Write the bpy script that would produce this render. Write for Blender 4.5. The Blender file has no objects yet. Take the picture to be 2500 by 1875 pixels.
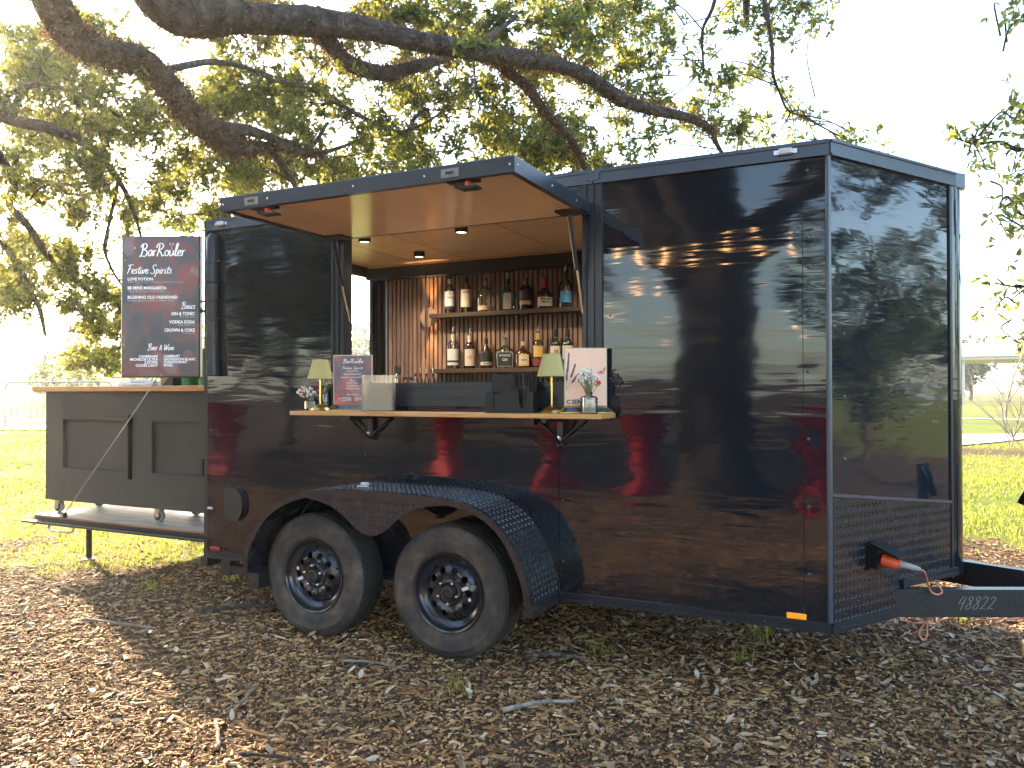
import bpy, math, random
import numpy as np
from mathutils import Vector, Matrix

R = math.radians
random.seed(11)
rng = np.random.default_rng(11)
scene = bpy.context.scene
COL = scene.collection

# ------------------------------------------------------------------ camera
cam_data = bpy.data.cameras.new('camera')
cam_data.sensor_width = 36.0
cam_data.lens = 27.71
cam_data.clip_start = 0.05
cam_data.clip_end = 3000
cam = bpy.data.objects.new('camera', cam_data)
COL.objects.link(cam)
cam.matrix_world = (Matrix.Translation((3.9907, -3.7346, 1.3648)) @ Matrix.Rotation(0.4499, 4, 'Z')
                    @ Matrix.Rotation(math.pi / 2 + 0.0095, 4, 'X') @ Matrix.Rotation(-0.002, 4, 'Z'))
scene.camera = cam

# ------------------------------------------------------------------ world, sun, exposure
SUN_AZ = R(155.0)      # horizontal direction towards the sun, measured from +x towards +y
SUN_EL = R(20.5)
world = bpy.data.worlds.new('World')
scene.world = world
world.use_nodes = True
wn = world.node_tree
bg = wn.nodes['Background']
sky = wn.nodes.new('ShaderNodeTexSky')
sky.sky_type = 'NISHITA'
sky.sun_disc = False
sky.sun_elevation = SUN_EL
sky.sun_rotation = math.pi / 2 - SUN_AZ
sky.altitude = 0
sky.air_density = 1.0
sky.dust_density = 1.1
sky.ozone_density = 1.0
wn.links.new(sky.outputs['Color'], bg.inputs['Color'])
bg.inputs['Strength'].default_value = 0.15

sun_data = bpy.data.lights.new('sun', 'SUN')
sun_data.energy = 4.4
sun_data.angle = R(0.6)
sun_data.color = (1.0, 0.76, 0.48)
sun = bpy.data.objects.new('sun', sun_data)
COL.objects.link(sun)
sdir = Vector((math.cos(SUN_EL) * math.cos(SUN_AZ), math.cos(SUN_EL) * math.sin(SUN_AZ), math.sin(SUN_EL)))
sun.rotation_euler = sdir.to_track_quat('Z', 'Y').to_euler()
sun.location = sdir * 40

vs = scene.view_settings
vs.view_transform = 'Standard'
vs.look = 'None'
vs.gamma = 1.0
vs.exposure = 2.82
vs.use_curve_mapping = False
try:
    scene.cycles.max_bounces = 8
    scene.cycles.diffuse_bounces = 3
    scene.cycles.glossy_bounces = 4
    scene.cycles.volume_bounces = 0
    scene.cycles.transmission_bounces = 8
    scene.cycles.transparent_max_bounces = 12
    scene.cycles.caustics_reflective = False
    scene.cycles.caustics_refractive = False
    scene.cycles.sample_clamp_indirect = 6.0
except Exception:
    pass

# ------------------------------------------------------------------ materials
def new_mat(name):
    m = bpy.data.materials.new(name)
    m.use_nodes = True
    nt = m.node_tree
    return m, nt, nt.nodes['Principled BSDF']

def setp(b, **kw):
    for k, v in kw.items():
        b.inputs[k].default_value = v

def mat(name, col, rough=0.5, metal=0.0, spec=0.5, var=0.0, vscale=30.0, bump=0.0, bscale=200.0, trans=0.0,
        ior=1.45, emit=None, estr=0.0, coat=0.0, alpha=1.0, rvar=0.0):
    m, nt, b = new_mat(name)
    setp(b, **{'Base Color': (*col, 1), 'Roughness': rough, 'Metallic': metal, 'Specular IOR Level': spec,
               'Transmission Weight': trans, 'IOR': ior, 'Coat Weight': coat, 'Alpha': alpha})
    if emit:
        setp(b, **{'Emission Color': (*emit, 1), 'Emission Strength': estr})
    if var > 0 or bump > 0 or rvar > 0:
        tc = nt.nodes.new('ShaderNodeTexCoord')
        if var > 0 or rvar > 0:
            n = nt.nodes.new('ShaderNodeTexNoise')
            n.inputs['Scale'].default_value = vscale
            n.inputs['Detail'].default_value = 6
            nt.links.new(tc.outputs['Object'], n.inputs['Vector'])
        if var > 0:
            mx = nt.nodes.new('ShaderNodeMixRGB')
            mx.inputs[1].default_value = (*[c * (1 - var) for c in col], 1)
            mx.inputs[2].default_value = (*[min(1, c * (1 + var)) for c in col], 1)
            nt.links.new(n.outputs['Fac'], mx.inputs[0])
            nt.links.new(mx.outputs[0], b.inputs['Base Color'])
        if rvar > 0:
            mr = nt.nodes.new('ShaderNodeMapRange')
            mr.inputs['To Min'].default_value = max(0.02, rough - rvar)
            mr.inputs['To Max'].default_value = rough + rvar
            nt.links.new(n.outputs['Fac'], mr.inputs['Value'])
            nt.links.new(mr.outputs[0], b.inputs['Roughness'])
        if bump > 0:
            n2 = nt.nodes.new('ShaderNodeTexNoise')
            n2.inputs['Scale'].default_value = bscale
            n2.inputs['Detail'].default_value = 4
            nt.links.new(tc.outputs['Object'], n2.inputs['Vector'])
            bp = nt.nodes.new('ShaderNodeBump')
            bp.inputs['Strength'].default_value = bump
            bp.inputs['Distance'].default_value = 0.01
            nt.links.new(n2.outputs['Fac'], bp.inputs['Height'])
            nt.links.new(bp.outputs[0], b.inputs['Normal'])
    return m

def wood(name, c1, c2, scale=(2, 30, 30), rough=0.45, spec=0.4, rings=3.0):
    m, nt, b = new_mat(name)
    tc = nt.nodes.new('ShaderNodeTexCoord')
    mp = nt.nodes.new('ShaderNodeMapping')
    mp.inputs['Scale'].default_value = scale
    n = nt.nodes.new('ShaderNodeTexNoise')
    n.inputs['Scale'].default_value = 1.0
    n.inputs['Detail'].default_value = 8
    n.inputs['Distortion'].default_value = 1.2
    cr = nt.nodes.new('ShaderNodeValToRGB')
    cr.color_ramp.elements[0].position = 0.3
    cr.color_ramp.elements[0].color = (*c1, 1)
    cr.color_ramp.elements[1].position = 0.7
    cr.color_ramp.elements[1].color = (*c2, 1)
    oi = nt.nodes.new('ShaderNodeObjectInfo')
    mul = nt.nodes.new('ShaderNodeVectorMath'); mul.operation = 'ADD'
    cb = nt.nodes.new('ShaderNodeCombineXYZ')
    mm = nt.nodes.new('ShaderNodeMath'); mm.operation = 'MULTIPLY'; mm.inputs[1].default_value = 40
    nt.links.new(oi.outputs['Random'], mm.inputs[0])
    for i in range(3):
        nt.links.new(mm.outputs[0], cb.inputs[i])
    nt.links.new(tc.outputs['Object'], mp.inputs['Vector'])
    nt.links.new(mp.outputs[0], mul.inputs[0]); nt.links.new(cb.outputs[0], mul.inputs[1])
    nt.links.new(mul.outputs[0], n.inputs['Vector'])
    nt.links.new(n.outputs['Fac'], cr.inputs[0])
    hs = nt.nodes.new('ShaderNodeHueSaturation')
    mr = nt.nodes.new('ShaderNodeMapRange')
    mr.inputs['To Min'].default_value = 0.82; mr.inputs['To Max'].default_value = 1.15
    nt.links.new(oi.outputs['Random'], mr.inputs['Value'])
    nt.links.new(mr.outputs[0], hs.inputs['Value'])
    nt.links.new(cr.outputs[0], hs.inputs['Color'])
    nt.links.new(hs.outputs[0], b.inputs['Base Color'])
    setp(b, **{'Roughness': rough, 'Specular IOR Level': spec})
    bp = nt.nodes.new('ShaderNodeBump'); bp.inputs['Strength'].default_value = 0.15; bp.inputs['Distance'].default_value = 0.004
    nt.links.new(n.outputs['Fac'], bp.inputs['Height']); nt.links.new(bp.outputs[0], b.inputs['Normal'])
    return m

def panel_paint(name, col, rough, tangent=(1, 0, 0), hx=1.7, hz=14.0, amp=0.0022, rivets=()):
    """Glossy black sheet metal whose thin skin is faintly wavy, with a small dent round every rivet."""
    m, nt, b = new_mat(name)
    setp(b, **{'Base Color': (*col, 1), 'Roughness': rough, 'Specular IOR Level': 0.5, 'IOR': 1.6, 'Anisotropic': 0.95})
    N = nt.nodes.new; LK = nt.links.new
    tc = N('ShaderNodeTexCoord')
    tg_ = N('ShaderNodeCombineXYZ')              # rolled sheet: reflections smear along its length
    for i_ in range(3): tg_.inputs[i_].default_value = tangent[i_]
    LK(tg_.outputs[0], b.inputs['Tangent'])
    hs = []
    for (sx, sz, a, sc) in ((hx, hz, amp * 0.42, 1.0), (0.7, 1.3, amp * 4.2, 1.0), (1.4, 4.0, amp * 1.4, 1.0), (2.2, 46.0, amp * 0.08, 1.0)):
        mp = N('ShaderNodeMapping'); mp.inputs['Scale'].default_value = (sx, sx, sz)
        n = N('ShaderNodeTexNoise'); n.inputs['Scale'].default_value = sc; n.inputs['Detail'].default_value = 2.0; n.inputs['Distortion'].default_value = 0.5
        LK(tc.outputs['Object'], mp.inputs['Vector']); LK(mp.outputs[0], n.inputs['Vector'])
        mu = N('ShaderNodeMath'); mu.operation = 'MULTIPLY'; mu.inputs[1].default_value = a
        LK(n.outputs['Fac'], mu.inputs[0]); hs.append(mu.outputs[0])
    sep = N('ShaderNodeSeparateXYZ'); LK(tc.outputs['Object'], sep.inputs[0])
    for (xr, z0, dz) in rivets:
        def mt(op, a, bb=None):
            q = N('ShaderNodeMath'); q.operation = op
            for i, v in enumerate((a, bb)):
                if v is None: continue
                if isinstance(v, (int, float)): q.inputs[i].default_value = v
                else: LK(v, q.inputs[i])
            return q.outputs[0]
        dx = mt('SUBTRACT', sep.outputs[0], xr)
        zz = mt('SUBTRACT', mt('MODULO', mt('SUBTRACT', sep.outputs[2], z0 - dz / 2), dz), dz / 2)
        r2 = mt('ADD', mt('MULTIPLY', dx, dx), mt('MULTIPLY', zz, zz))
        g = mt('EXPONENT', mt('MULTIPLY', r2, -1.0 / (0.045 ** 2)))
        hs.append(mt('MULTIPLY', g, -0.0009))
    tot = hs[0]
    for h in hs[1:]:
        q = N('ShaderNodeMath'); q.operation = 'ADD'; LK(tot, q.inputs[0]); LK(h, q.inputs[1]); tot = q.outputs[0]
    bp = N('ShaderNodeBump'); bp.inputs['Strength'].default_value = 1.0; bp.inputs['Distance'].default_value = 1.0
    LK(tot, bp.inputs['Height']); LK(bp.outputs[0], b.inputs['Normal'])
    # road dust: faint, rougher and browner low down in drifting patches
    n = N('ShaderNodeTexNoise'); n.inputs['Scale'].default_value = 3.0; n.inputs['Detail'].default_value = 8
    LK(tc.outputs['Object'], n.inputs['Vector'])
    mr = N('ShaderNodeMapRange'); mr.inputs['From Min'].default_value = 0.35; mr.inputs['From Max'].default_value = 0.75
    mr.inputs['To Min'].default_value = rough; mr.inputs['To Max'].default_value = rough + 0.012
    LK(n.outputs['Fac'], mr.inputs['Value']); LK(mr.outputs[0], b.inputs['Roughness'])
    return m

def thin_glass(name, tint, rough=0.02, extra=0.04, milky=0.0):
    """Thin clear wall: lets light straight through, mirrors at its edges, optionally a little milky."""
    m, nt, b = new_mat(name)
    nt.nodes.remove(b)
    N = nt.nodes.new; LK = nt.links.new
    tr = N('ShaderNodeBsdfTransparent'); tr.inputs['Color'].default_value = (*tint, 1)
    gl = N('ShaderNodeBsdfGlossy'); gl.inputs['Roughness'].default_value = rough
    lw = N('ShaderNodeFresnel'); lw.inputs['IOR'].default_value = 1.45
    ad = N('ShaderNodeMath'); ad.operation = 'ADD'; ad.inputs[1].default_value = extra; LK(lw.outputs[0], ad.inputs[0])
    mx = N('ShaderNodeMixShader'); LK(ad.outputs[0], mx.inputs[0]); LK(tr.outputs[0], mx.inputs[1]); LK(gl.outputs[0], mx.inputs[2])
    last = mx.outputs[0]
    if milky > 0:
        df = N('ShaderNodeBsdfTranslucent'); df.inputs['Color'].default_value = (*tint, 1)
        d2 = N('ShaderNodeBsdfDiffuse'); d2.inputs['Color'].default_value = (*tint, 1)
        m1 = N('ShaderNodeMixShader'); m1.inputs[0].default_value = 0.5; LK(df.outputs[0], m1.inputs[1]); LK(d2.outputs[0], m1.inputs[2])
        m2 = N('ShaderNodeMixShader'); m2.inputs[0].default_value = milky; LK(last, m2.inputs[1]); LK(m1.outputs[0], m2.inputs[2]); last = m2.outputs[0]
    LK(last, nt.nodes['Material Output'].inputs['Surface'])
    return m

def island_mat(name, stops, rough=0.7, spec=0.3, translucent=None, tfac=0.5, vnoise=0.0):
    """Colour picked per loose piece (chip, leaf, blade)."""
    m, nt, b = new_mat(name)
    N = nt.nodes.new; LK = nt.links.new
    g = N('ShaderNodeNewGeometry')
    cr = N('ShaderNodeValToRGB'); e = cr.color_ramp.elements
    while len(e) < len(stops): e.new(0.5)
    for i, (p, c) in enumerate(stops):
        e[i].position = p; e[i].color = (*c, 1)
    LK(g.outputs['Random Per Island'], cr.inputs[0])
    if vnoise > 0:                       # damp and dry patches across the bed
        nz = N('ShaderNodeTexNoise'); nz.inputs['Scale'].default_value = 1.1; nz.inputs['Detail'].default_value = 4
        LK(g.outputs['Position'], nz.inputs['Vector'])
        mrn = N('ShaderNodeMapRange'); mrn.inputs['From Min'].default_value = 0.3; mrn.inputs['From Max'].default_value = 0.7
        mrn.inputs['To Min'].default_value = 1 - vnoise; mrn.inputs['To Max'].default_value = 1 + vnoise * 0.6
        hsv = N('ShaderNodeHueSaturation'); LK(nz.outputs['Fac'], mrn.inputs['Value']); LK(mrn.outputs[0], hsv.inputs['Value']); LK(cr.outputs[0], hsv.inputs['Color'])
        LK(hsv.outputs[0], b.inputs['Base Color'])
    else:
        LK(cr.outputs[0], b.inputs['Base Color'])
    setp(b, **{'Roughness': rough, 'Specular IOR Level': spec})
    if translucent:
        t = N('ShaderNodeBsdfTranslucent'); mx = N('ShaderNodeMixShader'); mx.inputs[0].default_value = tfac
        cr2 = N('ShaderNodeValToRGB'); e2 = cr2.color_ramp.elements
        while len(e2) < len(translucent): e2.new(0.5)
        for i, (p, c) in enumerate(translucent):
            e2[i].position = p; e2[i].color = (*c, 1)
        LK(g.outputs['Random Per Island'], cr2.inputs[0]); LK(cr2.outputs[0], t.inputs['Color'])
        out = nt.nodes['Material Output']
        LK(b.outputs[0], mx.inputs[1]); LK(t.outputs[0], mx.inputs[2]); LK(mx.outputs[0], out.inputs['Surface'])
    return m

# ------------------------------------------------------------------ mesh helpers
class MB:
    def __init__(s):
        s.v = []; s.f = []
    def add(s, vs_, fs):
        o = len(s.v); s.v += [tuple(p) for p in vs_]; s.f += [tuple(i + o for i in f) for f in fs]; return s
    def box(s, x0, y0, z0, x1, y1, z1):
        return s.add([(x0, y0, z0), (x1, y0, z0), (x1, y1, z0), (x0, y1, z0), (x0, y0, z1), (x1, y0, z1), (x1, y1, z1), (x0, y1, z1)],
                     [(0, 3, 2, 1), (4, 5, 6, 7), (0, 1, 5, 4), (1, 2, 6, 5), (2, 3, 7, 6), (3, 0, 4, 7)])
    def bbox(s, x0, y0, z0, x1, y1, z1, r=0.004):
        """box with chamfered edges"""
        vs_ = []; idx = {}
        P = ((x0, x1), (y0, y1), (z0, z1))
        for sx in (0, 1):
            for sy in (0, 1):
                for sz in (0, 1):
                    for ax in range(3):
                        p = []
                        for a, sg in zip(range(3), (sx, sy, sz)):
                            c = P[a][sg]
                            if a != ax: c += r if sg == 0 else -r
                            p.append(c)
                        idx[(sx, sy, sz, ax)] = len(vs_); vs_.append(p)
        fs = []
        g = lambda *k: idx[k]
        for ax in range(3):
            o = [a for a in range(3) if a != ax]
            for sg in (0, 1):
                q = []
                for (a, bb) in ((0, 0), (1, 0), (1, 1), (0, 1)):
                    k = [0, 0, 0]; k[ax] = sg; k[o[0]] = a; k[o[1]] = bb
                    q.append(g(k[0], k[1], k[2], ax))
                fs.append(q if (sg == 1) == (ax != 1) else q[::-1])
        for ax in range(3):                       # edges along axis ax
            o = [a for a in range(3) if a != ax]
            for a in (0, 1):
                for bb in (0, 1):
                    k0 = [0, 0, 0]; k1 = [0, 0, 0]
                    k0[o[0]] = k1[o[0]] = a; k0[o[1]] = k1[o[1]] = bb; k1[ax] = 1
                    fs.append([g(*k0, o[0]), g(*k1, o[0]), g(*k1, o[1]), g(*k0, o[1])])
        for sx in (0, 1):
            for sy in (0, 1):
                for sz in (0, 1):
                    fs.append([g(sx, sy, sz, 0), g(sx, sy, sz, 1), g(sx, sy, sz, 2)])
        return s.add(vs_, fs)
    def hexa(s, P):
        return s.add(P, [(0, 3, 2, 1), (4, 5, 6, 7), (0, 1, 5, 4), (1, 2, 6, 5), (2, 3, 7, 6), (3, 0, 4, 7)])
    def prism(s, poly, fn):
        """poly: list of 2D points; fn(p, k) -> 3D for k=0,1"""
        n = len(poly)
        return s.add([fn(p, 0) for p in poly] + [fn(p, 1) for p in poly],
                     [tuple(range(n))[::-1], tuple(range(n, 2 * n))] + [(i, (i + 1) % n, n + (i + 1) % n, n + i) for i in range(n)])
    def tube(s, pts, rad, n=8, cap=True):
        pts = [Vector(p) for p in pts]
        if isinstance(rad, (int, float)): rad = [rad] * len(pts)
        vs_ = []; fs = []
        up = None
        for i, p in enumerate(pts):
            d = (pts[min(i + 1, len(pts) - 1)] - pts[max(i - 1, 0)])
            d = d.normalized() if d.length > 1e-9 else Vector((0, 0, 1))
            if up is None:
                up = Vector((0, 0, 1)) if abs(d.z) < 0.9 else Vector((1, 0, 0))
            a = (up - d * up.dot(d))
            if a.length < 1e-5: a = d.orthogonal()
            a.normalize(); bb = d.cross(a); up = a
            for k in range(n):
                t = 2 * math.pi * k / n
                vs_.append(p + (a * math.cos(t) + bb * math.sin(t)) * rad[i])
        for i in range(len(pts) - 1):
            for k in range(n):
                fs.append((i * n + k, i * n + (k + 1) % n, (i + 1) * n + (k + 1) % n, (i + 1) * n + k))
        if cap:
            fs.append(tuple(range(n))[::-1]); fs.append(tuple(range((len(pts) - 1) * n, len(pts) * n)))
        return s.add(vs_, fs)
    def lathe(s, prof, n=24, c=(0, 0, 0), M=None, cap=True, arc=None):
        """prof: (r, z) pairs; axis z through c (or matrix M)"""
        vs_ = []; fs = []
        m = len(prof)
        for k in range(n):
            t = 2 * math.pi * k / n
            for (r, z) in prof:
                p = Vector((r * math.cos(t), r * math.sin(t), z))
                p = (M @ p) if M is not None else p
                vs_.append((p[0] + c[0], p[1] + c[1], p[2] + c[2]))
        for k in range(n):
            k2 = (k + 1) % n
            for i in range(m - 1):
                fs.append((k * m + i, k2 * m + i, k2 * m + i + 1, k * m + i + 1))
        if cap:
            if prof[0][0] > 1e-6: fs.append(tuple(k * m for k in range(n))[::-1])
            if prof[-1][0] > 1e-6: fs.append(tuple(k * m + m - 1 for k in range(n)))
        return s.add(vs_, fs)
    def sphere(s, c, r, n=8, m=5, sq=(1, 1, 1)):
        prof = [(math.sin(math.pi * i / m) * r, -math.cos(math.pi * i / m) * r) for i in range(m + 1)]
        prof[0] = (0, -r); prof[-1] = (0, r)
        M = Matrix.Diagonal(Vector(sq))
        return s.lathe(prof, n, c, M, cap=False)
    def build(s, name, m, parent=None, smooth=False, off=None, kind=None):
        me = bpy.data.meshes.new(name)
        o = Vector((0, 0, 0)) if off is None else Vector(off)
        me.from_pydata([(p[0] - o[0], p[1] - o[1], p[2] - o[2]) for p in s.v], [], s.f)
        me.update()
        return link_mesh(name, me, m, parent, smooth, kind)

def link_mesh(name, me, m, parent=None, smooth=False, kind=None):
    if m is not None: me.materials.append(m)
    if smooth:
        me.polygons.foreach_set('use_smooth', [True] * len(me.polygons))
        if smooth is not True:
            try: me.set_sharp_from_angle(angle=R(smooth))
            except Exception: pass
    ob = bpy.data.objects.new(name, me)
    COL.objects.link(ob)
    if parent is not None: ob.parent = parent
    if kind: ob['kind'] = kind
    return ob

def np_mesh(name, verts, faces_flat, nper, m, parent=None, smooth=False, kind=None):
    """fast mesh from arrays: faces all with nper corners"""
    me = bpy.data.meshes.new(name)
    verts = np.ascontiguousarray(verts, dtype=np.float32).reshape(-1, 3)
    faces_flat = np.ascontiguousarray(faces_flat, dtype=np.int32).ravel()
    nf = len(faces_flat) // nper
    me.vertices.add(len(verts)); me.vertices.foreach_set('co', verts.ravel())
    me.loops.add(len(faces_flat)); me.loops.foreach_set('vertex_index', faces_flat)
    me.polygons.add(nf); me.polygons.foreach_set('loop_start', np.arange(nf, dtype=np.int32) * nper)
    me.update(calc_edges=True); me.validate()
    return link_mesh(name, me, m, parent, smooth, kind)

def tag(o, label=None, cat=None, group=None, kind=None):
    if label: o['label'] = label
    if cat: o['category'] = cat
    if group: o['group'] = group
    if kind: o['kind'] = kind
    return o

def thing(name, label, cat, loc=(0, 0, 0), rz=0.0, group=None):
    o = bpy.data.objects.new(name, None)
    o.empty_display_size = 0.1
    COL.objects.link(o)
    o.location = loc; o.rotation_euler = (0, 0, rz)
    return tag(o, label, cat, group)

def copy_tree(o, parent=None):
    c = o.copy(); COL.objects.link(c); c.parent = parent
    for ch in list(o.children): copy_tree(ch, c)
    return c

def text_mb(s, size=0.1, align='CENTER', bold=0.0, shear=0.0, spacing=1.0, xs=1.0):
    cu = bpy.data.curves.new('lettering', 'FONT')
    cu.body = s; cu.size = size; cu.align_x = align; cu.shear = shear; cu.space_character = spacing
    cu.offset = bold; cu.resolution_u = 2; cu.fill_mode = 'FRONT'
    ob = bpy.data.objects.new('lettering', cu); COL.objects.link(ob)
    me = bpy.data.meshes.new_from_object(ob)
    mb = MB()
    mb.v = [(v.co.x * xs, v.co.y, 0.0) for v in me.vertices]
    mb.f = [tuple(p.vertices) for p in me.polygons]
    bpy.data.objects.remove(ob); bpy.data.curves.remove(cu); bpy.data.meshes.remove(me)
    return mb

def place(mb, M):
    mb.v = [tuple(M @ Vector(p)) for p in mb.v]; return mb

def catmull(pts, n=6):
    P = [Vector(p) for p in pts]
    if len(P) < 3: return P
    out = []
    for i in range(len(P) - 1):
        p0 = P[max(i - 1, 0)]; p1 = P[i]; p2 = P[i + 1]; p3 = P[min(i + 2, len(P) - 1)]
        for k in range(n):
            t = k / n
            out.append(0.5 * ((2 * p1) + (-p0 + p2) * t + (2 * p0 - 5 * p1 + 4 * p2 - p3) * t * t + (-p0 + 3 * p1 - 3 * p2 + p3) * t ** 3))
    out.append(P[-1]); return out

# brush-script strokes for the hand-lettered words: glyph -> (advance, strokes)
SCRIPT = {
 'B': (0.74, [[(0.22, 0.98), (0.2, 0.6), (0.14, 0.2), (0.04, -0.06), (-0.06, 0.02)], [(0.02, 0.72), (0.12, 0.98), (0.42, 1.06), (0.58, 0.9), (0.5, 0.66), (0.24, 0.54), (0.56, 0.46), (0.64, 0.2), (0.46, -0.04), (0.2, 0.0)]]),
 'R': (0.78, [[(0.24, 0.98), (0.2, 0.5), (0.08, -0.04)], [(-0.04, 0.7), (0.06, 1.0), (0.42, 1.08), (0.6, 0.9), (0.5, 0.64), (0.22, 0.5), (0.42, 0.3), (0.56, 0.0), (0.76, 0.08)]]),
 'F': (0.62, [[(0.36, 0.98), (0.3, 0.5), (0.14, -0.04)], [(0.06, 0.9), (0.3, 1.0), (0.76, 1.02)], [(0.16, 0.52), (0.56, 0.56)]]),
 'S': (0.6, [[(0.6, 0.86), (0.44, 1.02), (0.2, 0.9), (0.22, 0.62), (0.46, 0.4), (0.42, 0.08), (0.16, -0.04), (-0.04, 0.12)]]),
 'W': (0.9, [[(0.08, 0.96), (0.14, 0.4), (0.2, 0.0), (0.38, 0.46), (0.5, 0.8), (0.5, 0.3), (0.56, 0.0), (0.76, 0.5), (0.92, 1.0)]]),
 'a': (0.46, [[(0.4, 0.44), (0.24, 0.5), (0.06, 0.3), (0.08, 0.04), (0.26, 0.04), (0.42, 0.44), (0.38, 0.1), (0.5, 0.04)]]),
 'r': (0.38, [[(0.06, 0.48), (0.08, 0.24), (0.07, 0.0)], [(0.08, 0.26), (0.18, 0.46), (0.34, 0.46)]]),
 'o': (0.46, [[(0.3, 0.48), (0.1, 0.42), (0.04, 0.14), (0.2, 0.0), (0.38, 0.14), (0.36, 0.4), (0.24, 0.46), (0.48, 0.4)]]),
 'u': (0.5, [[(0.06, 0.46), (0.06, 0.1), (0.2, 0.0), (0.36, 0.2), (0.42, 0.46), (0.4, 0.1), (0.54, 0.06)]]),
 'l': (0.3, [[(0.04, 0.1), (0.24, 0.7), (0.3, 1.04), (0.18, 1.02), (0.1, 0.5), (0.14, 0.04), (0.32, 0.08)]]),
 'e': (0.4, [[(0.04, 0.2), (0.28, 0.3), (0.3, 0.46), (0.12, 0.46), (0.04, 0.16), (0.18, 0.0), (0.42, 0.12)]]),
 's': (0.36, [[(0.32, 0.42), (0.2, 0.5), (0.08, 0.38), (0.26, 0.2), (0.22, 0.02), (0.02, 0.05)]]),
 't': (0.34, [[(0.26, 0.8), (0.14, 0.3), (0.18, 0.02), (0.36, 0.1)], [(0.02, 0.56), (0.38, 0.6)]]),
 'i': (0.26, [[(0.1, 0.46), (0.08, 0.1), (0.16, 0.0), (0.28, 0.08)], [(0.14, 0.64), (0.17, 0.68)]]),
 'v': (0.42, [[(0.04, 0.46), (0.14, 0.0), (0.34, 0.46), (0.44, 0.4)]]),
 'p': (0.48, [[(0.14, 0.5), (0.08, 0.0), (0.0, -0.4)], [(0.1, 0.36), (0.28, 0.5), (0.4, 0.3), (0.28, 0.04), (0.08, 0.08)]]),
 'c': (0.38, [[(0.32, 0.4), (0.2, 0.48), (0.04, 0.24), (0.14, 0.0), (0.38, 0.1)]]),
 'n': (0.5, [[(0.04, 0.46), (0.06, 0.0), (0.12, 0.3), (0.3, 0.48), (0.34, 0.1), (0.5, 0.06)]]),
 '&': (0.6, [[(0.5, 0.1), (0.2, 0.5), (0.3, 0.78), (0.44, 0.62), (0.1, 0.3), (0.14, 0.02), (0.4, 0.06), (0.52, 0.36)]]),
 '4': (0.62, [[(0.3, 1.0), (0.1, 0.45), (0.55, 0.55)], [(0.5, 0.95), (0.36, -0.1)]]),
 '8': (0.56, [[(0.46, 0.86), (0.28, 0.98), (0.14, 0.8), (0.36, 0.5), (0.4, 0.14), (0.18, 0.0), (0.08, 0.2), (0.3, 0.5), (0.46, 0.84)]]),
 '2': (0.56, [[(0.1, 0.78), (0.28, 0.98), (0.44, 0.8), (0.3, 0.4), (0.06, 0.04), (0.18, 0.1), (0.5, 0.02)]]),
 ' ': (0.3, []),
}
def script_mb(s, size, width=0.09, slant=0.15, thick=0.0):
    mb = MB(); x = 0
    for ch in s:
        adv, strokes = SCRIPT[ch]
        for st in strokes:
            P = catmull([(x + a + slant * b, b, 0) for a, b in st], 5)
            vs_ = []; fs = []
            for i, p in enumerate(P):
                d = (P[min(i + 1, len(P) - 1)] - P[max(i - 1, 0)]).normalized()
                nrm = Vector((-d.y, d.x, 0))
                w = width * (0.62 + 0.5 * abs(d.y)) * 0.5
                vs_ += [(p + nrm * w) * size, (p - nrm * w) * size]
            for i in range(len(P) - 1):
                fs.append((2 * i, 2 * i + 1, 2 * i + 3, 2 * i + 2))
            mb.add(vs_, fs)
        x += adv
    return mb, x * size
# ------------------------------------------------------------------ material set
M = {}
M['skin'] = panel_paint('black gloss sheet', (0.0062, 0.0090, 0.0128), 0.034, rivets=((3.655, 0.55, 0.3),))
M['nose'] = panel_paint('black gloss nose sheet', (0.0085, 0.0125, 0.018), 0.024, tangent=(0.529, 0.849, 0), hx=3.0, hz=12.0, amp=0.0022)
M['trim'] = mat('black satin trim', (0.038, 0.052, 0.072), 0.3, spec=0.8, rvar=0.08, vscale=8)  # black trim; mirrored sky is put into the base colour as blue-grey
M['frame'] = mat('black window frame', (0.014, 0.018, 0.023), 0.3, spec=0.5)
M['chassis'] = mat('black chassis paint', (0.014, 0.014, 0.015), 0.4, var=0.3, vscale=12, bump=0.15, bscale=60)
M['plate'] = mat('black tread plate', (0.012, 0.013, 0.016), 0.26, spec=0.6, rvar=0.1, vscale=14)
M['steel'] = mat('bright steel', (0.6, 0.6, 0.58), 0.25, metal=1.0)
M['grey_metal'] = mat('galvanised steel', (0.42, 0.43, 0.44), 0.42, metal=0.8, var=0.2, vscale=40)
M['brass'] = mat('brushed brass', (0.72, 0.52, 0.16), 0.24, metal=1.0)
def dusty_rubber():
    m, nt, b = new_mat('tyre rubber'); N = nt.nodes.new; LK = nt.links.new
    tc = N('ShaderNodeTexCoord'); n1 = N('ShaderNodeTexNoise'); n1.inputs['Scale'].default_value = 5; n1.inputs['Detail'].default_value = 9; n1.inputs['Roughness'].default_value = 0.7
    LK(tc.outputs['Object'], n1.inputs['Vector'])
    cr = N('ShaderNodeValToRGB'); e = cr.color_ramp.elements; e.new(0.5)
    for i, (p_, c) in enumerate(((0.34, (0.022, 0.020, 0.019)), (0.5, (0.050, 0.041, 0.033)), (0.7, (0.125, 0.092, 0.062)))): e[i].position = p_; e[i].color = (*c, 1)
    LK(n1.outputs['Fac'], cr.inputs[0]); LK(cr.outputs[0], b.inputs['Base Color']); setp(b, **{'Roughness': 0.78, 'Specular IOR Level': 0.3})
    bp = N('ShaderNodeBump'); bp.inputs['Strength'].default_value = 0.25; bp.inputs['Distance'].default_value = 0.004; LK(n1.outputs['Fac'], bp.inputs['Height']); LK(bp.outputs[0], b.inputs['Normal'])
    return m
M['rubber'] = dusty_rubber()
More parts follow.
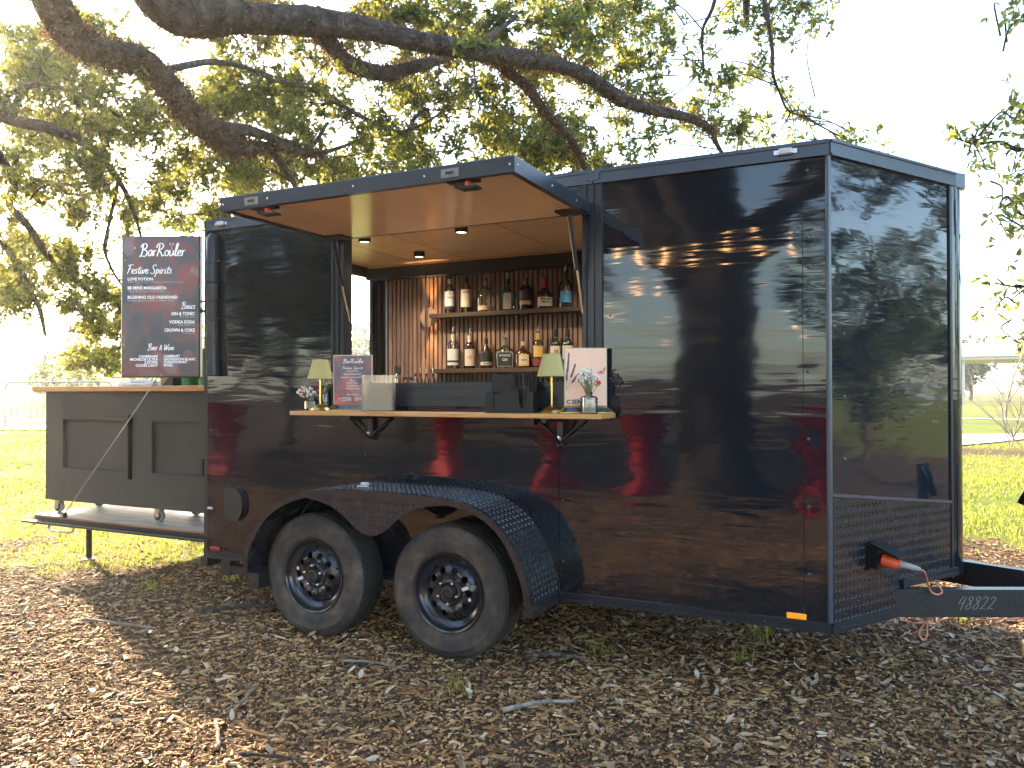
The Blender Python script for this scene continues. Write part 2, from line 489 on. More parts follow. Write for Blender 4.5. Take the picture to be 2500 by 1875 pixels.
M['rubber_plain'] = mat('tyre rubber', (0.052, 0.042, 0.034), 0.75, spec=0.3, var=0.6, vscale=6, bump=0.2, bscale=90)
M['rubber_tread'] = mat('tyre tread rubber', (0.032, 0.029, 0.026), 0.8, spec=0.25, var=0.35, vscale=25, bump=0.25, bscale=120)
M['letter_rubber'] = mat('raised tyre lettering', (0.10, 0.085, 0.07), 0.7, spec=0.3)
M['rim'] = mat('black wheel enamel', (0.016, 0.017, 0.020), 0.16, spec=0.6, rvar=0.06, vscale=20)
M['ply'] = wood('tan ceiling ply', (0.56, 0.38, 0.22), (0.70, 0.50, 0.31), (1.2, 9, 9), 0.35, 0.45)
M['awning_ply'] = wood('tan hatch laminate', (0.66, 0.49, 0.35), (0.74, 0.56, 0.41), (9, 0.9, 9), 0.16, 0.55)
M['counter'] = wood('oiled pine', (0.42, 0.19, 0.06), (0.62, 0.34, 0.13), (3, 26, 40), 0.42, 0.4)
M['slat'] = wood('walnut slat', (0.15, 0.088, 0.060), (0.29, 0.18, 0.125), (22, 22, 3), 0.5, 0.35)
M['felt'] = mat('black felt backing', (0.006, 0.006, 0.006), 0.95, spec=0.1)
M['dark_wood'] = wood('dark stained shelf', (0.035, 0.02, 0.012), (0.075, 0.045, 0.028), (3, 30, 30), 0.5, 0.35)
M['wall_black'] = mat('interior black paint', (0.012, 0.014, 0.017), 0.35, spec=0.4)
M['bar_paint'] = mat('charcoal bar paint', (0.042, 0.040, 0.036), 0.5, spec=0.35, var=0.12, vscale=5, bump=0.05, bscale=80)
M['deck'] = wood('worn ramp plywood', (0.16, 0.15, 0.14), (0.34, 0.31, 0.27), (2, 14, 14), 0.6, 0.3)
M['ply_edge'] = wood('plywood edge', (0.22, 0.1, 0.04), (0.36, 0.19, 0.08), (3, 10, 60), 0.6, 0.3)
M['white'] = mat('white print', (0.78, 0.77, 0.75), 0.5)
M['white_glow'] = mat('lit white lettering', (0.6, 0.6, 0.6), 0.5, emit=(0.85, 0.9, 0.95), estr=0.07)
M['grey_glow'] = mat('lit grey lettering', (0.3, 0.3, 0.32), 0.5, emit=(0.7, 0.72, 0.78), estr=0.025)
M['amber'] = mat('amber lens', (0.85, 0.28, 0.02), 0.25, emit=(1.0, 0.35, 0.02), estr=0.05)
M['red_lens'] = mat('red lens', (0.35, 0.02, 0.02), 0.3)
M['clear_lens'] = mat('clear marker lens', (0.5, 0.48, 0.45), 0.25, spec=0.7)
M['glass'] = thin_glass('clear glass', (0.94, 0.95, 0.94))
M['glass_blue'] = thin_glass('blue glass', (0.5, 0.74, 0.86))
M['amber_glass'] = thin_glass('amber spirit glass', (0.62, 0.28, 0.08))
M['dark_glass'] = mat('near black glass', (0.008, 0.009, 0.008), 0.06, spec=0.6)
M['brown_glass'] = mat('dark brown glass', (0.035, 0.014, 0.006), 0.06, spec=0.6)
M['ribbed'] = thin_glass('ribbed acrylic', (0.93, 0.90, 0.82), 0.08, 0.08, 0.22)
M['water'] = thin_glass('vase water', (0.9, 0.93, 0.92), 0.02, 0.0)
M['cream_label'] = mat('cream paper label', (0.46, 0.40, 0.30), 0.6, var=0.08, vscale=60)
M['white_label'] = mat('white paper label', (0.5, 0.48, 0.45), 0.6, var=0.06, vscale=60)
M['black_label'] = mat('black paper label', (0.012, 0.014, 0.017), 0.5)
M['gold_label'] = mat('gold paper label', (0.5, 0.31, 0.08), 0.4, var=0.1, vscale=60)
M['blue_label'] = mat('blue paper label', (0.06, 0.24, 0.46), 0.45, var=0.2, vscale=40)
M['maroon_label'] = mat('maroon paper label', (0.14, 0.02, 0.022), 0.5)
M['tan_label'] = mat('tan paper label', (0.5, 0.34, 0.2), 0.6)
M['red_wax'] = mat('red wax', (0.32, 0.012, 0.015), 0.4)
M['ink'] = mat('black ink', (0.02, 0.02, 0.022), 0.6)
M['navy_ink'] = mat('navy ink', (0.03, 0.06, 0.12), 0.6)
M['red_ink'] = mat('red ink', (0.45, 0.04, 0.05), 0.6)
M['blue_cap'] = mat('dark blue cap', (0.015, 0.04, 0.07), 0.35)
M['plastic'] = mat('black plastic', (0.010, 0.010, 0.011), 0.28, spec=0.5)
M['plastic_matt'] = mat('matt black plastic', (0.014, 0.014, 0.015), 0.5)
M['shade'] = mat('pleated lamp shade fabric', (0.52, 0.44, 0.19), 0.75, var=0.06, vscale=80)
M['pink_card'] = mat('blush pink card', (0.84, 0.52, 0.35), 0.55, var=0.04, vscale=18)
M['sconce'] = mat('bronze disc', (0.42, 0.27, 0.17), 0.4, metal=0.4)
M['kraft'] = mat('kraft paper', (0.52, 0.42, 0.3), 0.7, var=0.25, vscale=25)
M['lug'] = mat('glossy tread lugs', (0.03, 0.033, 0.038), 0.2, spec=0.8)  # lighter and glossier than the plate so the lugs stand out
M['dull_steel'] = mat('dull zinc plate', (0.22, 0.21, 0.20), 0.5, metal=0.5, var=0.3, vscale=60)
M['acrylic'] = thin_glass('clear acrylic', (0.92, 0.92, 0.88), 0.03, 0.05, 0.05)
M['sprig'] = mat('printed lavender', (0.12, 0.09, 0.13), 0.7)
M['sprig_green'] = mat('printed stems', (0.28, 0.27, 0.16), 0.7)
M['petal_white'] = mat('white blossom', (0.82, 0.78, 0.70), 0.6)
M['petal_red'] = mat('red petals', (0.6, 0.008, 0.03), 0.5)
M['stem'] = mat('green stem', (0.10, 0.17, 0.05), 0.6)
M['red_cloth'] = mat('red stretch fabric', (0.5, 0.006, 0.02), 0.6)
M['orange_cord'] = mat('faded orange cord', (0.50, 0.20, 0.12), 0.5)
M['plug'] = mat('orange plug', (0.75, 0.10, 0.03), 0.4)
M['grey_plastic'] = mat('grey plastic', (0.3, 0.3, 0.28), 0.45)
M['towel'] = mat('white towel cloth', (0.62, 0.63, 0.66), 0.9, var=0.1, vscale=30, bump=0.5, bscale=90)
M['cup'] = thin_glass('frosted cup', (0.85, 0.75, 0.65), 0.2, 0.05, 0.5)
M['green_plastic'] = mat('green bottle crate plastic', (0.02, 0.22, 0.06), 0.4)
M['bulb'] = mat('warm bulb', (1, 0.7, 0.4), 0.4, emit=(1.0, 0.52, 0.2), estr=7.0)
M['puck_glow'] = mat('lit puck diffuser', (1, 0.9, 0.7), 0.4, emit=(1.0, 0.80, 0.48), estr=1.0)
M['concrete'] = mat('pale concrete', (0.48, 0.46, 0.43), 0.85, var=0.15, vscale=2.5)
M['asphalt'] = mat('asphalt', (0.09, 0.09, 0.095), 0.9, var=0.15, vscale=3)
M['fascia'] = mat('white roof fascia', (0.78, 0.76, 0.70), 0.6, var=0.04, vscale=0.4)
M['pavilion'] = mat('pale pavilion wall', (0.46, 0.42, 0.36), 0.8, var=0.08, vscale=1)
M['blue_car'] = mat('blue car paint', (0.03, 0.08, 0.2), 0.25)

def menu_print(name, glow):
    m, nt, b = new_mat(name)
    N = nt.nodes.new; LK = nt.links.new
    tc = N('ShaderNodeTexCoord')
    n = N('ShaderNodeTexNoise'); n.inputs['Scale'].default_value = 4.5; n.inputs['Detail'].default_value = 3; n.inputs['Distortion'].default_value = 0.7
    mp = N('ShaderNodeMapping'); mp.inputs['Scale'].default_value = (1.0, 1.0, 0.75); mp.inputs['Location'].default_value = (3.1, 0.3, 0.4)
    LK(tc.outputs['Object'], mp.inputs['Vector']); LK(mp.outputs[0], n.inputs['Vector'])
    cr = N('ShaderNodeValToRGB'); e = cr.color_ramp.elements
    for _ in range(3): e.new(0.5)
    for i, (p, c) in enumerate(((0.3, (0.014, 0.018, 0.028)), (0.45, (0.036, 0.030, 0.034)), (0.54, (0.10, 0.024, 0.024)), (0.62, (0.08, 0.06, 0.062)), (0.75, (0.16, 0.08, 0.05)))):
        e[i].position = p; e[i].color = (*c, 1)
    LK(n.outputs['Fac'], cr.inputs[0])
    vo = N('ShaderNodeTexVoronoi'); vo.inputs['Scale'].default_value = 7.0
    LK(mp.outputs[0], vo.inputs['Vector'])
    st = N('ShaderNodeMath'); st.operation = 'LESS_THAN'; st.inputs[1].default_value = 0.4
    LK(vo.outputs['Distance'], st.inputs[0])
    mx = N('ShaderNodeMixRGB'); mx.blend_type = 'MIX'
    cr2 = N('ShaderNodeValToRGB'); e2 = cr2.color_ramp.elements; e2.new(0.5); e2.new(0.8)
    for i, (p, c) in enumerate(((0.0, (0.02, 0.02, 0.028)), (0.4, (0.12, 0.02, 0.02)), (0.65, (0.085, 0.07, 0.08)), (0.95, (0.13, 0.045, 0.04)))):
        e2[i].position = p; e2[i].color = (*c, 1)
    LK(vo.outputs['Color'], cr2.inputs[0])
    f = N('ShaderNodeMath'); f.operation = 'MULTIPLY'; f.inputs[1].default_value = 0.8
    LK(st.outputs[0], f.inputs[0]); LK(f.outputs[0], mx.inputs[0])
    LK(cr.outputs[0], mx.inputs[1]); LK(cr2.outputs[0], mx.inputs[2])
    v2 = N('ShaderNodeTexVoronoi'); v2.inputs['Scale'].default_value = 16.0
    LK(mp.outputs[0], v2.inputs['Vector'])
    s2 = N('ShaderNodeMath'); s2.operation = 'LESS_THAN'; s2.inputs[1].default_value = 0.075
    LK(v2.outputs['Distance'], s2.inputs[0])
    mx2 = N('ShaderNodeMixRGB'); mx2.inputs[2].default_value = (0.5, 0.25, 0.1, 1)
    LK(s2.outputs[0], mx2.inputs[0]); LK(mx.outputs[0], mx2.inputs[1])
    LK(mx2.outputs[0], b.inputs['Base Color']); setp(b, Roughness=0.25)
    if glow:
        LK(mx2.outputs[0], b.inputs['Emission Color']); setp(b, **{'Emission Strength': glow})
    else:
        g = N('ShaderNodeMixRGB'); g.blend_type = 'MULTIPLY'; g.inputs[0].default_value = 1; g.inputs[2].default_value = (4.2, 3.0, 3.0, 1)
        LK(mx2.outputs[0], g.inputs[1]); LK(g.outputs[0], b.inputs['Base Color'])
    return m
M['screen'] = menu_print('lit menu screen', 0.12)
M['menu_card'] = menu_print('printed menu card', 0.0)

def bark_mat(name, c1, c2, sc):
    m, nt, b = new_mat(name)
    N = nt.nodes.new; LK = nt.links.new
    tc = N('ShaderNodeTexCoord')
    n = N('ShaderNodeTexNoise'); n.inputs['Scale'].default_value = sc; n.inputs['Detail'].default_value = 9; n.inputs['Roughness'].default_value = 0.65
    v = N('ShaderNodeTexVoronoi'); v.inputs['Scale'].default_value = sc * 1.6; v.feature = 'DISTANCE_TO_EDGE'
    LK(tc.outputs['Object'], n.inputs['Vector']); LK(n.outputs['Color'], v.inputs['Vector'])
    mpv = N('ShaderNodeVectorMath'); mpv.operation = 'ADD'
    sc2 = N('ShaderNodeVectorMath'); sc2.operation = 'SCALE'; sc2.inputs['Scale'].default_value = 0.25
    LK(n.outputs['Color'], sc2.inputs[0]); LK(tc.outputs['Object'], mpv.inputs[0]); LK(sc2.outputs[0], mpv.inputs[1]); LK(mpv.outputs[0], v.inputs['Vector'])
    cr = N('ShaderNodeValToRGB'); cr.color_ramp.elements[0].position = 0.32; cr.color_ramp.elements[0].color = (*c1, 1)
    cr.color_ramp.elements[1].position = 0.72; cr.color_ramp.elements[1].color = (*c2, 1)
    LK(n.outputs['Fac'], cr.inputs[0]); LK(cr.outputs[0], b.inputs['Base Color'])
    setp(b, **{'Roughness': 0.9, 'Specular IOR Level': 0.2})
    mr = N('ShaderNodeMapRange'); mr.inputs['From Max'].default_value = 0.18; LK(v.outputs['Distance'], mr.inputs['Value'])
    ad = N('ShaderNodeMath'); ad.operation = 'ADD'; LK(mr.outputs[0], ad.inputs[0]); LK(n.outputs['Fac'], ad.inputs[1])
    bp = N('ShaderNodeBump'); bp.inputs['Strength'].default_value = 0.9; bp.inputs['Distance'].default_value = 0.02
    LK(ad.outputs[0], bp.inputs['Height']); LK(bp.outputs[0], b.inputs['Normal'])
    return m
M['bark'] = bark_mat('oak bark', (0.055, 0.042, 0.032), (0.17, 0.135, 0.105), 9)
M['bark_pale'] = bark_mat('pale smooth bark', (0.24, 0.19, 0.15), (0.38, 0.32, 0.27), 5)
M['moss'] = island_mat('dry resurrection fern', ((0.0, (0.06, 0.035, 0.02)), (0.6, (0.14, 0.085, 0.05)), (1.0, (0.2, 0.13, 0.07))), 0.9, 0.1,
                       ((0.0, (0.12, 0.06, 0.03)), (1.0, (0.3, 0.17, 0.08))), 0.3)
M['leaf'] = island_mat('oak leaves', ((0.0, (0.036, 0.046, 0.020)), (0.5, (0.056, 0.070, 0.026)), (0.85, (0.09, 0.10, 0.035)), (0.985, (0.13, 0.12, 0.03)), (1.0, (0.22, 0.1, 0.03))), 0.42, 0.45,
                       ((0.0, (0.15, 0.18, 0.03)), (0.6, (0.32, 0.33, 0.05)), (0.985, (0.55, 0.5, 0.07)), (1.0, (0.5, 0.22, 0.05))), 0.5)
M['far_leaf'] = island_mat('far foliage', ((0.0, (0.035, 0.05, 0.022)), (0.6, (0.06, 0.08, 0.035)), (1.0, (0.10, 0.11, 0.05))), 0.7, 0.2,
                           ((0.0, (0.10, 0.13, 0.03)), (1.0, (0.24, 0.26, 0.07))), 0.35)
M['grass'] = island_mat('grass blades', ((0.0, (0.075, 0.11, 0.02)), (0.5, (0.14, 0.17, 0.03)), (0.8, (0.2, 0.2, 0.045)), (1.0, (0.33, 0.26, 0.11))), 0.55, 0.3,
                        ((0.0, (0.22, 0.32, 0.03)), (0.6, (0.42, 0.46, 0.05)), (1.0, (0.55, 0.44, 0.14))), 0.5)
M['chip'] = island_mat('wood mulch chips', ((0.0, (0.060, 0.028, 0.012)), (0.18, (0.165, 0.078, 0.028)), (0.48, (0.30, 0.152, 0.054)), (0.78, (0.43, 0.245, 0.098)), (0.94, (0.52, 0.345, 0.17)), (1.0, (0.60, 0.45, 0.28))), 0.75, 0.3, vnoise=0.35)
M['litter'] = island_mat('fallen leaves', ((0.0, (0.13, 0.072, 0.035)), (0.5, (0.26, 0.165, 0.09)), (0.85, (0.38, 0.28, 0.17)), (1.0, (0.46, 0.38, 0.27))), 0.5, 0.4)

for k in ('white_glow', 'grey_glow', 'screen', 'amber', 'bulb', 'puck_glow'):
    try: M[k].cycles.emission_sampling = 'NONE'      # too dim or small to be worth sampling as lights
    except Exception: pass
# ------------------------------------------------------------------ the ground
def sstep(a, b, x):
    t = np.clip((np.asarray(x, float) - a) / (b - a), 0, 1); return t * t * (3 - 2 * t)
def terrain(x, y):
    x = np.asarray(x, float); y = np.asarray(y, float)
    s = -0.857 * x + 0.515 * y
    h = 0.42 * sstep(4.5, 13, s) * sstep(0, 7, -x)
    h = h + 3.3 * np.exp(-(((x + 52) / 22) ** 2 + ((y - 34) / 24) ** 2)) + 2.3 * np.exp(-(((x + 66) / 30) ** 2 + ((y - 75) / 30) ** 2))
    h = h + 0.012 * np.sin(x * 2.1 + 0.6) * np.sin(y * 1.7 + 1.1) * sstep(0, 1.5, np.hypot(x - 1.5, y + 0.2) - 1.6)
    return h
def vnoise(x, y, seed=0):
    x = np.asarray(x, float); y = np.asarray(y, float)
    def hsh(i, j):
        v = np.sin(i * 127.1 + j * 311.7 + seed * 74.7) * 43758.5453; return v - np.floor(v)
    i = np.floor(x); j = np.floor(y); fx = x - i; fy = y - j
    fx = fx * fx * (3 - 2 * fx); fy = fy * fy * (3 - 2 * fy)
    return (hsh(i, j) * (1 - fx) + hsh(i + 1, j) * fx) * (1 - fy) + (hsh(i, j + 1) * (1 - fx) + hsh(i + 1, j + 1) * fx) * fy
def mulch_amount(x, y):
    """1 on the bed of wood chips, 0 on the lawn"""
    x = np.asarray(x, float); y = np.asarray(y, float)
    edge = 0.95 + 0.68 * np.clip(x, 0, 9) + 0.22 * np.clip(x, -12, 0)
    n = (vnoise(x * 1.3, y * 1.3, 1) - 0.5) * 1.5 + (vnoise(x * 4, y * 4, 2) - 0.5) * 0.7
    a = 1 - sstep(-0.45, 0.5, y - edge + n)
    ring = np.exp(-(((x - 7.5) / 6.5) ** 2 + ((y - 16.6) / 1.5) ** 2) ** 2)          # planting bed on the right
    ring2 = np.exp(-(((x + 21.5) / 2.2) ** 2 + ((y - 12.6) / 1.3) ** 2) ** 2)         # ring round the young tree
    return np.clip(np.maximum(np.maximum(a, ring), ring2), 0, 1)

gx = np.concatenate([-np.geomspace(600, 9, 44), np.arange(-8.6, 8.7, 0.2), np.geomspace(9, 600, 44)])
gy = np.concatenate([-np.geomspace(600, 9, 44), np.arange(-8.6, 8.7, 0.2), np.geomspace(9, 600, 60)])
GX, GY = np.meshgrid(gx, gy, indexing='ij')
GZ = terrain(GX, GY)
nx, ny = GX.shape
ii, jj = np.meshgrid(np.arange(nx - 1), np.arange(ny - 1), indexing='ij')
a0 = (ii * ny + jj).ravel()
quads = np.stack([a0, a0 + ny, a0 + ny + 1, a0 + 1], 1)

def ground_material():
    m, nt, b = new_mat('lawn and mulch soil')
    N = nt.nodes.new; LK = nt.links.new
    at = N('ShaderNodeAttribute'); at.attribute_name = 'mulch'
    tc = N('ShaderNodeTexCoord')
    n = N('ShaderNodeTexNoise'); n.inputs['Scale'].default_value = 16; n.inputs['Detail'].default_value = 10; n.inputs['Roughness'].default_value = 0.7
    LK(tc.outputs['Object'], n.inputs['Vector'])
    nb = N('ShaderNodeTexNoise'); nb.inputs['Scale'].default_value = 0.22; nb.inputs['Detail'].default_value = 7; nb.inputs['Roughness'].default_value = 0.62
    LK(tc.outputs['Object'], nb.inputs['Vector'])
    c1 = N('ShaderNodeValToRGB'); e = c1.color_ramp.elements; e.new(0.5)
    for i, (p, c) in enumerate(((0.3, (0.034, 0.022, 0.014)), (0.52, (0.095, 0.062, 0.038)), (0.72, (0.23, 0.16, 0.10)))): e[i].position = p; e[i].color = (*c, 1)
    LK(n.outputs['Fac'], c1.inputs[0])
    c2 = N('ShaderNodeValToRGB'); e = c2.color_ramp.elements; e.new(0.5); e.new(0.7)
    for i, (p, c) in enumerate(((0.32, (0.085, 0.125, 0.02)), (0.48, (0.14, 0.165, 0.03)), (0.6, (0.2, 0.185, 0.05)), (0.72, (0.24, 0.19, 0.075)))): e[i].position = p; e[i].color = (*c, 1)
    ad = N('ShaderNodeMath'); ad.operation = 'MULTIPLY_ADD'; ad.inputs[1].default_value = 0.35
    LK(n.outputs['Fac'], ad.inputs[0])
    sb = N('ShaderNodeMath'); sb.operation = 'MULTIPLY'; sb.inputs[1].default_value = 0.68; LK(nb.outputs['Fac'], sb.inputs[0])
    LK(sb.outputs[0], ad.inputs[2]); LK(ad.outputs[0], c2.inputs[0])
    mx = N('ShaderNodeMixRGB'); LK(at.outputs['Fac'], mx.inputs[0]); LK(c2.outputs[0], mx.inputs[1]); LK(c1.outputs[0], mx.inputs[2])
    LK(mx.outputs[0], b.inputs['Base Color']); setp(b, **{'Roughness': 0.95, 'Specular IOR Level': 0.1})
    n3 = N('ShaderNodeTexNoise'); n3.inputs['Scale'].default_value = 60; n3.inputs['Detail'].default_value = 6
    LK(tc.outputs['Object'], n3.inputs['Vector'])
    bp = N('ShaderNodeBump'); bp.inputs['Strength'].default_value = 0.8; bp.inputs['Distance'].default_value = 0.03
    LK(n3.outputs['Fac'], bp.inputs['Height']); LK(bp.outputs[0], b.inputs['Normal'])
    return m
ground = np_mesh('ground', np.stack([GX, GY, GZ], -1), quads, 4, ground_material(), smooth=True, kind='structure')
att = ground.data.attributes.new('mulch', 'FLOAT', 'POINT')
att.data.foreach_set('value', mulch_amount(GX, GY).ravel().astype(np.float32))

def ribbon(name, pts, width, m, lift, step=2.0):
    P = catmull([(x, y, 0) for x, y in pts], 10)
    vs_ = []; fs = []
    for i, p in enumerate(P):
        d = (P[min(i + 1, len(P) - 1)] - P[max(i - 1, 0)]).normalized(); nrm = Vector((-d.y, d.x, 0))
        for k in (-1, -0.5, 0, 0.5, 1):
            q = p + nrm * (k * width / 2); vs_.append((q.x, q.y, float(terrain(q.x, q.y)) + lift))
    for i in range(len(P) - 1):
        for k in range(4): fs.append((i * 5 + k, i * 5 + k + 1, i * 5 + k + 6, i * 5 + k + 5))
    return MB().add(vs_, fs).build(name, m, kind='structure')
ribbon('footpath', [(-34, -6), (-24, 2.5), (-15.6, 8.2), (-8, 13.5), (3, 17.5), (8, 24.2), (20, 27), (50, 24)], 2.3, M['concrete'], 0.03)
ribbon('far_path', [(-40, 46), (-10, 44), (8, 40), (22, 40), (60, 46)], 1.6, M['concrete'], 0.02)
ribbon('park_road', [(-140, 150), (-40, 118), (10, 108), (60, 116), (160, 150)], 7.0, M['asphalt'], 0.05)

# ---- wood chips (uncountable)
def rot_frame(n, tilt):
    yaw = rng.uniform(0, 2 * np.pi, n); p = rng.normal(0, tilt, n); r = rng.normal(0, tilt, n)
    cy, sy = np.cos(yaw), np.sin(yaw); cp, sp = np.cos(p), np.sin(p); cr_, sr = np.cos(r), np.sin(r)
    ax = np.stack([cy * cp, sy * cp, sp], 1)
    ay0 = np.stack([-sy, cy, np.zeros(n)], 1)
    az0 = np.cross(ax, ay0)
    ay = ay0 * cr_[:, None] + az0 * sr[:, None]
    az = np.cross(ax, ay)
    return ax, ay, az
def scatter(n, x0, x1, y0, y1, keep):
    out = []
    tot = 0
    while tot < n:
        x = rng.uniform(x0, x1, n); y = rng.uniform(y0, y1, n)
        k = rng.uniform(0, 1, n) < keep(x, y)
        out.append(np.stack([x[k], y[k]], 1)); tot += k.sum()
    return np.concatenate(out)[:n]
def cam_near(x, y):
    d = np.hypot(x - 3.99, y + 3.73); return np.clip(3.6 / np.maximum(d, 2.2), 0.05, 1) ** 1.35
def chip_bed(count, x0, x1, y0, y1, keep, mean, label):
    xy = scatter(count, x0, x1, y0, y1, keep)
    n = len(xy)
    ln = np.clip(np.exp(rng.normal(np.log(mean), 0.55, n)), 0.010, 0.13); wd = ln * rng.uniform(0.10, 0.36, n); wd = np.clip(wd, 0.004, 0.022 * mean / 0.024); th = rng.uniform(0.0012, 0.004, n)
    ax, ay, az = rot_frame(n, 0.14)
    ctr = np.stack([xy[:, 0], xy[:, 1], terrain(xy[:, 0], xy[:, 1]) + rng.uniform(0.0, 0.013, n)], 1)
    def corner(u, v, w, j=0.18):
        return (ctr + ax * (ln * (u + rng.uniform(-j, j, n)) / 2)[:, None] + ay * (wd * (v + rng.uniform(-j * 2, j * 2, n)) / 2)[:, None] + az * (th * w)[:, None])
    V = np.stack([corner(-1, -1, -1), corner(1, -1, -1), corner(1, 1, -1), corner(-1, 1, -1),
                  corner(-0.8, -0.8, 1), corner(0.8, -0.8, 1), corner(0.8, 0.8, 1), corner(-0.8, 0.8, 1)], 1)
    Fc = np.array([(4, 5, 6, 7), (0, 1, 5, 4), (2, 3, 7, 6)])
    o = np_mesh('mulch_chips', V, (np.arange(n)[:, None, None] * 8 + Fc[None]), 4, M['chip'], kind='stuff')
    tag(o, label, 'mulch')
chip_bed(110000, -5.2, 7.4, -3.6, 4.8, lambda x, y: mulch_amount(x, y) * cam_near(x, y), 0.024, 'brown wood mulch chips spread over the ground round the trailer')
# fine crumbs of bark between the chips: bent flakes of two triangles
xy = scatter(100000, -4.2, 6.4, -3.2, 3.6, lambda x, y: mulch_amount(x, y) * cam_near(x, y))
n = len(xy); ln = rng.uniform(0.006, 0.022, n); wd = ln * rng.uniform(0.2, 0.6, n)
ax, ay, az = rot_frame(n, 0.3)
c = np.stack([xy[:, 0], xy[:, 1], terrain(xy[:, 0], xy[:, 1]) + rng.uniform(0.002, 0.018, n)], 1)
V = np.stack([c - ax * ln[:, None] * 0.5, c + ay * wd[:, None] * 0.5 + az * (wd * 0.3)[:, None], c + ax * ln[:, None] * 0.5, c - ay * wd[:, None] * 0.5], 1)
o = np_mesh('bark_crumbs', V, np.arange(n)[:, None] * 4 + np.arange(4)[None], 4, M['chip'], kind='stuff')
tag(o, 'fine bark crumbs filling the gaps between the mulch chips', 'mulch')
chip_bed(24000, -7.5, 6.5, -8.5, -3.5, lambda x, y: np.clip(1.2 - 0.14 * (-3.5 - y), 0.2, 1), 0.048, 'coarser brown mulch chips further off, mirrored low in the trailer side')

# ---- fallen leaves, palest to the right of the wheels
def leaf_cards(name, xy, size, zlift, m, label, cat, tilt=0.35, parent=None):
    n = len(xy)
    ln = size * rng.uniform(0.6, 1.4, n); wd = ln * rng.uniform(0.3, 0.45, n)
    ax, ay, az = rot_frame(n, tilt)
    c = np.stack([xy[:, 0], xy[:, 1], terrain(xy[:, 0], xy[:, 1]) + zlift + rng.uniform(0, 0.02, n)], 1)
    curl = ln * rng.uniform(0.03, 0.25, n)
    P = lambda u, v, w: c + ax * (ln * u)[:, None] + ay * (wd * v)[:, None] + az * (curl * w)[:, None]
    V = np.stack([P(-0.5, 0, 0.4), P(-0.1, -0.5, 0.5), P(0.25, -0.42, 0.4), P(0.5, 0, 1), P(0.25, 0.42, 0.4), P(-0.1, 0.5, 0.5), P(-0.1, 0, 0), P(0.25, 0, 0)], 1)
    F = np.array([(0, 1, 6), (1, 2, 6), (2, 7, 6), (2, 3, 7), (3, 4, 7), (4, 5, 7), (5, 6, 7), (5, 0, 6)])
    o = np_mesh(name, V, (np.arange(n)[:, None, None] * 8 + F[None]), 3, m, kind='stuff', parent=parent)
    return tag(o, label, cat) if label else o
xy = scatter(7500, -5, 7.5, -3.4, 5.5, lambda x, y: (0.13 + 0.85 * np.exp(-(((x - 3.6) / 1.9) ** 2 + ((y - 1.3) / 1.6) ** 2))) * (0.35 + 0.65 * mulch_amount(x, y)))
leaf_cards('leaf_litter', xy, 0.046, 0.016, M['litter'], 'dry curled fallen oak leaves scattered on the ground', 'leaves')

# ---- grass
def grass_keep(x, y):
    lawn = 1 - mulch_amount(x, y)
    d = np.hypot(x - 3.99, y + 3.73)
    return np.clip(lawn * np.clip(9.0 / d, 0, 1) ** 1.5 * np.clip((vnoise(x * 0.9, y * 0.9, 5) * 0.6 + vnoise(x * 2.6, y * 2.6, 6) * 0.5 - 0.25) * 2.2, 0.03, 1) + 0.006 * (y > 0.2) * (x > 2), 0, 1)
def grass_blades(name, xy, h0, h1, label, width=0.0045):
    n = len(xy)
    h = rng.uniform(h0, h1, n); a = rng.uniform(0, 2 * np.pi, n); lean = rng.uniform(0.15, 0.9, n)
    b0 = np.stack([xy[:, 0], xy[:, 1], terrain(xy[:, 0], xy[:, 1]) - 0.004], 1)
    side = np.stack([-np.sin(a), np.cos(a), np.zeros(n)], 1); fw = np.stack([np.cos(a), np.sin(a), np.zeros(n)], 1)
    w = (width * rng.uniform(0.7, 1.5, n) * np.clip(np.hypot(xy[:, 0] - 4, xy[:, 1] + 3.7) / 8, 0.7, 2))[:, None]
    up = np.array([0, 0, 1.0])
    V = np.stack([b0 - side * w, b0 + side * w, b0 + fw * (h * lean * 0.45)[:, None] + up * (h * 0.65)[:, None] + side * w * 0.7,
                  b0 + fw * (h * lean * 0.45)[:, None] + up * (h * 0.65)[:, None] - side * w * 0.7, b0 + fw * (h * lean)[:, None] + up * h[:, None]], 1)
    F = np.array([(0, 1, 2), (0, 2, 3), (3, 2, 4)])
    o = np_mesh(name, V, (np.arange(n)[:, None, None] * 5 + F[None]), 3, M['grass'], kind='stuff')
    return tag(o, label, 'grass')
xyl = scatter(54000, -17, 0.5, 0.0, 15, grass_keep)
grass_blades('lawn_grass', xyl, 0.018, 0.055, 'short sunlit lawn grass behind and left of the trailer')
xyr = scatter(38000, 2.5, 12, 2.2, 19, grass_keep)
grass_blades('lawn_grass', xyr, 0.018, 0.055, 'short sunlit lawn grass beyond the trailer tongue on the right')
tuft_c = [(2.62, 0.15), (3.28, 0.3), (2.2, -0.62), (3.75, -1.05), (3.35, 0.75), (4.35, 1.6), (4.7, 0.9), (-0.35, 0.55), (-0.6, 0.1), (1.3, 0.55)]
pts = np.concatenate([np.array(c) + rng.normal(0, 0.035, (26, 2)) for c in tuft_c])
grass_blades('grass_tufts', pts, 0.05, 0.12, 'small green grass tufts poking through the mulch', 0.003)

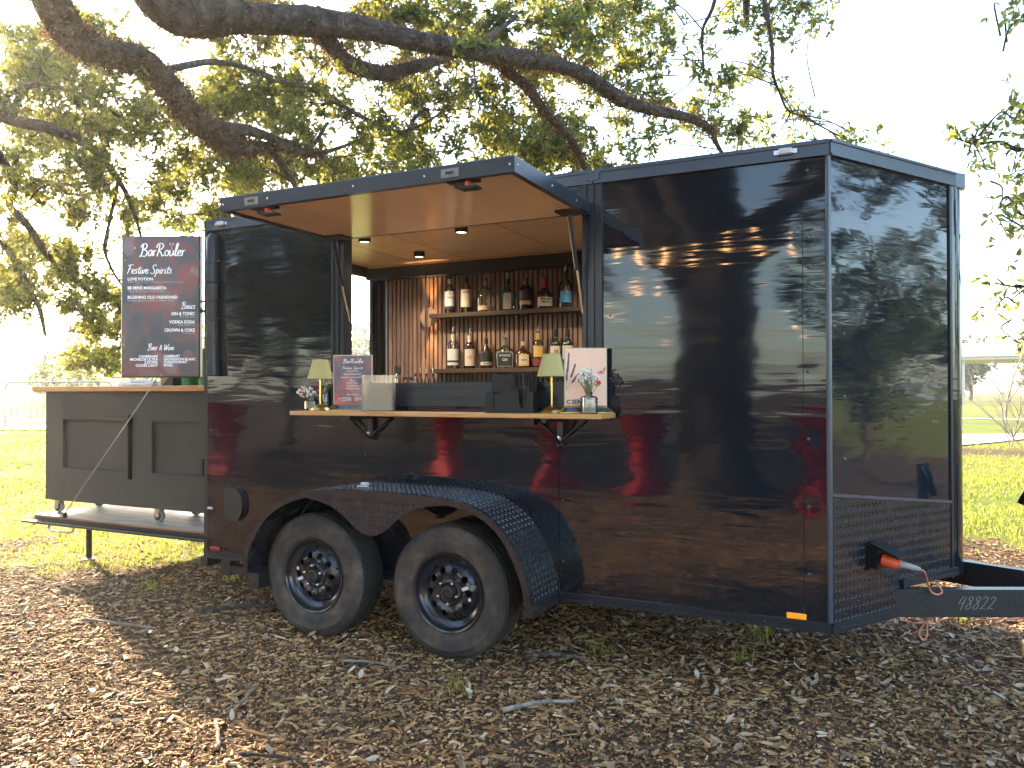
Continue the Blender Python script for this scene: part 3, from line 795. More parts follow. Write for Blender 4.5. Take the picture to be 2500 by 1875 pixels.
# ---- sticks lying on the mulch
def stick(pts, r, label, m='bark'):
    P = catmull([(x, y, float(terrain(x, y)) + z) for x, y, z in pts], 5)
    o = MB().tube([p + Vector((random.uniform(-1, 1), random.uniform(-1, 1), 0)) * r * 0.3 for p in P], [r * (1 - 0.45 * i / len(P)) * random.uniform(0.85, 1.15) for i in range(len(P))], 7).build('stick', M[m], smooth=True)
    tag(o, label, 'stick', 'sticks lying on the mulch')
stick([(1.50, -1.36, 0.02), (1.6, -1.44, 0.026), (1.69, -1.53, 0.02)], 0.010, 'short lichen-grey stick in the lower left of the mulch', 'bark_pale')
stick([(1.36, -1.0, 0.02), (1.42, -1.08, 0.032), (1.45, -1.17, 0.03), (1.44, -1.25, 0.02)], 0.006, 'curved pale bark strip just above the grey stick in lower left', 'bark_pale')
stick([(2.3, -0.1, 0.02), (2.42, -0.03, 0.03), (2.58, 0.0, 0.02)], 0.016, 'thick brown stick beside the front tyre')
stick([(0.15, -0.2, 0.02), (0.4, -0.02, 0.04), (0.62, 0.05, 0.03)], 0.02, 'knobbly dark stick lying behind the rear wheel')
stick([(2.5, -0.75, 0.02), (2.62, -0.62, 0.03), (2.74, -0.53, 0.02)], 0.011, 'thin grey stick in the mulch below the trailer side', 'bark_pale')
stick([(1.80, -1.52, 0.02), (1.92, -1.5, 0.026), (2.02, -1.46, 0.02)], 0.009, 'reddish bark strip right of the grey stick at bottom edge')
stick([(-0.35, -0.62, 0.02), (-0.05, -0.62, 0.03), (0.2, -0.56, 0.02)], 0.010, 'long thin stick on the sunlit mulch at far left', 'bark_pale')
stick([(1.5, -0.55, 0.02), (1.66, -0.52, 0.03), (1.85, -0.5, 0.015)], 0.007, 'slim straight stick in front of the gap between the wheels', 'bark_pale')
# ------------------------------------------------------------------ the bar trailer
LX = 3.7416; WY = 1.87; HW = 0.935; NX = 4.26; NY = 0.835
Z0, ZR, ZT, ZTOP = 0.300, 0.345, 2.405, 2.477
OX0, OX1, OZ0, OZ1 = 1.01, 2.69, 1.285, 2.40
TR = thing('bar_trailer', 'black enclosed two axle trailer with raised serving hatch and open rear ramp', 'trailer')
def part(mb, name, m, parent=TR, smooth=False, kind=None):
    return mb.build(name, M[m] if isinstance(m, str) else m, parent, smooth, kind=kind)

# side skin: four sheets, cut round the hatch
e = 0.0015
sh = MB().box(0.0, 0, ZR, OX0 - e, 0.004, ZT).box(OX0 + e - 0.003, 0, ZR, 1.226 - e, 0.004, OZ0 - e)
part(sh, 'side_panel', 'skin')
sh = MB().box(1.226 + e, -0.0012, ZR, 2.453 - e, 0.004, OZ0 - e)
part(sh, 'side_panel', 'skin')
sh = MB().box(2.453 + e, 0.0006, ZR, OX1, 0.004, OZ0 - e).box(OX1 + e - 0.0015, 0.0006, ZR, 3.631 - e, 0.004, ZT)
part(sh, 'side_panel', 'skin')
part(MB().box(3.631 + e, -0.0015, ZR, LX - 0.012, 0.004, ZT), 'corner_panel', 'skin')
# inner wall lining, far wall, front bulkhead, floor
part(MB().box(0.02, 0.006, 0.41, OX0, 0.05, 2.41).box(OX0, 0.006, 0.41, OX1, 0.05, OZ0).box(OX1, 0.006, 0.41, LX, 0.05, 2.41), 'inner_lining', 'wall_black')
part(MB().box(0.0, WY - 0.05, ZR, LX, WY, 2.42), 'far_wall', 'wall_black')
part(MB().box(LX - 0.05, 0.055, 0.41, LX - 0.02, WY - 0.055, 2.41), 'bulkhead', 'wall_black')
part(MB().box(0.0, 0.008, 0.345, LX - 0.02, WY - 0.055, 0.405), 'floor', 'deck')
# corner post, rub rail, roof trim
part(MB().tube([(LX - 0.004, 0.004, ZR), (LX - 0.004, 0.004, ZT)], 0.0125, 10), 'corner_post', 'trim', smooth=40)
def rail_profile(mb, x0, x1, y, z0, z1):
    h = z1 - z0
    mb.box(x0, y - 0.012, z0, x1, y + 0.02, z0 + h * 0.30)
    mb.box(x0, y - 0.006, z0 + h * 0.30, x1, y + 0.02, z0 + h * 0.62)
    mb.box(x0, y - 0.012, z0 + h * 0.62, x1, y + 0.02, z1)
    return mb
mb = MB(); rail_profile(mb, 0.0, 0.66, 0, Z0, ZR); rail_profile(mb, 0.66, 2.47, 0.003, Z0 + 0.002, ZR - 0.001); rail_profile(mb, 2.47, LX, 0, Z0, ZR)
part(mb, 'rub_rail', 'frame')
mb = MB()
for (x0, x1) in ((-0.004, 2.646 - 0.003), (2.646 + 0.003, LX + 0.004)):
    mb.box(x0, -0.016, ZT, x1, 0.03, ZT + 0.012).box(x0, -0.010, ZT + 0.012, x1, 0.03, ZTOP - 0.018).box(x0, -0.016, ZTOP - 0.018, x1, 0.03, ZTOP - 0.012).box(x0, -0.012, ZTOP - 0.012, x1, 0.03, ZTOP)
part(mb, 'roof_trim', 'trim')
part(MB().box(2.615, -0.019, ZT + 0.013, 2.680, -0.0105, ZTOP - 0.019), 'trim_joiner', 'trim')
# nose: two raked sheets meeting in a rounded prow
nd = Vector((NX - LX, NY, 0)).normalized(); nn = Vector((nd.y, -nd.x, 0))    # along, outward
NLEN = Vector((NX - LX, NY, 0)).length
def npt(u, z, o=0.0, far=False):
    p = Vector((LX, 0, 0)) + nd * u + nn * o
    y = p.y if not far else WY - p.y
    return (p.x, y, z)
def nbox(mb, u0, u1, z0, z1, o0, o1, far=False, z0b=None, z1b=None):
    z0b = z0 if z0b is None else z0b; z1b = z1 if z1b is None else z1b
    P = [npt(u0, z0, o1, far), npt(u1, z0b, o1, far), npt(u1, z0b, o0, far), npt(u0, z0, o0, far), npt(u0, z1, o1, far), npt(u1, z1b, o1, far), npt(u1, z1b, o0, far), npt(u0, z1, o0, far)]
    return mb.hexa(P)
UJ = 0.088
PL0, PL1 = 0.900, 0.795        # sloping top edge of the tread plate
for far in (False, True):
    part(nbox(MB(), 0.006, UJ - e, Z0 + 0.1, ZT, -0.004, 0.0015, far), 'nose_corner_panel', 'nose')
    part(nbox(MB(), UJ + e, NLEN - 0.022, 0.45, ZT, -0.004, 0.0, far), 'nose_panel', 'nose')
    part(nbox(MB(), NLEN - 0.022, NLEN - 0.002, 0.42, ZT, -0.004, 0.008, far), 'nose_strip', 'frame')
# prow cap
P0 = Vector(npt(NLEN - 0.002, 0, 0.003)); arc = []
for k in range(11):
    t = k / 10.0
    y = P0.y + (WY - 2 * P0.y) * t
    arc.append((P0.x + 0.052 * (1 - (2 * t - 1) ** 2) ** 0.8, y))
vs_ = []; fs = []
for (x, y) in arc: vs_ += [(x, y, 0.43), (x, y, ZT)]
for k in range(10): fs.append((2 * k, 2 * k + 2, 2 * k + 3, 2 * k + 1))
part(MB().add(vs_, fs), 'nose_cap', 'nose', smooth=True)
# tread plate with raised lugs
def lugs(name, fn, nu, nv, su, sv, keep, m, parent, ln=0.0095, wd=0.0022, h=0.0016):
    mb = MB()
    for i in range(nu):
        for j in range(nv):
            u = i * su + (su / 2 if j % 2 else 0); v = j * sv
            if not keep(u, v): continue
            a = R(38) if j % 2 else R(142)
            c, s_ = math.cos(a), math.sin(a)
            q = [(u + c * ln, v + s_ * ln), (u - s_ * wd, v + c * wd), (u - c * ln, v - s_ * ln), (u + s_ * wd, v - c * wd)]
            P = [fn(a_, b_, 0.0003) for a_, b_ in q]
            top = [fn(u + c * ln * 0.55, v + s_ * ln * 0.55, h), fn(u - c * ln * 0.55, v - s_ * ln * 0.55, h)]
            mb.add(P + top, [(0, 1, 4), (1, 2, 5, 4), (2, 3, 5), (3, 0, 4, 5)])
    return mb.build(name, m, parent, kind='stuff')
plate_top = lambda u: PL0 + (PL1 - PL0) * u / NLEN
USTEP = 0.535
pl = MB(); nbox(pl, 0.012, USTEP, Z0 + 0.03, plate_top(0.012), 0.0, 0.004, False, None, plate_top(USTEP)); nbox(pl, USTEP, NLEN - 0.024, 0.46, plate_top(USTEP), 0.0, 0.0042, False, None, plate_top(NLEN - 0.024))
plate = part(pl, 'tread_plate', 'plate')
lugs('tread_pattern', lambda u, v, o: npt(u + 0.012, v + 0.33, o + 0.0042), 34, 30, 0.029, 0.0215,
     lambda u, v: 0.008 < u < NLEN - 0.045 and v + 0.33 < plate_top(u) - 0.014 and v > 0.012 and (u < USTEP - 0.03 or v + 0.33 > 0.475), M['lug'], plate, 0.0115, 0.0034, 0.0036)
# top J-strip follows the slope
P = []
for (u, o) in ((0.0, 0.011), (NLEN - 0.02, 0.011), (NLEN - 0.02, 0.0), (0.0, 0.0)): P.append(npt(u, plate_top(u), o))
for (u, o) in ((0.0, 0.011), (NLEN - 0.02, 0.011), (NLEN - 0.02, 0.0), (0.0, 0.0)): P.append(npt(u, plate_top(u) + 0.013, o))
part(MB().hexa(P), 'plate_strip', 'trim', plate)
for (u0, u1, z0, z1) in ((0.0, USTEP + 0.012, Z0, Z0 + 0.045), (USTEP + 0.012, NLEN + 0.03, 0.432, 0.470)):
    mb = MB(); nbox(mb, u0, u1, z0, z0 + 0.015, -0.004, 0.016); nbox(mb, u0, u1, z0 + 0.015, z1 - 0.014, -0.004, 0.010); nbox(mb, u0, u1, z1 - 0.014, z1, -0.004, 0.016)
    part(mb, 'nose_rail', 'frame')
mb = MB(); nbox(mb, USTEP - 0.012, USTEP + 0.012, Z0 + 0.0455, 0.468, -0.004, 0.019); part(mb, 'nose_rail_upright', 'frame')
# roof and nose roof trim
outline = [(0, 0), (LX, 0), (NX - 0.01, NY), (NX + 0.045, HW), (NX - 0.01, WY - NY), (LX, WY), (0, WY)]
part(MB().prism(outline, lambda p, k: (p[0], p[1], 2.44 + 0.03 * k)), 'roof', 'trim')
for far in (False, True):
    mb = MB(); nbox(mb, 0.003, NLEN + 0.035, ZT, ZT + 0.012, -0.03, 0.016, far); nbox(mb, 0.003, NLEN + 0.035, ZT + 0.012, ZTOP - 0.012, -0.03, 0.010, far); nbox(mb, 0.003, NLEN + 0.035, ZTOP - 0.012, ZTOP, -0.03, 0.016, far)
    part(mb, 'nose_trim', 'trim')
part(MB().prism([(NX + 0.02, NY + 0.02), (NX + 0.072, HW - 0.03), (NX + 0.072, HW + 0.03), (NX + 0.02, WY - NY - 0.02)], lambda p, k: (p[0], p[1], ZT + (ZTOP - ZT) * k)), 'nose_trim_cap', 'trim')
# rear posts, header, back end cap
part(MB().box(-0.03, 0.0, 0.30, -0.001, 0.075, 2.478).box(-0.03, 0.0765, 2.33, -0.001, WY - 0.0765, 2.478).box(-0.03, WY - 0.075, 0.30, -0.001, WY, 2.478), 'rear_frame', 'frame')
part(MB().box(-0.06, 0.0, 0.24, 0.0, WY, 0.298), 'rear_sill', 'chassis')

# rivets (each a couple of pixels): one joined part
mb = MB()
def rivet(p, n_, r=0.0055):
    z = Vector(n_).to_track_quat('Z', 'Y').to_matrix()
    mb.lathe([(r, 0), (r * 0.75, r * 0.45), (0, r * 0.62)], 8, p, z, cap=False)
for z in np.arange(0.55, 2.4, 0.30): rivet((3.652, -0.0015, z), (0, -1, 0), 0.008)
for z in np.arange(0.5, 2.4, 0.28): rivet(npt(UJ + 0.014, z, 0.0), nn, 0.008)
for z in np.arange(0.5, 2.3, 0.31): rivet((0.03, 0, z), (0, -1, 0)); rivet((2.73, 0.0006, z) if z > 1.3 else (2.475, 0.0006, z), (0, -1, 0)); 
for z in np.arange(0.5, 1.25, 0.25): rivet((1.245, -0.0012, z), (0, -1, 0))
for x in np.arange(0.1, LX, 0.42): rivet((x, -0.006, Z0 + 0.02), (0, -1, 0), 0.005)
for u in np.arange(0.06, USTEP, 0.22): rivet(npt(u, Z0 + 0.022, 0.010), nn, 0.005)
for u in np.arange(0.05, NLEN - 0.05, 0.24): rivet(npt(u, plate_top(u) - 0.012, 0.0042), nn, 0.004)
for x in (2.625, 2.67):
    for z in (ZT + 0.022, ZTOP - 0.03): rivet((x, -0.019, z), (0, -1, 0), 0.005)
part(mb, 'rivets', 'trim', smooth=True, kind='stuff')

# hatch frame: ridged extrusion on four sides
def ridged(mb, a, b_, horizontal, lo, hi):
    k = 5
    for i in range(k):
        t0 = lo + (hi - lo) * i / k; t1 = lo + (hi - lo) * (i + 1) / k
        o = (-0.016, -0.009, -0.02, -0.011, -0.024)[i]
        if horizontal: mb.box(a, o, t0, b_, 0.055, t1)
        else: mb.box(t0, o, a, t1, 0.055, b_)
FW = 0.098
fr = MB(); ridged(fr, OZ0, OZ1, False, OX0, OX0 + FW)
part(fr, 'hatch_jamb', 'frame')
fr = MB()
for i in range(5):
    t0 = OX1 - FW * (i + 1) / 5; t1 = OX1 - FW * i / 5
    fr.box(t0, (-0.016, -0.009, -0.02, -0.011, -0.024)[i], OZ0, t1, 0.055, OZ1)
part(fr, 'hatch_jamb', 'frame')
fr = MB(); ridged(fr, OX0 + FW + 0.001, OX1 - FW - 0.001, True, OZ0, OZ0 + 0.130); part(fr, 'hatch_sill', 'frame')
fr = MB()
for i in range(4):
    t0 = OZ1 - 0.075 * (i + 1) / 4; t1 = OZ1 - 0.075 * i / 4
    fr.box(OX0 + FW + 0.001, (-0.016, -0.009, -0.02, -0.012)[i], t0, OX1 - FW - 0.001, 0.055, t1)
part(fr, 'hatch_head', 'frame')

# raised hatch door
HA = R(-0.15); HY, HZ = -0.026, 2.301
hx0, hx1, hl, ht = OX0 + 0.045, OX1 - 0.05, 0.885, 0.062
def hp(x, s_, o):     # s_ outwards from hinge, o upwards
    return (x, HY - s_ * math.cos(HA) - o * math.sin(HA) * 0 , HZ - 0.03 + s_ * math.sin(HA) + o)
def hbox(mb, x0, x1, s0, s1, o0, o1):
    P = [hp(x0, s1, o0), hp(x1, s1, o0), hp(x1, s0, o0), hp(x0, s0, o0), hp(x0, s1, o1), hp(x1, s1, o1), hp(x1, s0, o1), hp(x0, s0, o1)]
    return mb.hexa(P)
mb = MB(); b_ = 0.03
hbox(mb, hx0, hx1, hl - b_, hl, -0.028, ht - 0.028); hbox(mb, hx0, hx1, 0.0, 0.018, -0.02, ht - 0.03); hbox(mb, hx0, hx0 + b_, 0.0185, hl - b_ - 0.0005, -0.028, ht - 0.028); hbox(mb, hx1 - b_, hx1, 0.0185, hl - b_ - 0.0005, -0.028, ht - 0.028)
hatch = part(mb, 'hatch_door', 'frame')
part(hbox(MB(), hx0 + b_ + 0.0005, 1.4, 0.019, hl - b_ - 0.001, -0.018, 0.0), 'hatch_lining', 'awning_ply', hatch)
part(hbox(MB(), 1.4015, hx1 - b_ - 0.0005, 0.019, hl - b_ - 0.001, -0.019, 0.0), 'hatch_lining', 'awning_ply', hatch)
part(hbox(MB(), hx0 + 0.004, hx1 - 0.004, 0.004, hl - 0.004, ht - 0.0275, ht - 0.022), 'hatch_skin', 'trim', hatch)
for xl in (1.257, 2.344):
    mb = MB(); hbox(mb, xl - 0.042, xl + 0.042, hl, hl + 0.004, -0.016, 0.020); hbox(mb, xl - 0.022, xl + 0.022, hl + 0.004, hl + 0.007, -0.008, 0.012)
    part(mb, 'strike_plate', 'dull_steel', hatch)
    part(hbox(MB(), xl - 0.018, xl + 0.018, hl + 0.0071, hl + 0.0085, -0.004, 0.008), 'keyhole', 'chassis', hatch)
    mb = MB(); hbox(mb, xl - 0.035, xl + 0.105, hl - 0.075, hl - 0.028, -0.030, -0.019); hbox(mb, xl + 0.0, xl + 0.05, hl - 0.068, hl - 0.035, -0.052, -0.030); hbox(mb, xl + 0.02, xl + 0.105, hl - 0.085, hl - 0.03, -0.060, -0.050)
    lt = part(mb, 'latch', 'plastic_matt', hatch)
    part(hbox(MB(), xl + 0.055, xl + 0.072, hl - 0.05, hl - 0.028, -0.049, -0.032), 'latch_button', 'plug', lt)
for xs, b2 in ((hx0 + 0.09, (1.128, 0.01, 1.775)), (hx1 - 0.06, (2.592, -0.02, 1.757))):
    top = hp(xs, 0.14, -0.05)
    mb = MB(); hbox(mb, xs - 0.075, xs + 0.06, 0.04, 0.15, -0.030, -0.0195); part(mb, 'strut_bracket', 'plastic_matt', hatch)
    b3 = Vector(b2); t3 = Vector(top); mid = t3.lerp(b3, 0.55)
    st = part(MB().tube([t3, mid], 0.011, 10), 'gas_strut', 'plastic', TR, smooth=40)
    part(MB().tube([mid, b3], 0.0055, 8), 'strut_rod', 'steel', st, smooth=40)
mb = MB()
for x in (hx0 + 0.02, hx0 + 0.30, 1.85, hx1 - 0.42, hx1 - 0.02):
    p = hp(x, hl, 0.004); mb.lathe([(0.006, 0), (0.005, 0.003), (0, 0.004)], 8, p, Matrix.Rotation(R(90), 3, 'X'), cap=False)
for s_ in (0.2, 0.5, 0.86):
    p = hp(hx1, s_, 0.004); mb.lathe([(0.006, 0), (0.005, 0.003), (0, 0.004)], 8, p, Matrix.Rotation(R(90), 3, 'Y'), cap=False)
part(mb, 'hatch_screws', 'steel', hatch, kind='stuff')

# serving shelf on fold-down brackets
shelf = part(MB().bbox(0.902, -0.25, 1.2335, 2.765, -0.028, 1.257, 0.003), 'serving_shelf', 'counter')
def bracket(x):
    mb = MB()
    mb.box(x - 0.016, -0.028, 1.09, x + 0.016, -0.004, 1.232)
    mb.box(x - 0.012, -0.235, 1.212, x + 0.012, -0.030, 1.2325)
    mb.tube([(x, -0.2, 1.21), (x, -0.03, 1.10)], 0.008, 8)
    mb.tube([(x - 0.13, -0.02, 1.215), (x - 0.01, -0.02, 1.12)], 0.006, 6); mb.tube([(x + 0.13, -0.02, 1.215), (x + 0.01, -0.02, 1.12)], 0.006, 6)
    mb.box(x - 0.19, -0.06, 1.195, x - 0.13, -0.006, 1.232)
    b = part(mb, 'shelf_bracket', 'plastic', TR)
    part(MB().lathe([(0.014, 0), (0.014, 0.02), (0, 0.022)], 10, (x, -0.028, 1.125), Matrix.Rotation(R(90), 3, 'X')), 'pivot_pin', 'steel', b)
bracket(1.30); bracket(2.47)

# marker lights, reflectors, vent, rolled cover at the rear corner
mb = MB().bbox(3.556, -0.012, 0.347, 3.640, -0.0016, 0.373, 0.003); part(mb, 'side_marker', 'amber')
part(MB().bbox(0.036, -0.014, 0.352, 0.118, -0.0012, 0.374, 0.003), 'side_marker', 'red_lens')
for x, z in ((3.562, 2.441), (0.13, 2.441)):
    k = part(MB().bbox(x - 0.030, -0.030, z - 0.014, x + 0.030, -0.0165, z + 0.014, 0.005), 'roof_marker', 'clear_lens')
    part(MB().box(x - 0.05, -0.0165, z - 0.010, x + 0.05, -0.0105, z + 0.010), 'marker_base', 'steel', k)
part(MB().bbox(0.008, -0.010, 0.610, 0.050, -0.001, 0.626, 0.003), 'rear_reflector', 'clear_lens')
vent = [(0.175, 0.56)] + [(0.265 + 0.065 * math.sin(t), 0.655 + 0.1 * math.cos(t) * -1) for t in np.linspace(0.0, math.pi, 9)] + [(0.175, 0.755)]
part(MB().prism([(x, z) for x, z in vent], lambda p, k: (p[0], -0.001 - 0.03 * k, p[1])), 'vent_cover', 'chassis')
part(MB().prism([(0.25 + (x - 0.25) * 1.14, 0.657 + (z - 0.657) * 1.12) for x, z in vent], lambda p, k: (p[0], -0.0008 - 0.006 * k, p[1])), 'vent_flange', 'chassis')
prof = [(0.058, -0.012, 2.375, 0.022), (0.066, -0.03, 2.34, 0.034), (0.072, -0.034, 2.1, 0.036), (0.074, -0.034, 1.8, 0.037), (0.08, -0.036, 1.55, 0.040), (0.086, -0.036, 1.47, 0.042)]
cov = part(MB().tube([(x, y, z) for x, y, z, r in prof], [r for *_, r in prof], 14), 'rolled_cover', 'chassis', smooth=50)
for z in (2.2, 2.07, 1.95, 1.83, 1.70, 1.57):
    part(MB().tube([(0.073 + 0.041 * math.cos(t), -0.034 + 0.041 * math.sin(t), z + 0.01 * math.sin(t * 2)) for t in np.linspace(0, 2 * math.pi, 15)], 0.0045, 6), 'tie', 'plastic', cov, smooth=True)

# ceiling with seams, header, slat wall, shelves
for i, (x0, x1) in enumerate(((0.0, 0.53), (0.535, 0.965), (0.97, 1.76), (1.765, 2.69), (2.695, LX - 0.06))):
    part(MB().box(x0 + 0.002, 0.056, 2.412, x1 - 0.002, WY - 0.056, 2.420), 'ceiling_panel', 'ply')
part(MB().box(0.0, 0.055, 2.421, LX - 0.06, WY - 0.055, 2.430), 'ceiling_backing', 'felt')
part(MB().box(0.0, 1.70, 2.305, LX - 0.06, WY - 0.052, 2.4115), 'header', 'wall_black')
part(MB().box(0.03, 1.6955, 2.398, LX - 0.1, 1.6995, 2.4095), 'header_edging', 'counter')
for x, y in ((0.808, 1.263), (0.795, 0.604), (1.537, 0.612), (2.3, 1.25)):
    pk = part(MB().lathe([(0.042, 0), (0.042, -0.042), (0.036, -0.042), (0.034, -0.034)], 24, (x, y, 2.4115), cap=False), 'puck_light', 'plastic_matt', smooth=40)
    part(MB().lathe([(0.036, -0.037), (0, -0.037)], 24, (x, y, 2.4115), cap=False), 'diffuser', 'puck_glow', pk)
    ld = bpy.data.lights.new('puck_lamp', 'SPOT'); ld.energy = 8; ld.color = (1.0, 0.82, 0.60); ld.spot_size = R(150); ld.spot_blend = 0.6; ld.shadow_soft_size = 0.03
    lo = bpy.data.objects.new('puck_lamp', ld); COL.objects.link(lo); lo.location = (x, y, 2.36); lo.parent = pk
sw = part(MB().box(0.17, 1.802, 0.6, LX - 0.1, 1.8195, 2.304), 'slat_wall', 'felt')
first = None; k = 0
x = 0.176
while x < 3.58:
    if first is None:
        first = MB().bbox(0, 1.784, 0.9, 0.0275, 1.8019, 2.3, 0.001).build('slat', M['slat'], sw); first.location.x = x
    else:
        c = first.copy(); COL.objects.link(c); c.parent = sw; c.location.x = x
    x += 0.0405
for (z, xa, xb) in ((1.988, 0.645, 2.02), (1.546, 0.655, 2.05)):
    part(MB().bbox(xa, 1.665, z - 0.034, xb, 1.7835, z, 0.002), 'bottle_shelf', 'dark_wood')
part(MB().box(0.12, 1.25, 1.36, 2.6, 1.7835, 1.40).box(0.14, 1.3, 0.41, 2.58, 1.78, 1.3595), 'back_counter', 'wall_black')
# edge post at the near end of the slat wall and far rear jamb curtain
part(MB().box(0.150, 1.775, 0.42, 0.162, 1.80, 2.31), 'wall_edge_strip', 'grey_metal')
mb = MB(); P = []
for k in range(25):
    t = k / 24; P.append((0.02 + 0.12 * t, 1.775 + 0.018 * math.sin(t * 18)))
vs_ = []; fs = []
for (x, y) in P: vs_ += [(x, y, 0.5), (x, y, 2.3)]
for k in range(24): fs.append((2 * k, 2 * k + 2, 2 * k + 3, 2 * k + 1))
part(MB().add(vs_, fs), 'rear_curtain', 'felt', smooth=True)
# disc wall light washing the slats, with the black rod in front of it
lamp = part(MB().lathe([(0.078, 0), (0.080, 0.005), (0.0, 0.012)], 32, (0.602, 1.735, 1.969), Matrix.Rotation(R(90), 3, 'X'), cap=False).lathe([(0.028, 0), (0.028, 0.045)], 16, (0.602, 1.782, 1.969), Matrix.Rotation(R(90), 3, 'X')), 'wall_light', 'sconce', smooth=40)
for sgn in (1, -1):
    ld = bpy.data.lights.new('wall_wash', 'SPOT'); ld.energy = 6; ld.color = (1.0, 0.58, 0.25); ld.spot_size = R(64); ld.spot_blend = 0.8; ld.shadow_soft_size = 0.012
    lo = bpy.data.objects.new('wall_wash', ld); COL.objects.link(lo); lo.location = (0.602, 1.742, 1.969 + 0.03 * sgn); lo.parent = lamp
    lo.rotation_euler = (R(180 + 8) if sgn > 0 else R(-8), 0, 0)
part(MB().tube([(0.64, 1.62, 2.31), (0.64, 1.62, 1.63)], 0.007, 8), 'hanging_rod', 'plastic_matt')

# chassis
mb = MB()
for y in (0.12, WY - 0.24): mb.box(-0.02, y, 0.285, LX - 0.05, y + 0.05, 0.344)
for x in np.arange(0.1, LX, 0.42): mb.box(x, 0.175, 0.30, x + 0.04, WY - 0.245, 0.343)
part(mb, 'chassis_frame', 'chassis')
part(MB().box(0.12, -0.002, 0.20, 0.20, 0.08, 0.299).box(0.202, 0.0, 0.215, 0.60, 0.06, 0.262), 'rear_step', 'chassis')
AX = (1.088, 1.952); RAD = 0.344; YO = -0.272
for x in AX:
    part(MB().tube([(x, -0.05, RAD), (x, WY + 0.05, RAD)], 0.04, 12), 'axle', 'chassis', smooth=40)
# wheels
TW = 0.206
def build_wheel():
    w = bpy.data.objects.new('wheel', None); COL.objects.link(w); w.parent = TR
    RX = Matrix.Rotation(R(90), 3, 'X')         # lathe axis z -> -y (outwards)
    # tyre: outer face at local y = 0, inner at +TW
    h = TW / 2
    prof = [(0.200, -h + 0.018), (0.205, -h + 0.006), (0.225, -h - 0.004), (0.255, -h - 0.010), (0.285, -h - 0.008), (0.291, -h - 0.0105), (0.294, -h - 0.006), (0.312, -h + 0.000), (0.327, -h + 0.012), (0.3345, -h + 0.022)]
    full = [(r, z) for r, z in prof] + [(r, -z) for r, z in reversed(prof)]
    ty = MB().lathe([(r, -z) for r, z in full], 72, (0, h, 0), RX, cap=False).build('tyre', M['rubber'], w, smooth=50)
    tb = MB()
    nb = 84
    for row in range(6):                       # tread blocks, zig-zag rows
        z0 = -h + 0.016 + row * (TW - 0.032) / 6; z1 = z0 + (TW - 0.032) / 6 - 0.005
        for k in range(nb):
            for (ta, tbb, dz) in ((0.0, 0.48, 0.0), (0.48, 0.93, 0.0035)):
                a0_ = 2 * math.pi * (k + ta) / nb; a1_ = 2 * math.pi * (k + tbb) / nb
                r0 = 0.329; r1 = RAD - (0.004 if row in (0, 5) else 0.0)
                P = []
                for r in (r0, r1):
                    for (a_, z) in ((a0_, z0 + dz), (a1_, z0 + dz), (a1_, z1 + dz), (a0_, z1 + dz)):
                        P.append((r * math.cos(a_), z + h, r * math.sin(a_)))
                tb.add(P, [(4, 5, 6, 7), (0, 1, 5, 4), (1, 2, 6, 5), (2, 3, 7, 6), (3, 0, 4, 7)])
    tb.build('tread', M['rubber_tread'], ty, kind='stuff')
    # sidewall lettering
    lt = MB()
    for word, ang0 in (('ST205/75R15', 236),):
        for i, ch in enumerate(word):
            if ch == ' ': continue
            g = text_mb(ch, 0.026, bold=0.0004); a = R(ang0 + (-1 if ang0 < 180 else 1) * i * 5.0)
            rot = Matrix.Rotation(a - math.pi / 2 if ang0 < 180 else a + math.pi / 2, 4, 'Z')
            r = 0.262 if ang0 < 180 else 0.276
            Mx = Matrix.Rotation(R(90), 4, 'X') @ Matrix.Translation((r * math.cos(a), r * math.sin(a), 0.0115)) @ rot
            place(g, Mx); lt.add(g.v, g.f)
    lt.build('sidewall_lettering', M['letter_rubber'], ty)
    # steel rim with ten round holes
    rim = MB().lathe([(0.190, -0.05), (0.200, -0.012), (0.204, -0.004), (0.201, 0.002), (0.193, 0.000), (0.187, -0.010), (0.184, -0.024), (0.172, -0.034), (0.158, -0.036), (0.150, -0.045)], 60, (0, 0, 0), RX, cap=False).build('rim', M['rim'], w, smooth=45)
    d = MB(); n_h = 10; ri, ro = 0.070, 0.1505; rc, rh = 0.112, 0.0185
    def surf(r):
        t = (r - ri) / (ro - ri)
        return -0.024 - 0.021 * t ** 2 + 0.012 * math.sin(math.pi * min(max(t, 0), 1))
    for k in range(n_h):
        th0 = 2 * math.pi * k / n_h; half = math.pi / n_h; q = 20
        inner = []; mid = []; outer = []
        for i in range(q):
            ph = 2 * math.pi * i / q
            inner.append((rc + rh * math.cos(ph), rh * math.sin(ph)))
            # ray to the rectangle r in [ri, ro], arc in [-half*rc, half*rc]
            cx_, sx_ = math.cos(ph), math.sin(ph)
            ts = []
            if cx_ > 1e-6: ts.append((ro - rc) / cx_)
            if cx_ < -1e-6: ts.append((ri - rc) / cx_)
            if abs(sx_) > 1e-6: ts.append(half * rc / abs(sx_))
            t = min(ts); outer.append((rc + cx_ * t, sx_ * t))
        vs_ = []
        for (r, s_) in inner + outer:
            a_ = th0 + s_ / rc
            vs_.append((r * math.cos(a_), -surf(r), r * math.sin(a_)))
        for (r, s_) in inner:
            a_ = th0 + s_ / rc; vs_.append((r * 0.99 * math.cos(a_), -surf(r) + 0.012, r * 0.99 * math.sin(a_)))
        fs = []
        for i in range(q):
            j = (i + 1) % q
            fs.append((i, j, q + j, q + i)); fs.append((j, i, 2 * q + i, 2 * q + j))
        d.add(vs_, fs)
    d.build('wheel_disc', M['rim'], rim, smooth=40)
    MB().lathe([(0.0705, -0.024), (0.066, -0.016), (0.052, -0.014), (0.046, -0.018), (0.040, -0.020)], 40, (0, 0, 0), RX, cap=False).build('hub_plate', M['rim'], rim, smooth=40)
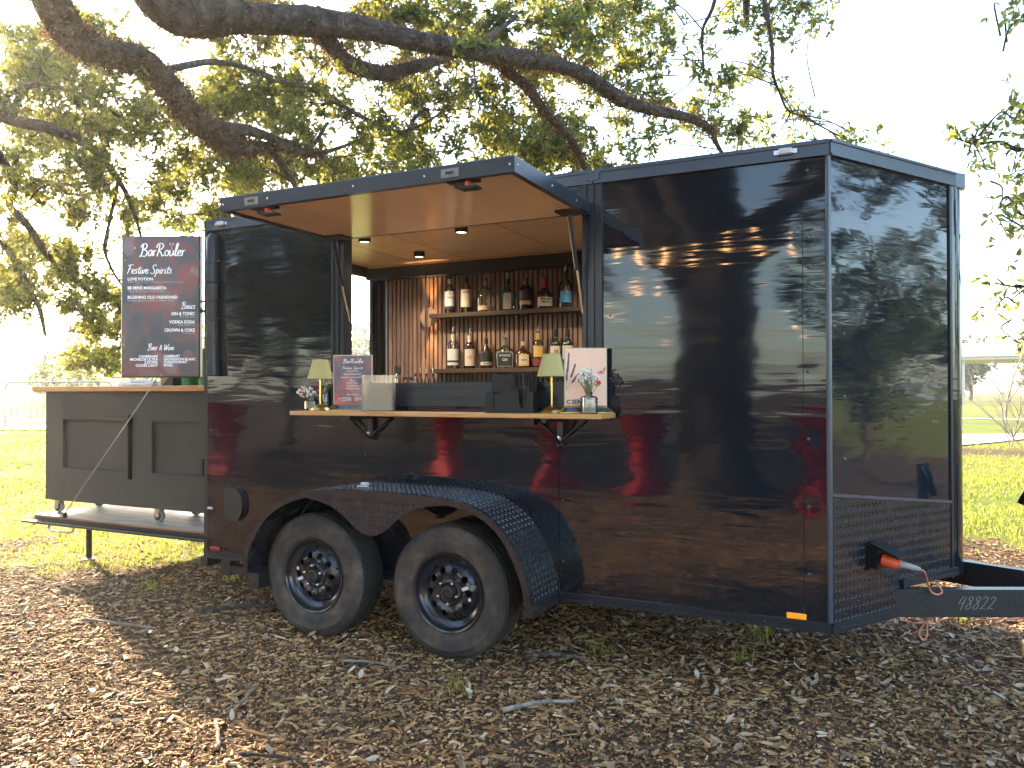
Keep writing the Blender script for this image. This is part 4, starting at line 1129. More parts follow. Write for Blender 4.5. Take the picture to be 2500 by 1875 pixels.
    MB().lathe([(0.0405, -0.05), (0.0405, -0.006), (0.034, 0.004), (0.024, 0.006), (0.022, 0.000), (0, 0.0)], 24, (0, 0, 0), RX, cap=False).build('hub', M['chassis'], rim, smooth=40)
    MB().lathe([(0.185, -0.11), (0.19, -0.05)], 40, (0, 0, 0), RX, cap=False).build('barrel', M['rim'], rim, smooth=True)
    MB().lathe([(0.12, -0.12), (0, -0.12)], 24, (0, 0, 0), RX, cap=False).build('brake_drum', M['chassis'], rim)
    for k in range(5):
        a_ = 2 * math.pi * k / 5 + 0.35
        MB().lathe([(0.0105, -0.02), (0.0105, 0.002), (0.007, 0.008), (0, 0.009)], 6, (0.057 * math.cos(a_), 0, 0.057 * math.sin(a_)), RX, cap=False).build('lug_nut', M['steel'], rim)
    st = MB()
    st.add([(-0.112, 0.013, -0.04), (-0.075, 0.013, -0.026), (-0.081, 0.013, -0.01), (-0.118, 0.013, -0.024)], [(0, 1, 2, 3)])
    st.build('sticker', M['white_label'], rim)
    MB().lathe([(0.0095, 0.0), (0, 0.001)], 14, (-0.118, 0.0165, 0.03), RX, cap=False).build('sticker', M['white_label'], rim)
    return w
w0 = build_wheel(); w0.location = (AX[0], YO, RAD)
w1 = copy_tree(w0, TR); w1.location = (AX[1], YO, RAD); w1.rotation_euler = (0, R(178), 0)
for x in AX:                                    # the far pair, seen under the floor
    w2 = copy_tree(w0, TR); w2.location = (x, WY - YO, RAD); w2.rotation_euler = (0, 0, math.pi)

# fender
path = [(0.672, 0.335), (0.678, 0.46), (0.735, 0.58), (0.83, 0.69), (0.965, 0.772), (1.12, 0.822), (1.28, 0.843), (1.54, 0.848), (1.82, 0.843), (2.0, 0.833), (2.15, 0.802), (2.28, 0.724), (2.375, 0.60), (2.435, 0.46), (2.462, 0.33)]
PF = catmull([(x, 0, z) for x, z in path], 5)
YI, YE = -0.010, -0.360
def fsec(mb, yr, zo, thick):
    vs_ = []; fs = []
    n_ = len(PF)
    for i, p in enumerate(PF):
        d = (PF[min(i + 1, n_ - 1)] - PF[max(i - 1, 0)]).normalized(); nr = Vector((-d.z, 0, d.x))
        for (y, o) in ((yr[0], zo), (yr[1], zo), (yr[1], zo - thick), (yr[0], zo - thick)):
            q = p + nr * o; vs_.append((q.x, y, q.z))
    for i in range(n_ - 1):
        for k in range(4): fs.append((i * 4 + k, i * 4 + (k + 1) % 4, i * 4 + 4 + (k + 1) % 4, i * 4 + 4 + k))
    fs += [(0, 1, 2, 3), tuple((n_ - 1) * 4 + k for k in (3, 2, 1, 0))]
    return mb.add(vs_, fs)
fen = part(fsec(MB(), (YE + 0.008, YI), 0.0, 0.005), 'fender', 'plate', smooth=35)
part(fsec(MB(), (YE - 0.006, YE + 0.0075), 0.001, 0.030), 'fender_lip', 'plate', fen, smooth=35)
acc = [0.0]
for i in range(1, len(PF)): acc.append(acc[-1] + (PF[i] - PF[i - 1]).length)
def fmap(u, v, o):
    u = min(max(u, 0.0), acc[-1] - 1e-4)
    i = int(np.searchsorted(acc, u, side='right')) - 1
    t = (u - acc[i]) / (acc[i + 1] - acc[i]); p = PF[i].lerp(PF[i + 1], t); d = (PF[i + 1] - PF[i]).normalized(); nr = Vector((-d.z, 0, d.x))
    q = p + nr * (o + 0.0005)
    return (q.x, YE + 0.012 + v, q.z)
lugs('tread_pattern', fmap, int(acc[-1] / 0.030), 16, 0.030, 0.0215, lambda u, v: 0.015 < u < acc[-1] - 0.015 and 0.012 < v < 0.325, M['lug'], fen, 0.0125, 0.0036, 0.0038)
# skirt between the wheels
sk_pts = [(1.06, 0.79), (1.16, 0.785), (1.28, 0.755), (1.38, 0.70), (1.45, 0.645), (1.52, 0.618), (1.58, 0.622), (1.65, 0.66), (1.72, 0.72), (1.82, 0.775), (1.94, 0.795), (2.0, 0.80)]
sk = [(p.x, p.z) for p in catmull([(x, 0, z) for x, z in sk_pts], 4)] + [(1.9, 0.824), (1.54, 0.826), (1.2, 0.813)]
skm = part(MB().prism(sk, lambda p, k: (p[0], YE - 0.001 + 0.004 * k, p[1])), 'fender_skirt', 'plate', fen)
def in_poly(x, y, P):
    c = False
    for i in range(len(P)):
        x1, y1 = P[i]; x2, y2 = P[i - 1]
        if (y1 > y) != (y2 > y) and x < (x2 - x1) * (y - y1) / (y2 - y1) + x1: c = not c
    return c
lugs('tread_pattern', lambda u, v, o: (1.1 + u, YE - 0.0012 - o, 0.6 + v), 31, 11, 0.030, 0.0215,
     lambda u, v: all(in_poly(1.1 + u + a_, 0.6 + v + b2, sk) for a_, b2 in ((0.012, 0), (-0.012, 0), (0, 0.014), (0, -0.012))), M['lug'], fen, 0.0125, 0.0036, 0.0038)
part(MB().bbox(1.37, -0.25, 0.846, 1.45, -0.205, 0.856, 0.003), 'fender_light_base', 'steel', fen)
part(MB().bbox(1.388, -0.243, 0.8562, 1.432, -0.212, 0.874, 0.005), 'fender_light', 'clear_lens', fen)
part(MB().box(2.40, YE + 0.03, 0.29, 2.455, YI - 0.01, 0.33), 'fender_stay', 'chassis', fen)
part(MB().box(0.68, YE + 0.03, 0.25, 0.75, YI - 0.01, 0.335), 'fender_stay', 'chassis', fen)

# A-frame tongue with chalked number, jack and coupler
def beam(mb, a_, b2, w, z0, z1):
    a_ = Vector(a_); b2 = Vector(b2); d = (b2 - a_).normalized(); s_ = Vector((-d.y, d.x)) * w / 2
    P = [(*(a_ - s_), z0), (*(b2 - s_), z0), (*(b2 + s_), z0), (*(a_ + s_), z0), (*(a_ - s_), z1), (*(b2 - s_), z1), (*(b2 + s_), z1), (*(a_ + s_), z1)]
    return mb.hexa(P)
mb = beam(MB(), (3.85, 0.365), (5.0, 1.06 - 0.16), 0.055, 0.298, 0.428)
tg = part(mb, 'tongue_beam', 'chassis')
part(beam(MB(), (3.85, WY - 0.365), (5.0, WY - 0.90), 0.055, 0.299, 0.427), 'tongue_beam', 'chassis')
part(MB().box(4.9, HW - 0.06, 0.33, 5.25, HW + 0.06, 0.44), 'coupler', 'chassis')
jk = part(MB().tube([(4.72, HW, 0.12), (4.72, HW, 0.95)], 0.032, 14), 'tongue_jack', 'chassis', smooth=40)
part(MB().tube([(4.72, HW, 0.92), (4.66, HW - 0.02, 0.93), (4.605, HW - 0.03, 0.90), (4.56, HW - 0.03, 0.80)], 0.017, 8), 'jack_handle', 'plastic', jk, smooth=True)
part(MB().lathe([(0.09, 0), (0.085, 0.012), (0.03, 0.02)], 20, (4.72, HW, 0.11)), 'jack_foot', 'chassis', jk)
num, wn_ = script_mb('48822', 0.062, 0.045, 0.32)
bd = Vector((5.0 - 3.85, 0.90 - 0.365, 0)).normalized(); bn = Vector((bd.y, -bd.x, 0))
p0 = Vector((3.85, 0.365, 0)) + bd * 0.43 + bn * 0.0282 + Vector((0, 0, 0.335))
Mx = Matrix(((bd.x, 0, bn.x, p0.x), (bd.y, 0, bn.y, p0.y), (0, 1, 0, p0.z), (0, 0, 0, 1)))
place(num, Mx); part(num, 'chalk_number', mat('grey chalk', (0.22, 0.22, 0.22), 0.9), tg)
# power inlet with plug
u0 = 0.30
mb = MB(); nbox(mb, u0 - 0.05, u0 + 0.05, 0.548, 0.665, 0.005, 0.018); nbox(mb, u0 - 0.04, u0 + 0.04, 0.558, 0.655, 0.018, 0.055)
inl = part(mb, 'power_inlet', 'plastic')
P = [npt(u0 - 0.047, 0.662, 0.02), npt(u0 + 0.047, 0.662, 0.02), npt(u0 + 0.047, 0.618, 0.16), npt(u0 - 0.047, 0.618, 0.16)]
P2 = [(p[0], p[1], p[2] + 0.012) for p in P]
part(MB().hexa([P[3], P[2], P[1], P[0], P2[3], P2[2], P2[1], P2[0]]), 'inlet_lid', 'plastic', inl)

# rear ramp lowered flat, with deck, edge tube, leg and holding cable
RX0, RY0, RY1 = -2.075, 0.212, 1.66
mb = MB().box(RX0, RY0, 0.372, -0.07, RY1, 0.394)
ramp = part(mb, 'ramp', 'frame')
part(MB().box(RX0 - 0.004, RY0 - 0.003, 0.3945, -0.072, RY1, 0.406), 'ramp_deck_edge', 'ply_edge', ramp)
part(MB().box(RX0 - 0.002, RY0 - 0.0, 0.4064, -0.072, RY1, 0.4104), 'ramp_deck', 'deck', ramp)
for y in (RY0 + 0.01, RY1 - 0.05): part(MB().box(RX0 + 0.02, y, 0.335, -0.07, y + 0.04, 0.3715), 'ramp_frame', 'chassis', ramp)
part(MB().tube([(RX0 - 0.12, RY0 - 0.02, 0.352), (-0.07, RY0 - 0.02, 0.352)], 0.011, 10), 'ramp_edge_tube', 'chassis', ramp, smooth=40)
lg = part(MB().tube([(-1.90, 0.55, 0.01), (-1.90, 0.55, 0.34)], 0.022, 12), 'ramp_leg', 'chassis', ramp, smooth=40)
part(MB().lathe([(0.05, 0.0), (0.05, 0.008), (0.02, 0.012)], 14, (-1.90, 0.55, 0.008)), 'leg_foot', 'grey_metal', lg)
part(MB().tube(catmull([(-2.02, 0.30, 0.345), (-2.0, 0.28, 0.29), (-1.9, 0.27, 0.28), (-1.74, 0.26, 0.285), (-1.69, 0.26, 0.30), (-1.67, 0.26, 0.345)], 4), 0.009, 8), 'ramp_handle', 'grey_metal', ramp, smooth=True)
part(MB().tube([(-1.70, RY0 - 0.01, 0.41), (-1.70, RY0 - 0.012, 0.445)], 0.018, 8), 'cable_anchor', 'chassis', ramp)
part(MB().tube([(-1.70, RY0 - 0.012, 0.44), (-0.9, 0.16, 1.205), (-0.02, 0.11, 2.07)], 0.0038, 6), 'holding_cable', 'grey_metal', ramp, smooth=True)
# ------------------------------------------------------------------ rolling bar on the ramp
bar = thing('rolling_bar', 'charcoal panelled bar on casters with pine top standing on the ramp', 'bar counter', (-0.8, 0.30, 0.0))
BO = (-0.8, 0.30, 0.0)
def bpart(mb, name, m, parent=bar, smooth=False): return mb.build(name, M[m], parent, smooth, off=BO)
bx0, bx1, by0, by1, bz0, bz1 = -2.075, 0.42, 0.30, 0.80, 0.518, 1.371
bpart(MB().box(bx0, by0 + 0.024, bz0 + 0.002, bx1, by1, bz1), 'carcass', 'bar_paint')
def rails(holes, x0, x1, z0, z1):
    mb = MB(); xs = [x0]
    for (a, b_, c, d_) in holes: xs += [a, b_]
    xs.append(x1)
    for i in range(0, len(xs), 2): mb.box(xs[i], by0, z0, xs[i + 1], by0 + 0.023, z1)
    for (a, b_, c, d_) in holes: mb.box(a, by0 + 0.0003, z0, b_, by0 + 0.023, c).box(a, by0 + 0.0003, d_, b_, by0 + 0.023, z1)
    return mb
holes = [(-1.870, -1.135, 0.775, 1.152), (-0.875, -0.14, 0.775, 1.152)]
bpart(rails(holes, bx0, -0.02, bz0, bz1), 'front_frame', 'bar_paint')
bpart(MB().box(-0.0195, by0 + 0.001, bz0, bx1, by0 + 0.0235, bz1), 'front_frame', 'bar_paint')
for (a, b_, c, d_) in holes:
    bpart(MB().box(a - 0.03, by0 - 0.006, d_ + 0.002, b_ + 0.035, by0 - 0.0002, d_ + 0.03).box(a - 0.03, by0 - 0.006, c - 0.03, b_ + 0.035, by0 - 0.0002, c - 0.002), 'panel_moulding', 'bar_paint')
    bpart(MB().box(b_ + 0.022, by0 - 0.012, c - 0.055, b_ + 0.052, by0 - 0.0003, d_ + 0.045), 'panel_shadow_strip', 'felt')  # black strip stands in for the shadow gap beside each panel
bpart(MB().bbox(bx0 - 0.12, by0 - 0.035, bz1 + 0.0005, bx1 + 0.04, by1 + 0.05, 1.411, 0.003), 'counter_top', 'counter')
bpart(MB().box(-0.37, by0 - 0.018, 0.78, -0.345, by0 - 0.0005, 0.90), 'door_pull', 'plastic')
def caster(x, y):
    MXR = Matrix.Rotation(R(90), 3, 'X')
    c = bpart(MB().box(x - 0.03, y - 0.03, 0.508, x + 0.03, y + 0.03, 0.5195).box(x - 0.012, y - 0.024, 0.445, x + 0.03, y - 0.019, 0.508).box(x - 0.012, y + 0.019, 0.445, x + 0.03, y + 0.024, 0.508), 'caster', 'steel')
    bpart(MB().lathe([(0.02, -0.016), (0.043, -0.016), (0.045, -0.01), (0.045, 0.01), (0.043, 0.016), (0.02, 0.016), (0.02, 0.010), (0, 0.010)], 24, (x + 0.012, y, 0.4555), MXR), 'caster_wheel', 'grey_plastic', c, 40)
    bpart(MB().lathe([(0.036, 0.0), (0.0, 0.002)], 20, (x + 0.012, y - 0.0162, 0.4555), MXR, cap=False), 'wheel_hub', 'plastic_matt', c)
for (x, y) in ((-2.02, 0.37), (-2.02, 0.72), (-0.9, 0.72), (-0.9, 0.38), (0.3, 0.4), (0.3, 0.7)): caster(x, y)

# things standing on the bar top
zt = 1.411
tw = MB()
for k, (dx, dy, dz, l, r_) in enumerate(((0, 0, 0.012, 0.36, 0.020), (0.01, 0.04, 0.014, 0.35, 0.020), (0.0, 0.02, 0.034, 0.33, 0.017))):
    P = [(-1.23 - l / 2 + l * t / 9 + dx, 0.47 + dy + 0.008 * math.sin(t * 1.3 + k), zt + dz + 0.004 * math.sin(t * 1.9 + k)) for t in range(10)]
    tw.tube(P, [r_ * (0.75 + 0.28 * math.sin(t * 1.1 + k)) * 1.0 for t in range(10)], 10)
o = tw.build('folded_towel', M['towel'], smooth=True); tag(o, 'rolled white towel lying on the pine bar top under the menu screen', 'towel')
cup = thing('cup', 'frosted plastic cup on the bar top beside the white towel', 'cup', (-0.97, 0.5, zt))
MB().lathe([(0.030, 0.0), (0.038, 0.085), (0.040, 0.088), (0.037, 0.088), (0.028, 0.004), (0, 0.003)], 20).build('body', M['cup'], cup, True)
for k, (x, y, lab) in enumerate(((-0.70, 0.5, 'green plastic bin on the bar top, left of the pair by the trailer'), (-0.53, 0.52, 'green plastic bin on the bar top, right of the pair by the trailer'))):
    g = thing('plastic_bin', lab, 'bin', (x, y, zt), 0, 'green bins on the bar')
    MB().lathe([(0.066, 0), (0.072, 0.255), (0.077, 0.262), (0.077, 0.272), (0.068, 0.272), (0.06, 0.01), (0, 0.008)], 20).build('body', M['green_plastic'], g, 40)
    for z in (0.06, 0.12, 0.18): MB().lathe([(0.0665 + z * 0.0235, z), (0.072 + z * 0.0235, z + 0.004), (0.0665 + z * 0.0235, z + 0.008)], 20, cap=False).build('rib', M['green_plastic'], g, True)
o = MB().add([(-0.92, 0.42, zt), (-0.80, 0.42, zt), (-0.80, 0.56, zt), (-0.92, 0.56, zt), (-0.80, 0.42, zt + 0.09), (-0.80, 0.56, zt + 0.09)], [(0, 3, 2, 1), (0, 1, 4), (3, 5, 2), (1, 2, 5, 4), (0, 4, 5, 3)]).build('napkin_holder', M['plastic'])
tag(o, 'small black wedge shaped holder on the bar beside the green bins', 'holder')

# ------------------------------------------------------------------ menu screen in portrait
TVW, TVH = 0.525, 0.945
tv = thing('menu_screen', 'tall black framed menu screen hung at the rear corner of the trailer', 'screen', (-0.395, -0.03, 1.462), 0.4499)
MB().bbox(-TVW / 2, 0.0, 0, TVW / 2, 0.045, TVH, 0.004).build('housing', M['plastic'], tv)
MB().box(-TVW / 2 + 0.012, -0.0015, 0.012, TVW / 2 - 0.008, -0.0002, TVH - 0.008).build('panel', M['screen'], tv)
MB().box(-0.05, 0.045, 0.33, 0.05, 0.065, 0.55).tube([(0.05, 0.055, 0.44), (0.26, 0.09, 0.45), (0.40, 0.06, 0.45)], 0.012, 8).tube([(0.05, 0.055, 0.50), (0.40, 0.06, 0.52)], 0.008, 8).build('mount_arm', M['plastic_matt'], tv)
RX4 = Matrix.Rotation(R(90), 4, 'X')
def write(parent, name, mb, x, z, m, y=-0.003, width=None, align='L'):
    xs = [p[0] for p in mb.v]; lo, hi = min(xs), max(xs)
    k = (width / (hi - lo)) if width else 1.0
    off = -lo * k if align == 'L' else (-hi * k if align == 'R' else -(lo + hi) / 2 * k)
    mb.v = [(p[0] * k + off, p[1], p[2]) for p in mb.v]
    place(mb, Matrix.Translation((x, y, z)) @ RX4)
    return mb.build(name, m, parent)
def menu(parent, W_, H_, tall, centred, mw, mg, y0, zbase=0.0):
    sx = lambda x: -W_ / 2 + (x - 190) / 750 * W_
    sz = lambda y: zbase + H_ * (1 - (y - 135) / 1370)
    u = W_ / 750; v = H_ / 1370
    L_ = []
    mb, w_ = script_mb('BarRouler', 112 * v, 0.105, 0.12)
    write(parent, 'menu_title', mb, sx(580), sz(330), mw, y0, 440 * u, 'C')
    # crossed bar spoons above the title
    sp = MB()
    for s_ in (-1, 1):
        sp.add([(s_ * -14 * u, 0, -40 * v), (s_ * -11 * u, 0, -42 * v), (s_ * 14 * u, 0, 22 * v), (s_ * 11 * u, 0, 24 * v)], [(0, 1, 2, 3)])
        sp.lathe([(9 * u, 0), (0, 0)], 10, (s_ * 15 * u, 0, 30 * v), Matrix.Rotation(R(90), 3, 'X'), cap=False)
    sp.v = [(p[0] + sx(670), y0, p[2] + sz(245)) for p in sp.v]; sp.build('menu_emblem', mg, parent)
    A = 'C' if centred else 'L'
    X = (lambda x: sx(565)) if centred else sx
    def script(s, x, y, wd, cap, al):
        mb, _ = script_mb(s, cap * v, 0.10, 0.2); write(parent, 'menu_heading', mb, X(x), sz(y), mw, y0, wd * u, 'C' if centred else al)
    def caps(s, x, y, wd, cap, al):
        mb = text_mb(s, cap * v / 0.7, bold=cap * v * 0.035); write(parent, 'menu_item', mb, X(x), sz(y), mw, y0, wd * u, 'C' if centred else al)
    def small(s, x, y, wd, al):
        mb = text_mb(s, 17 * v / 0.7); write(parent, 'menu_note', mb, X(x), sz(y), mg, y0, wd * u, 'C' if centred else al)
    script('Festive Spirits', 245, 500, 430, 82, 'L')
    caps('LOVE POTION', 253, 567, 240, 28, 'L'); small('Vodka | Raspberry Liquor | Strawberry | Sparkling Wine | Lemon', 253, 590, 525, 'L')
    caps('BE MINE MARGARITA', 253, 653, 368, 28, 'L'); small('Tequila | Blood Orange | Cranberry | Lime', 253, 678, 348, 'L')
    caps('BLUSHING OLD FASHIONED', 253, 743, 475, 28, 'L'); small('Bourbon | Luxardo Syrup | Bitters | Orange + Cherry', 253, 768, 440, 'L')
    script('Basics', 895, 840, 135, 62, 'R')
    caps('GIN & TONIC', 892, 903, 226, 30, 'R'); small('Gin | Tonic | Lime', 892, 925, 142, 'R')
    caps('VODKA SODA', 892, 983, 245, 30, 'R'); small('Vodka | Soda | Lime', 892, 1005, 166, 'R')
    caps('CROWN & COKE', 892, 1062, 288, 30, 'R'); small('Crown | Coke', 892, 1085, 115, 'R')
    script('Beer & Wine', 568, 1240, 255, 60, 'C')
    X = sx
    for s, y, wd in (('CANEBRAKE', 1312, 180), ('MICHELOB ULTRA', 1341, 265), ('JUICIFER', 1370, 130), ('COORS LIGHT', 1400, 212)):
        mb = text_mb(s, 24 * v / 0.7, bold=24 * v * 0.03); write(parent, 'menu_item', mb, sx(542), sz(y), mw, y0, wd * u, 'R')
    for s, y, wd in (('CABERNET', 1310, 155), ('SAUVIGNON BLANC', 1339, 302), ('CHARDONNAY', 1367, 220), ('ROSE', 1397, 80)):
        mb = text_mb(s, 24 * v / 0.7, bold=24 * v * 0.03); write(parent, 'menu_item', mb, sx(598), sz(y), mw, y0, wd * u, 'L')
menu(tv, TVW, TVH, True, False, M['white_glow'], M['grey_glow'], -0.003)

# ------------------------------------------------------------------ on the serving shelf
ZS = 1.257
def table_lamp(x, y, label):
    t = thing('table_lamp', label, 'lamp', (x, y, ZS), 0, 'brass lamps on the serving shelf')
    MB().lathe([(0.066, 0), (0.067, 0.004), (0.060, 0.014), (0.045, 0.026), (0.026, 0.034), (0.012, 0.039), (0.0, 0.040)], 36).build('base', M['brass'], t, 40)
    MB().tube([(0, 0, 0.038), (0, 0, 0.27)], 0.0062, 14).build('stem', M['brass'], t, 40)
    MB().lathe([(0.011, 0.036), (0.011, 0.043), (0, 0.045)], 14, (-0.016, -0.012, -0.012)).build('switch', M['brass'], t, 40)
    mb = MB(); n_ = 68; vs_ = []; fs = []
    for k in range(2 * n_):
        a_ = math.pi * k / n_; q = 0.0016 if k % 2 else -0.0016
        for (r, z) in ((0.071 + q * 1.3, 0.182), (0.071 + q, 0.186), (0.043 + q * 0.7, 0.290), (0.0425 + q, 0.2935)):
            vs_.append((r * math.cos(a_), r * math.sin(a_), z))
    for k in range(2 * n_):
        j = (k + 1) % (2 * n_)
        for i in range(3): fs.append((k * 4 + i, j * 4 + i, j * 4 + i + 1, k * 4 + i + 1))
    sh_ = mb.add(vs_, fs).build('lamp_shade', M['shade'], t)
    MB().lathe([(0.040, 0.286), (0.0, 0.286)], 24, cap=False).build('shade_spider', M['brass'], sh_)
    MB().lathe([(0.007, 0.286), (0.008, 0.293), (0.004, 0.300), (0, 0.301)], 12, cap=False).build('finial', M['brass'], t, 40)
table_lamp(1.025, -0.13, 'brass lamp with pleated shade at the left end of the serving shelf')
table_lamp(2.469, -0.13, 'brass lamp with pleated shade between the straw caddy and pink card')

def card_stand(t, w, base_w):
    # trapezoid brass wire base with clear front
    for y in (-0.045, 0.045):
        MB().tube([(-base_w / 2, y, 0.004), (base_w / 2, y, 0.004), (w / 2 - 0.006, y * 0.28, 0.036), (-w / 2 + 0.006, y * 0.28, 0.036), (-base_w / 2, y, 0.004)], 0.0028, 6).build('base_wire', M['brass'], t)
    MB().add([(-base_w / 2 + 0.004, -0.044, 0.006), (base_w / 2 - 0.004, -0.044, 0.006), (w / 2 - 0.01, -0.013, 0.035), (-w / 2 + 0.01, -0.013, 0.035)], [(0, 1, 2, 3)]).build('base_front', M['acrylic'], t)
RSGN = 0.30
sg = thing('menu_card', 'red printed drinks menu card in a brass edged stand', 'menu', (1.222, -0.085, ZS), RSGN)
W1, H1 = 0.232, 0.288
card_stand(sg, W1, 0.275)
MB().box(-W1 / 2, -0.004, 0.030, W1 / 2, 0.004, 0.030 + H1).build('frame', M['cream_label'], sg)
MB().box(-W1 / 2 + 0.006, -0.0052, 0.034, W1 / 2 - 0.006, -0.0042, 0.024 + H1).build('card', M['menu_card'], sg)
menu(sg, W1 * 0.93, H1 * 0.96, True, True, M['white'], M['white_label'], -0.0062, 0.034)

sr = thing('sign_card', 'blush pink sign with lavender print behind the right hand flower vase', 'sign', (2.630, -0.085, ZS), 0.50)
W2, H2 = 0.212, 0.296
card_stand(sr, W2, 0.262)
MB().box(-W2 / 2, -0.004, 0.026, W2 / 2, 0.006, 0.026 + H2).build('frame', M['cream_label'], sr)
MB().box(-W2 / 2 + 0.005, -0.0055, 0.030, W2 / 2 - 0.005, -0.0042, 0.022 + H2).build('card', M['pink_card'], sr)
def sprig(x, z, dx, h, n_):
    mb = MB(); mb.add([(x - 0.0008, -0.0062, z), (x + 0.0008, -0.0062, z), (x + dx + 0.0008, -0.0062, z + h), (x + dx - 0.0008, -0.0062, z + h)], [(0, 1, 2, 3)])
    mb.build('printed_stem', M['sprig_green'], sr)
    mb = MB()
    for k in range(n_):
        t = 0.5 + 0.5 * k / n_
        for s_ in (-1, 1):
            cx, cz = x + dx * t + s_ * 0.0035 * (1.25 - t), z + h * t
            mb.add([(cx, -0.0064, cz - 0.005), (cx + 0.0035, -0.0064, cz), (cx, -0.0064, cz + 0.006), (cx - 0.0035, -0.0064, cz)], [(0, 1, 2, 3)])
    mb.build('printed_lavender', M['sprig'], sr)
for a in ((-0.096, 0.115, 0.014, 0.185, 12), (-0.094, 0.115, 0.045, 0.13, 10), (-0.097, 0.11, 0.006, 0.11, 8), (-0.092, 0.115, 0.052, 0.075, 7), (-0.098, 0.07, 0.02, 0.05, 0)): sprig(*a)
write(sr, 'sign_lettering', text_mb('SERVI', 0.030, bold=0.0009), -0.068, 0.046, M['navy_ink'], -0.0064, 0.066, 'L')
mb = MB(); n_ = 24
for k in range(n_):
    a0_, a1_ = R(20 + 320 * k / n_), R(20 + 320 * (k + 1) / n_)
    w_ = 0.0035 * math.sin(math.pi * (k + 0.5) / n_) + 0.0012
    mb.add([((0.010 - w_) * math.cos(a0_), 0, (0.010 - w_) * math.sin(a0_)), (0.0105 * math.cos(a0_), 0, 0.0105 * math.sin(a0_)), (0.0105 * math.cos(a1_), 0, 0.0105 * math.sin(a1_)), ((0.010 - w_) * math.cos(a1_), 0, (0.010 - w_) * math.sin(a1_))], [(0, 1, 2, 3)])
mb.v = [(p[0] - 0.084, -0.0064, p[2] + 0.0565) for p in mb.v]; mb.build('sign_emblem', M['navy_ink'], sr)
g, _ = script_mb('ail', 0.028, 0.1, 0.25); write(sr, 'sign_script', g, 0.062, 0.195, M['red_ink'], -0.0064)

# ribbed acrylic holder
rb = thing('ribbed_holder', 'clear ribbed acrylic box standing right of the red menu card', 'holder', (1.424, -0.12, ZS), 0.36)
mb = MB(); n_ = 40; w_, d_, h_ = 0.174, 0.06, 0.20
vs_ = []; fs = []
for k in range(2 * n_ + 1):
    x = -w_ / 2 + w_ * k / (2 * n_); y = -d_ / 2 + (0.0016 if k % 2 else -0.0006)
    vs_ += [(x, y, 0.0), (x, y, h_)]
for k in range(2 * n_): fs.append((2 * k, 2 * k + 2, 2 * k + 3, 2 * k + 1))
nb_ = len(vs_)
vs_ += [(-w_ / 2, d_ / 2, 0), (w_ / 2, d_ / 2, 0), (w_ / 2, d_ / 2, h_), (-w_ / 2, d_ / 2, h_)]
fs += [(nb_ + 1, nb_, nb_ + 3, nb_ + 2), (0, 1, nb_ + 3, nb_), (4 * n_, nb_ + 1, nb_ + 2, 4 * n_ + 1)]
mb.add(vs_, fs).build('ribbed_wall', M['ribbed'], rb)
MB().box(-w_ / 2 + 0.004, -d_ / 2 + 0.004, 0.0005, w_ / 2 - 0.004, d_ / 2 - 0.003, 0.004).build('bottom', M['acrylic'], rb)
MB().box(-w_ / 2 + 0.008, -0.022, 0.0045, w_ / 2 - 0.01, 0.018, 0.158).build('paper_stack', M['kraft'], rb)

# straw and napkin caddy
cd = thing('bar_caddy', 'black napkin and straw caddy standing beside the right lamp', 'caddy', (2.25, -0.13, ZS), 0.22)
cw, cdp, chh = 0.245, 0.125, 0.106
MB().box(-cw / 2, -cdp / 2, 0.0, cw / 2, cdp / 2, 0.004).box(-cw / 2, cdp / 2 - 0.004, 0.0045, cw / 2, cdp / 2, chh + 0.09).box(-cw / 2, -cdp / 2, 0.0045, -cw / 2 + 0.004, cdp / 2 - 0.0045, chh).box(cw / 2 - 0.004, -cdp / 2, 0.0045, cw / 2, cdp / 2 - 0.0045, chh).box(0.02, -cdp / 2 + 0.005, 0.0045, 0.024, cdp / 2 - 0.0045, chh).build('tray', M['plastic'], cd)
front = [(-cw / 2, 0.0045), (cw / 2, 0.0045), (cw / 2, chh), (0.094, chh), (0.086, chh * 0.9), (0.083, 0.035), (0.078, 0.026), (0.058, 0.026), (0.053, 0.035), (0.050, chh * 0.9), (0.042, chh), (-0.034, chh), (-0.042, chh * 0.9), (-0.045, 0.035), (-0.05, 0.026), (-0.075, 0.026), (-0.08, 0.035), (-0.083, chh * 0.9), (-0.091, chh), (-cw / 2, chh)]
MB().prism(front, lambda p, k: (p[0], -cdp / 2 - 0.0042 + 0.004 * k, p[1])).build('front_panel', M['plastic'], cd)
MB().box(-cw / 2 + 0.01, -cdp / 2 + 0.008, 0.0045, 0.012, cdp / 2 - 0.01, chh - 0.012).build('napkin_stack', M['plastic_matt'], cd)
def straw_bundle(label, n_, x0, x1, y, z0, z1, spread, rz=0.22, lean=(0, 0)):
    t = thing('straw_bundle', label, 'straws', (2.25, -0.13, ZS + 0.005), rz, 'black straws in the caddy')
    proto = None
    for k in range(n_):
        xa = x0 + (x1 - x0) * (k + 0.5) / n_; c_ = (x0 + x1) / 2
        xb = c_ + (xa - c_) * spread
        if proto is None:
            proto = MB().tube([(0, 0, 0), (0, 0, 1.0)], 0.0033, 6).build('straw', M['plastic'], t, 40); s_ = proto
        else:
            s_ = proto.copy(); COL.objects.link(s_); s_.parent = t
        a_ = Vector((xa, y + random.uniform(-0.012, 0.012), z0)); b_ = Vector((xb + lean[0] + random.uniform(-0.004, 0.004), y + lean[1] + random.uniform(-0.014, 0.014), z1 + random.uniform(-0.006, 0.006)))
        d_ = b_ - a_
        s_.location = a_; s_.rotation_euler = d_.to_track_quat('Z', 'Y').to_euler(); s_.scale = (1, 1, d_.length)
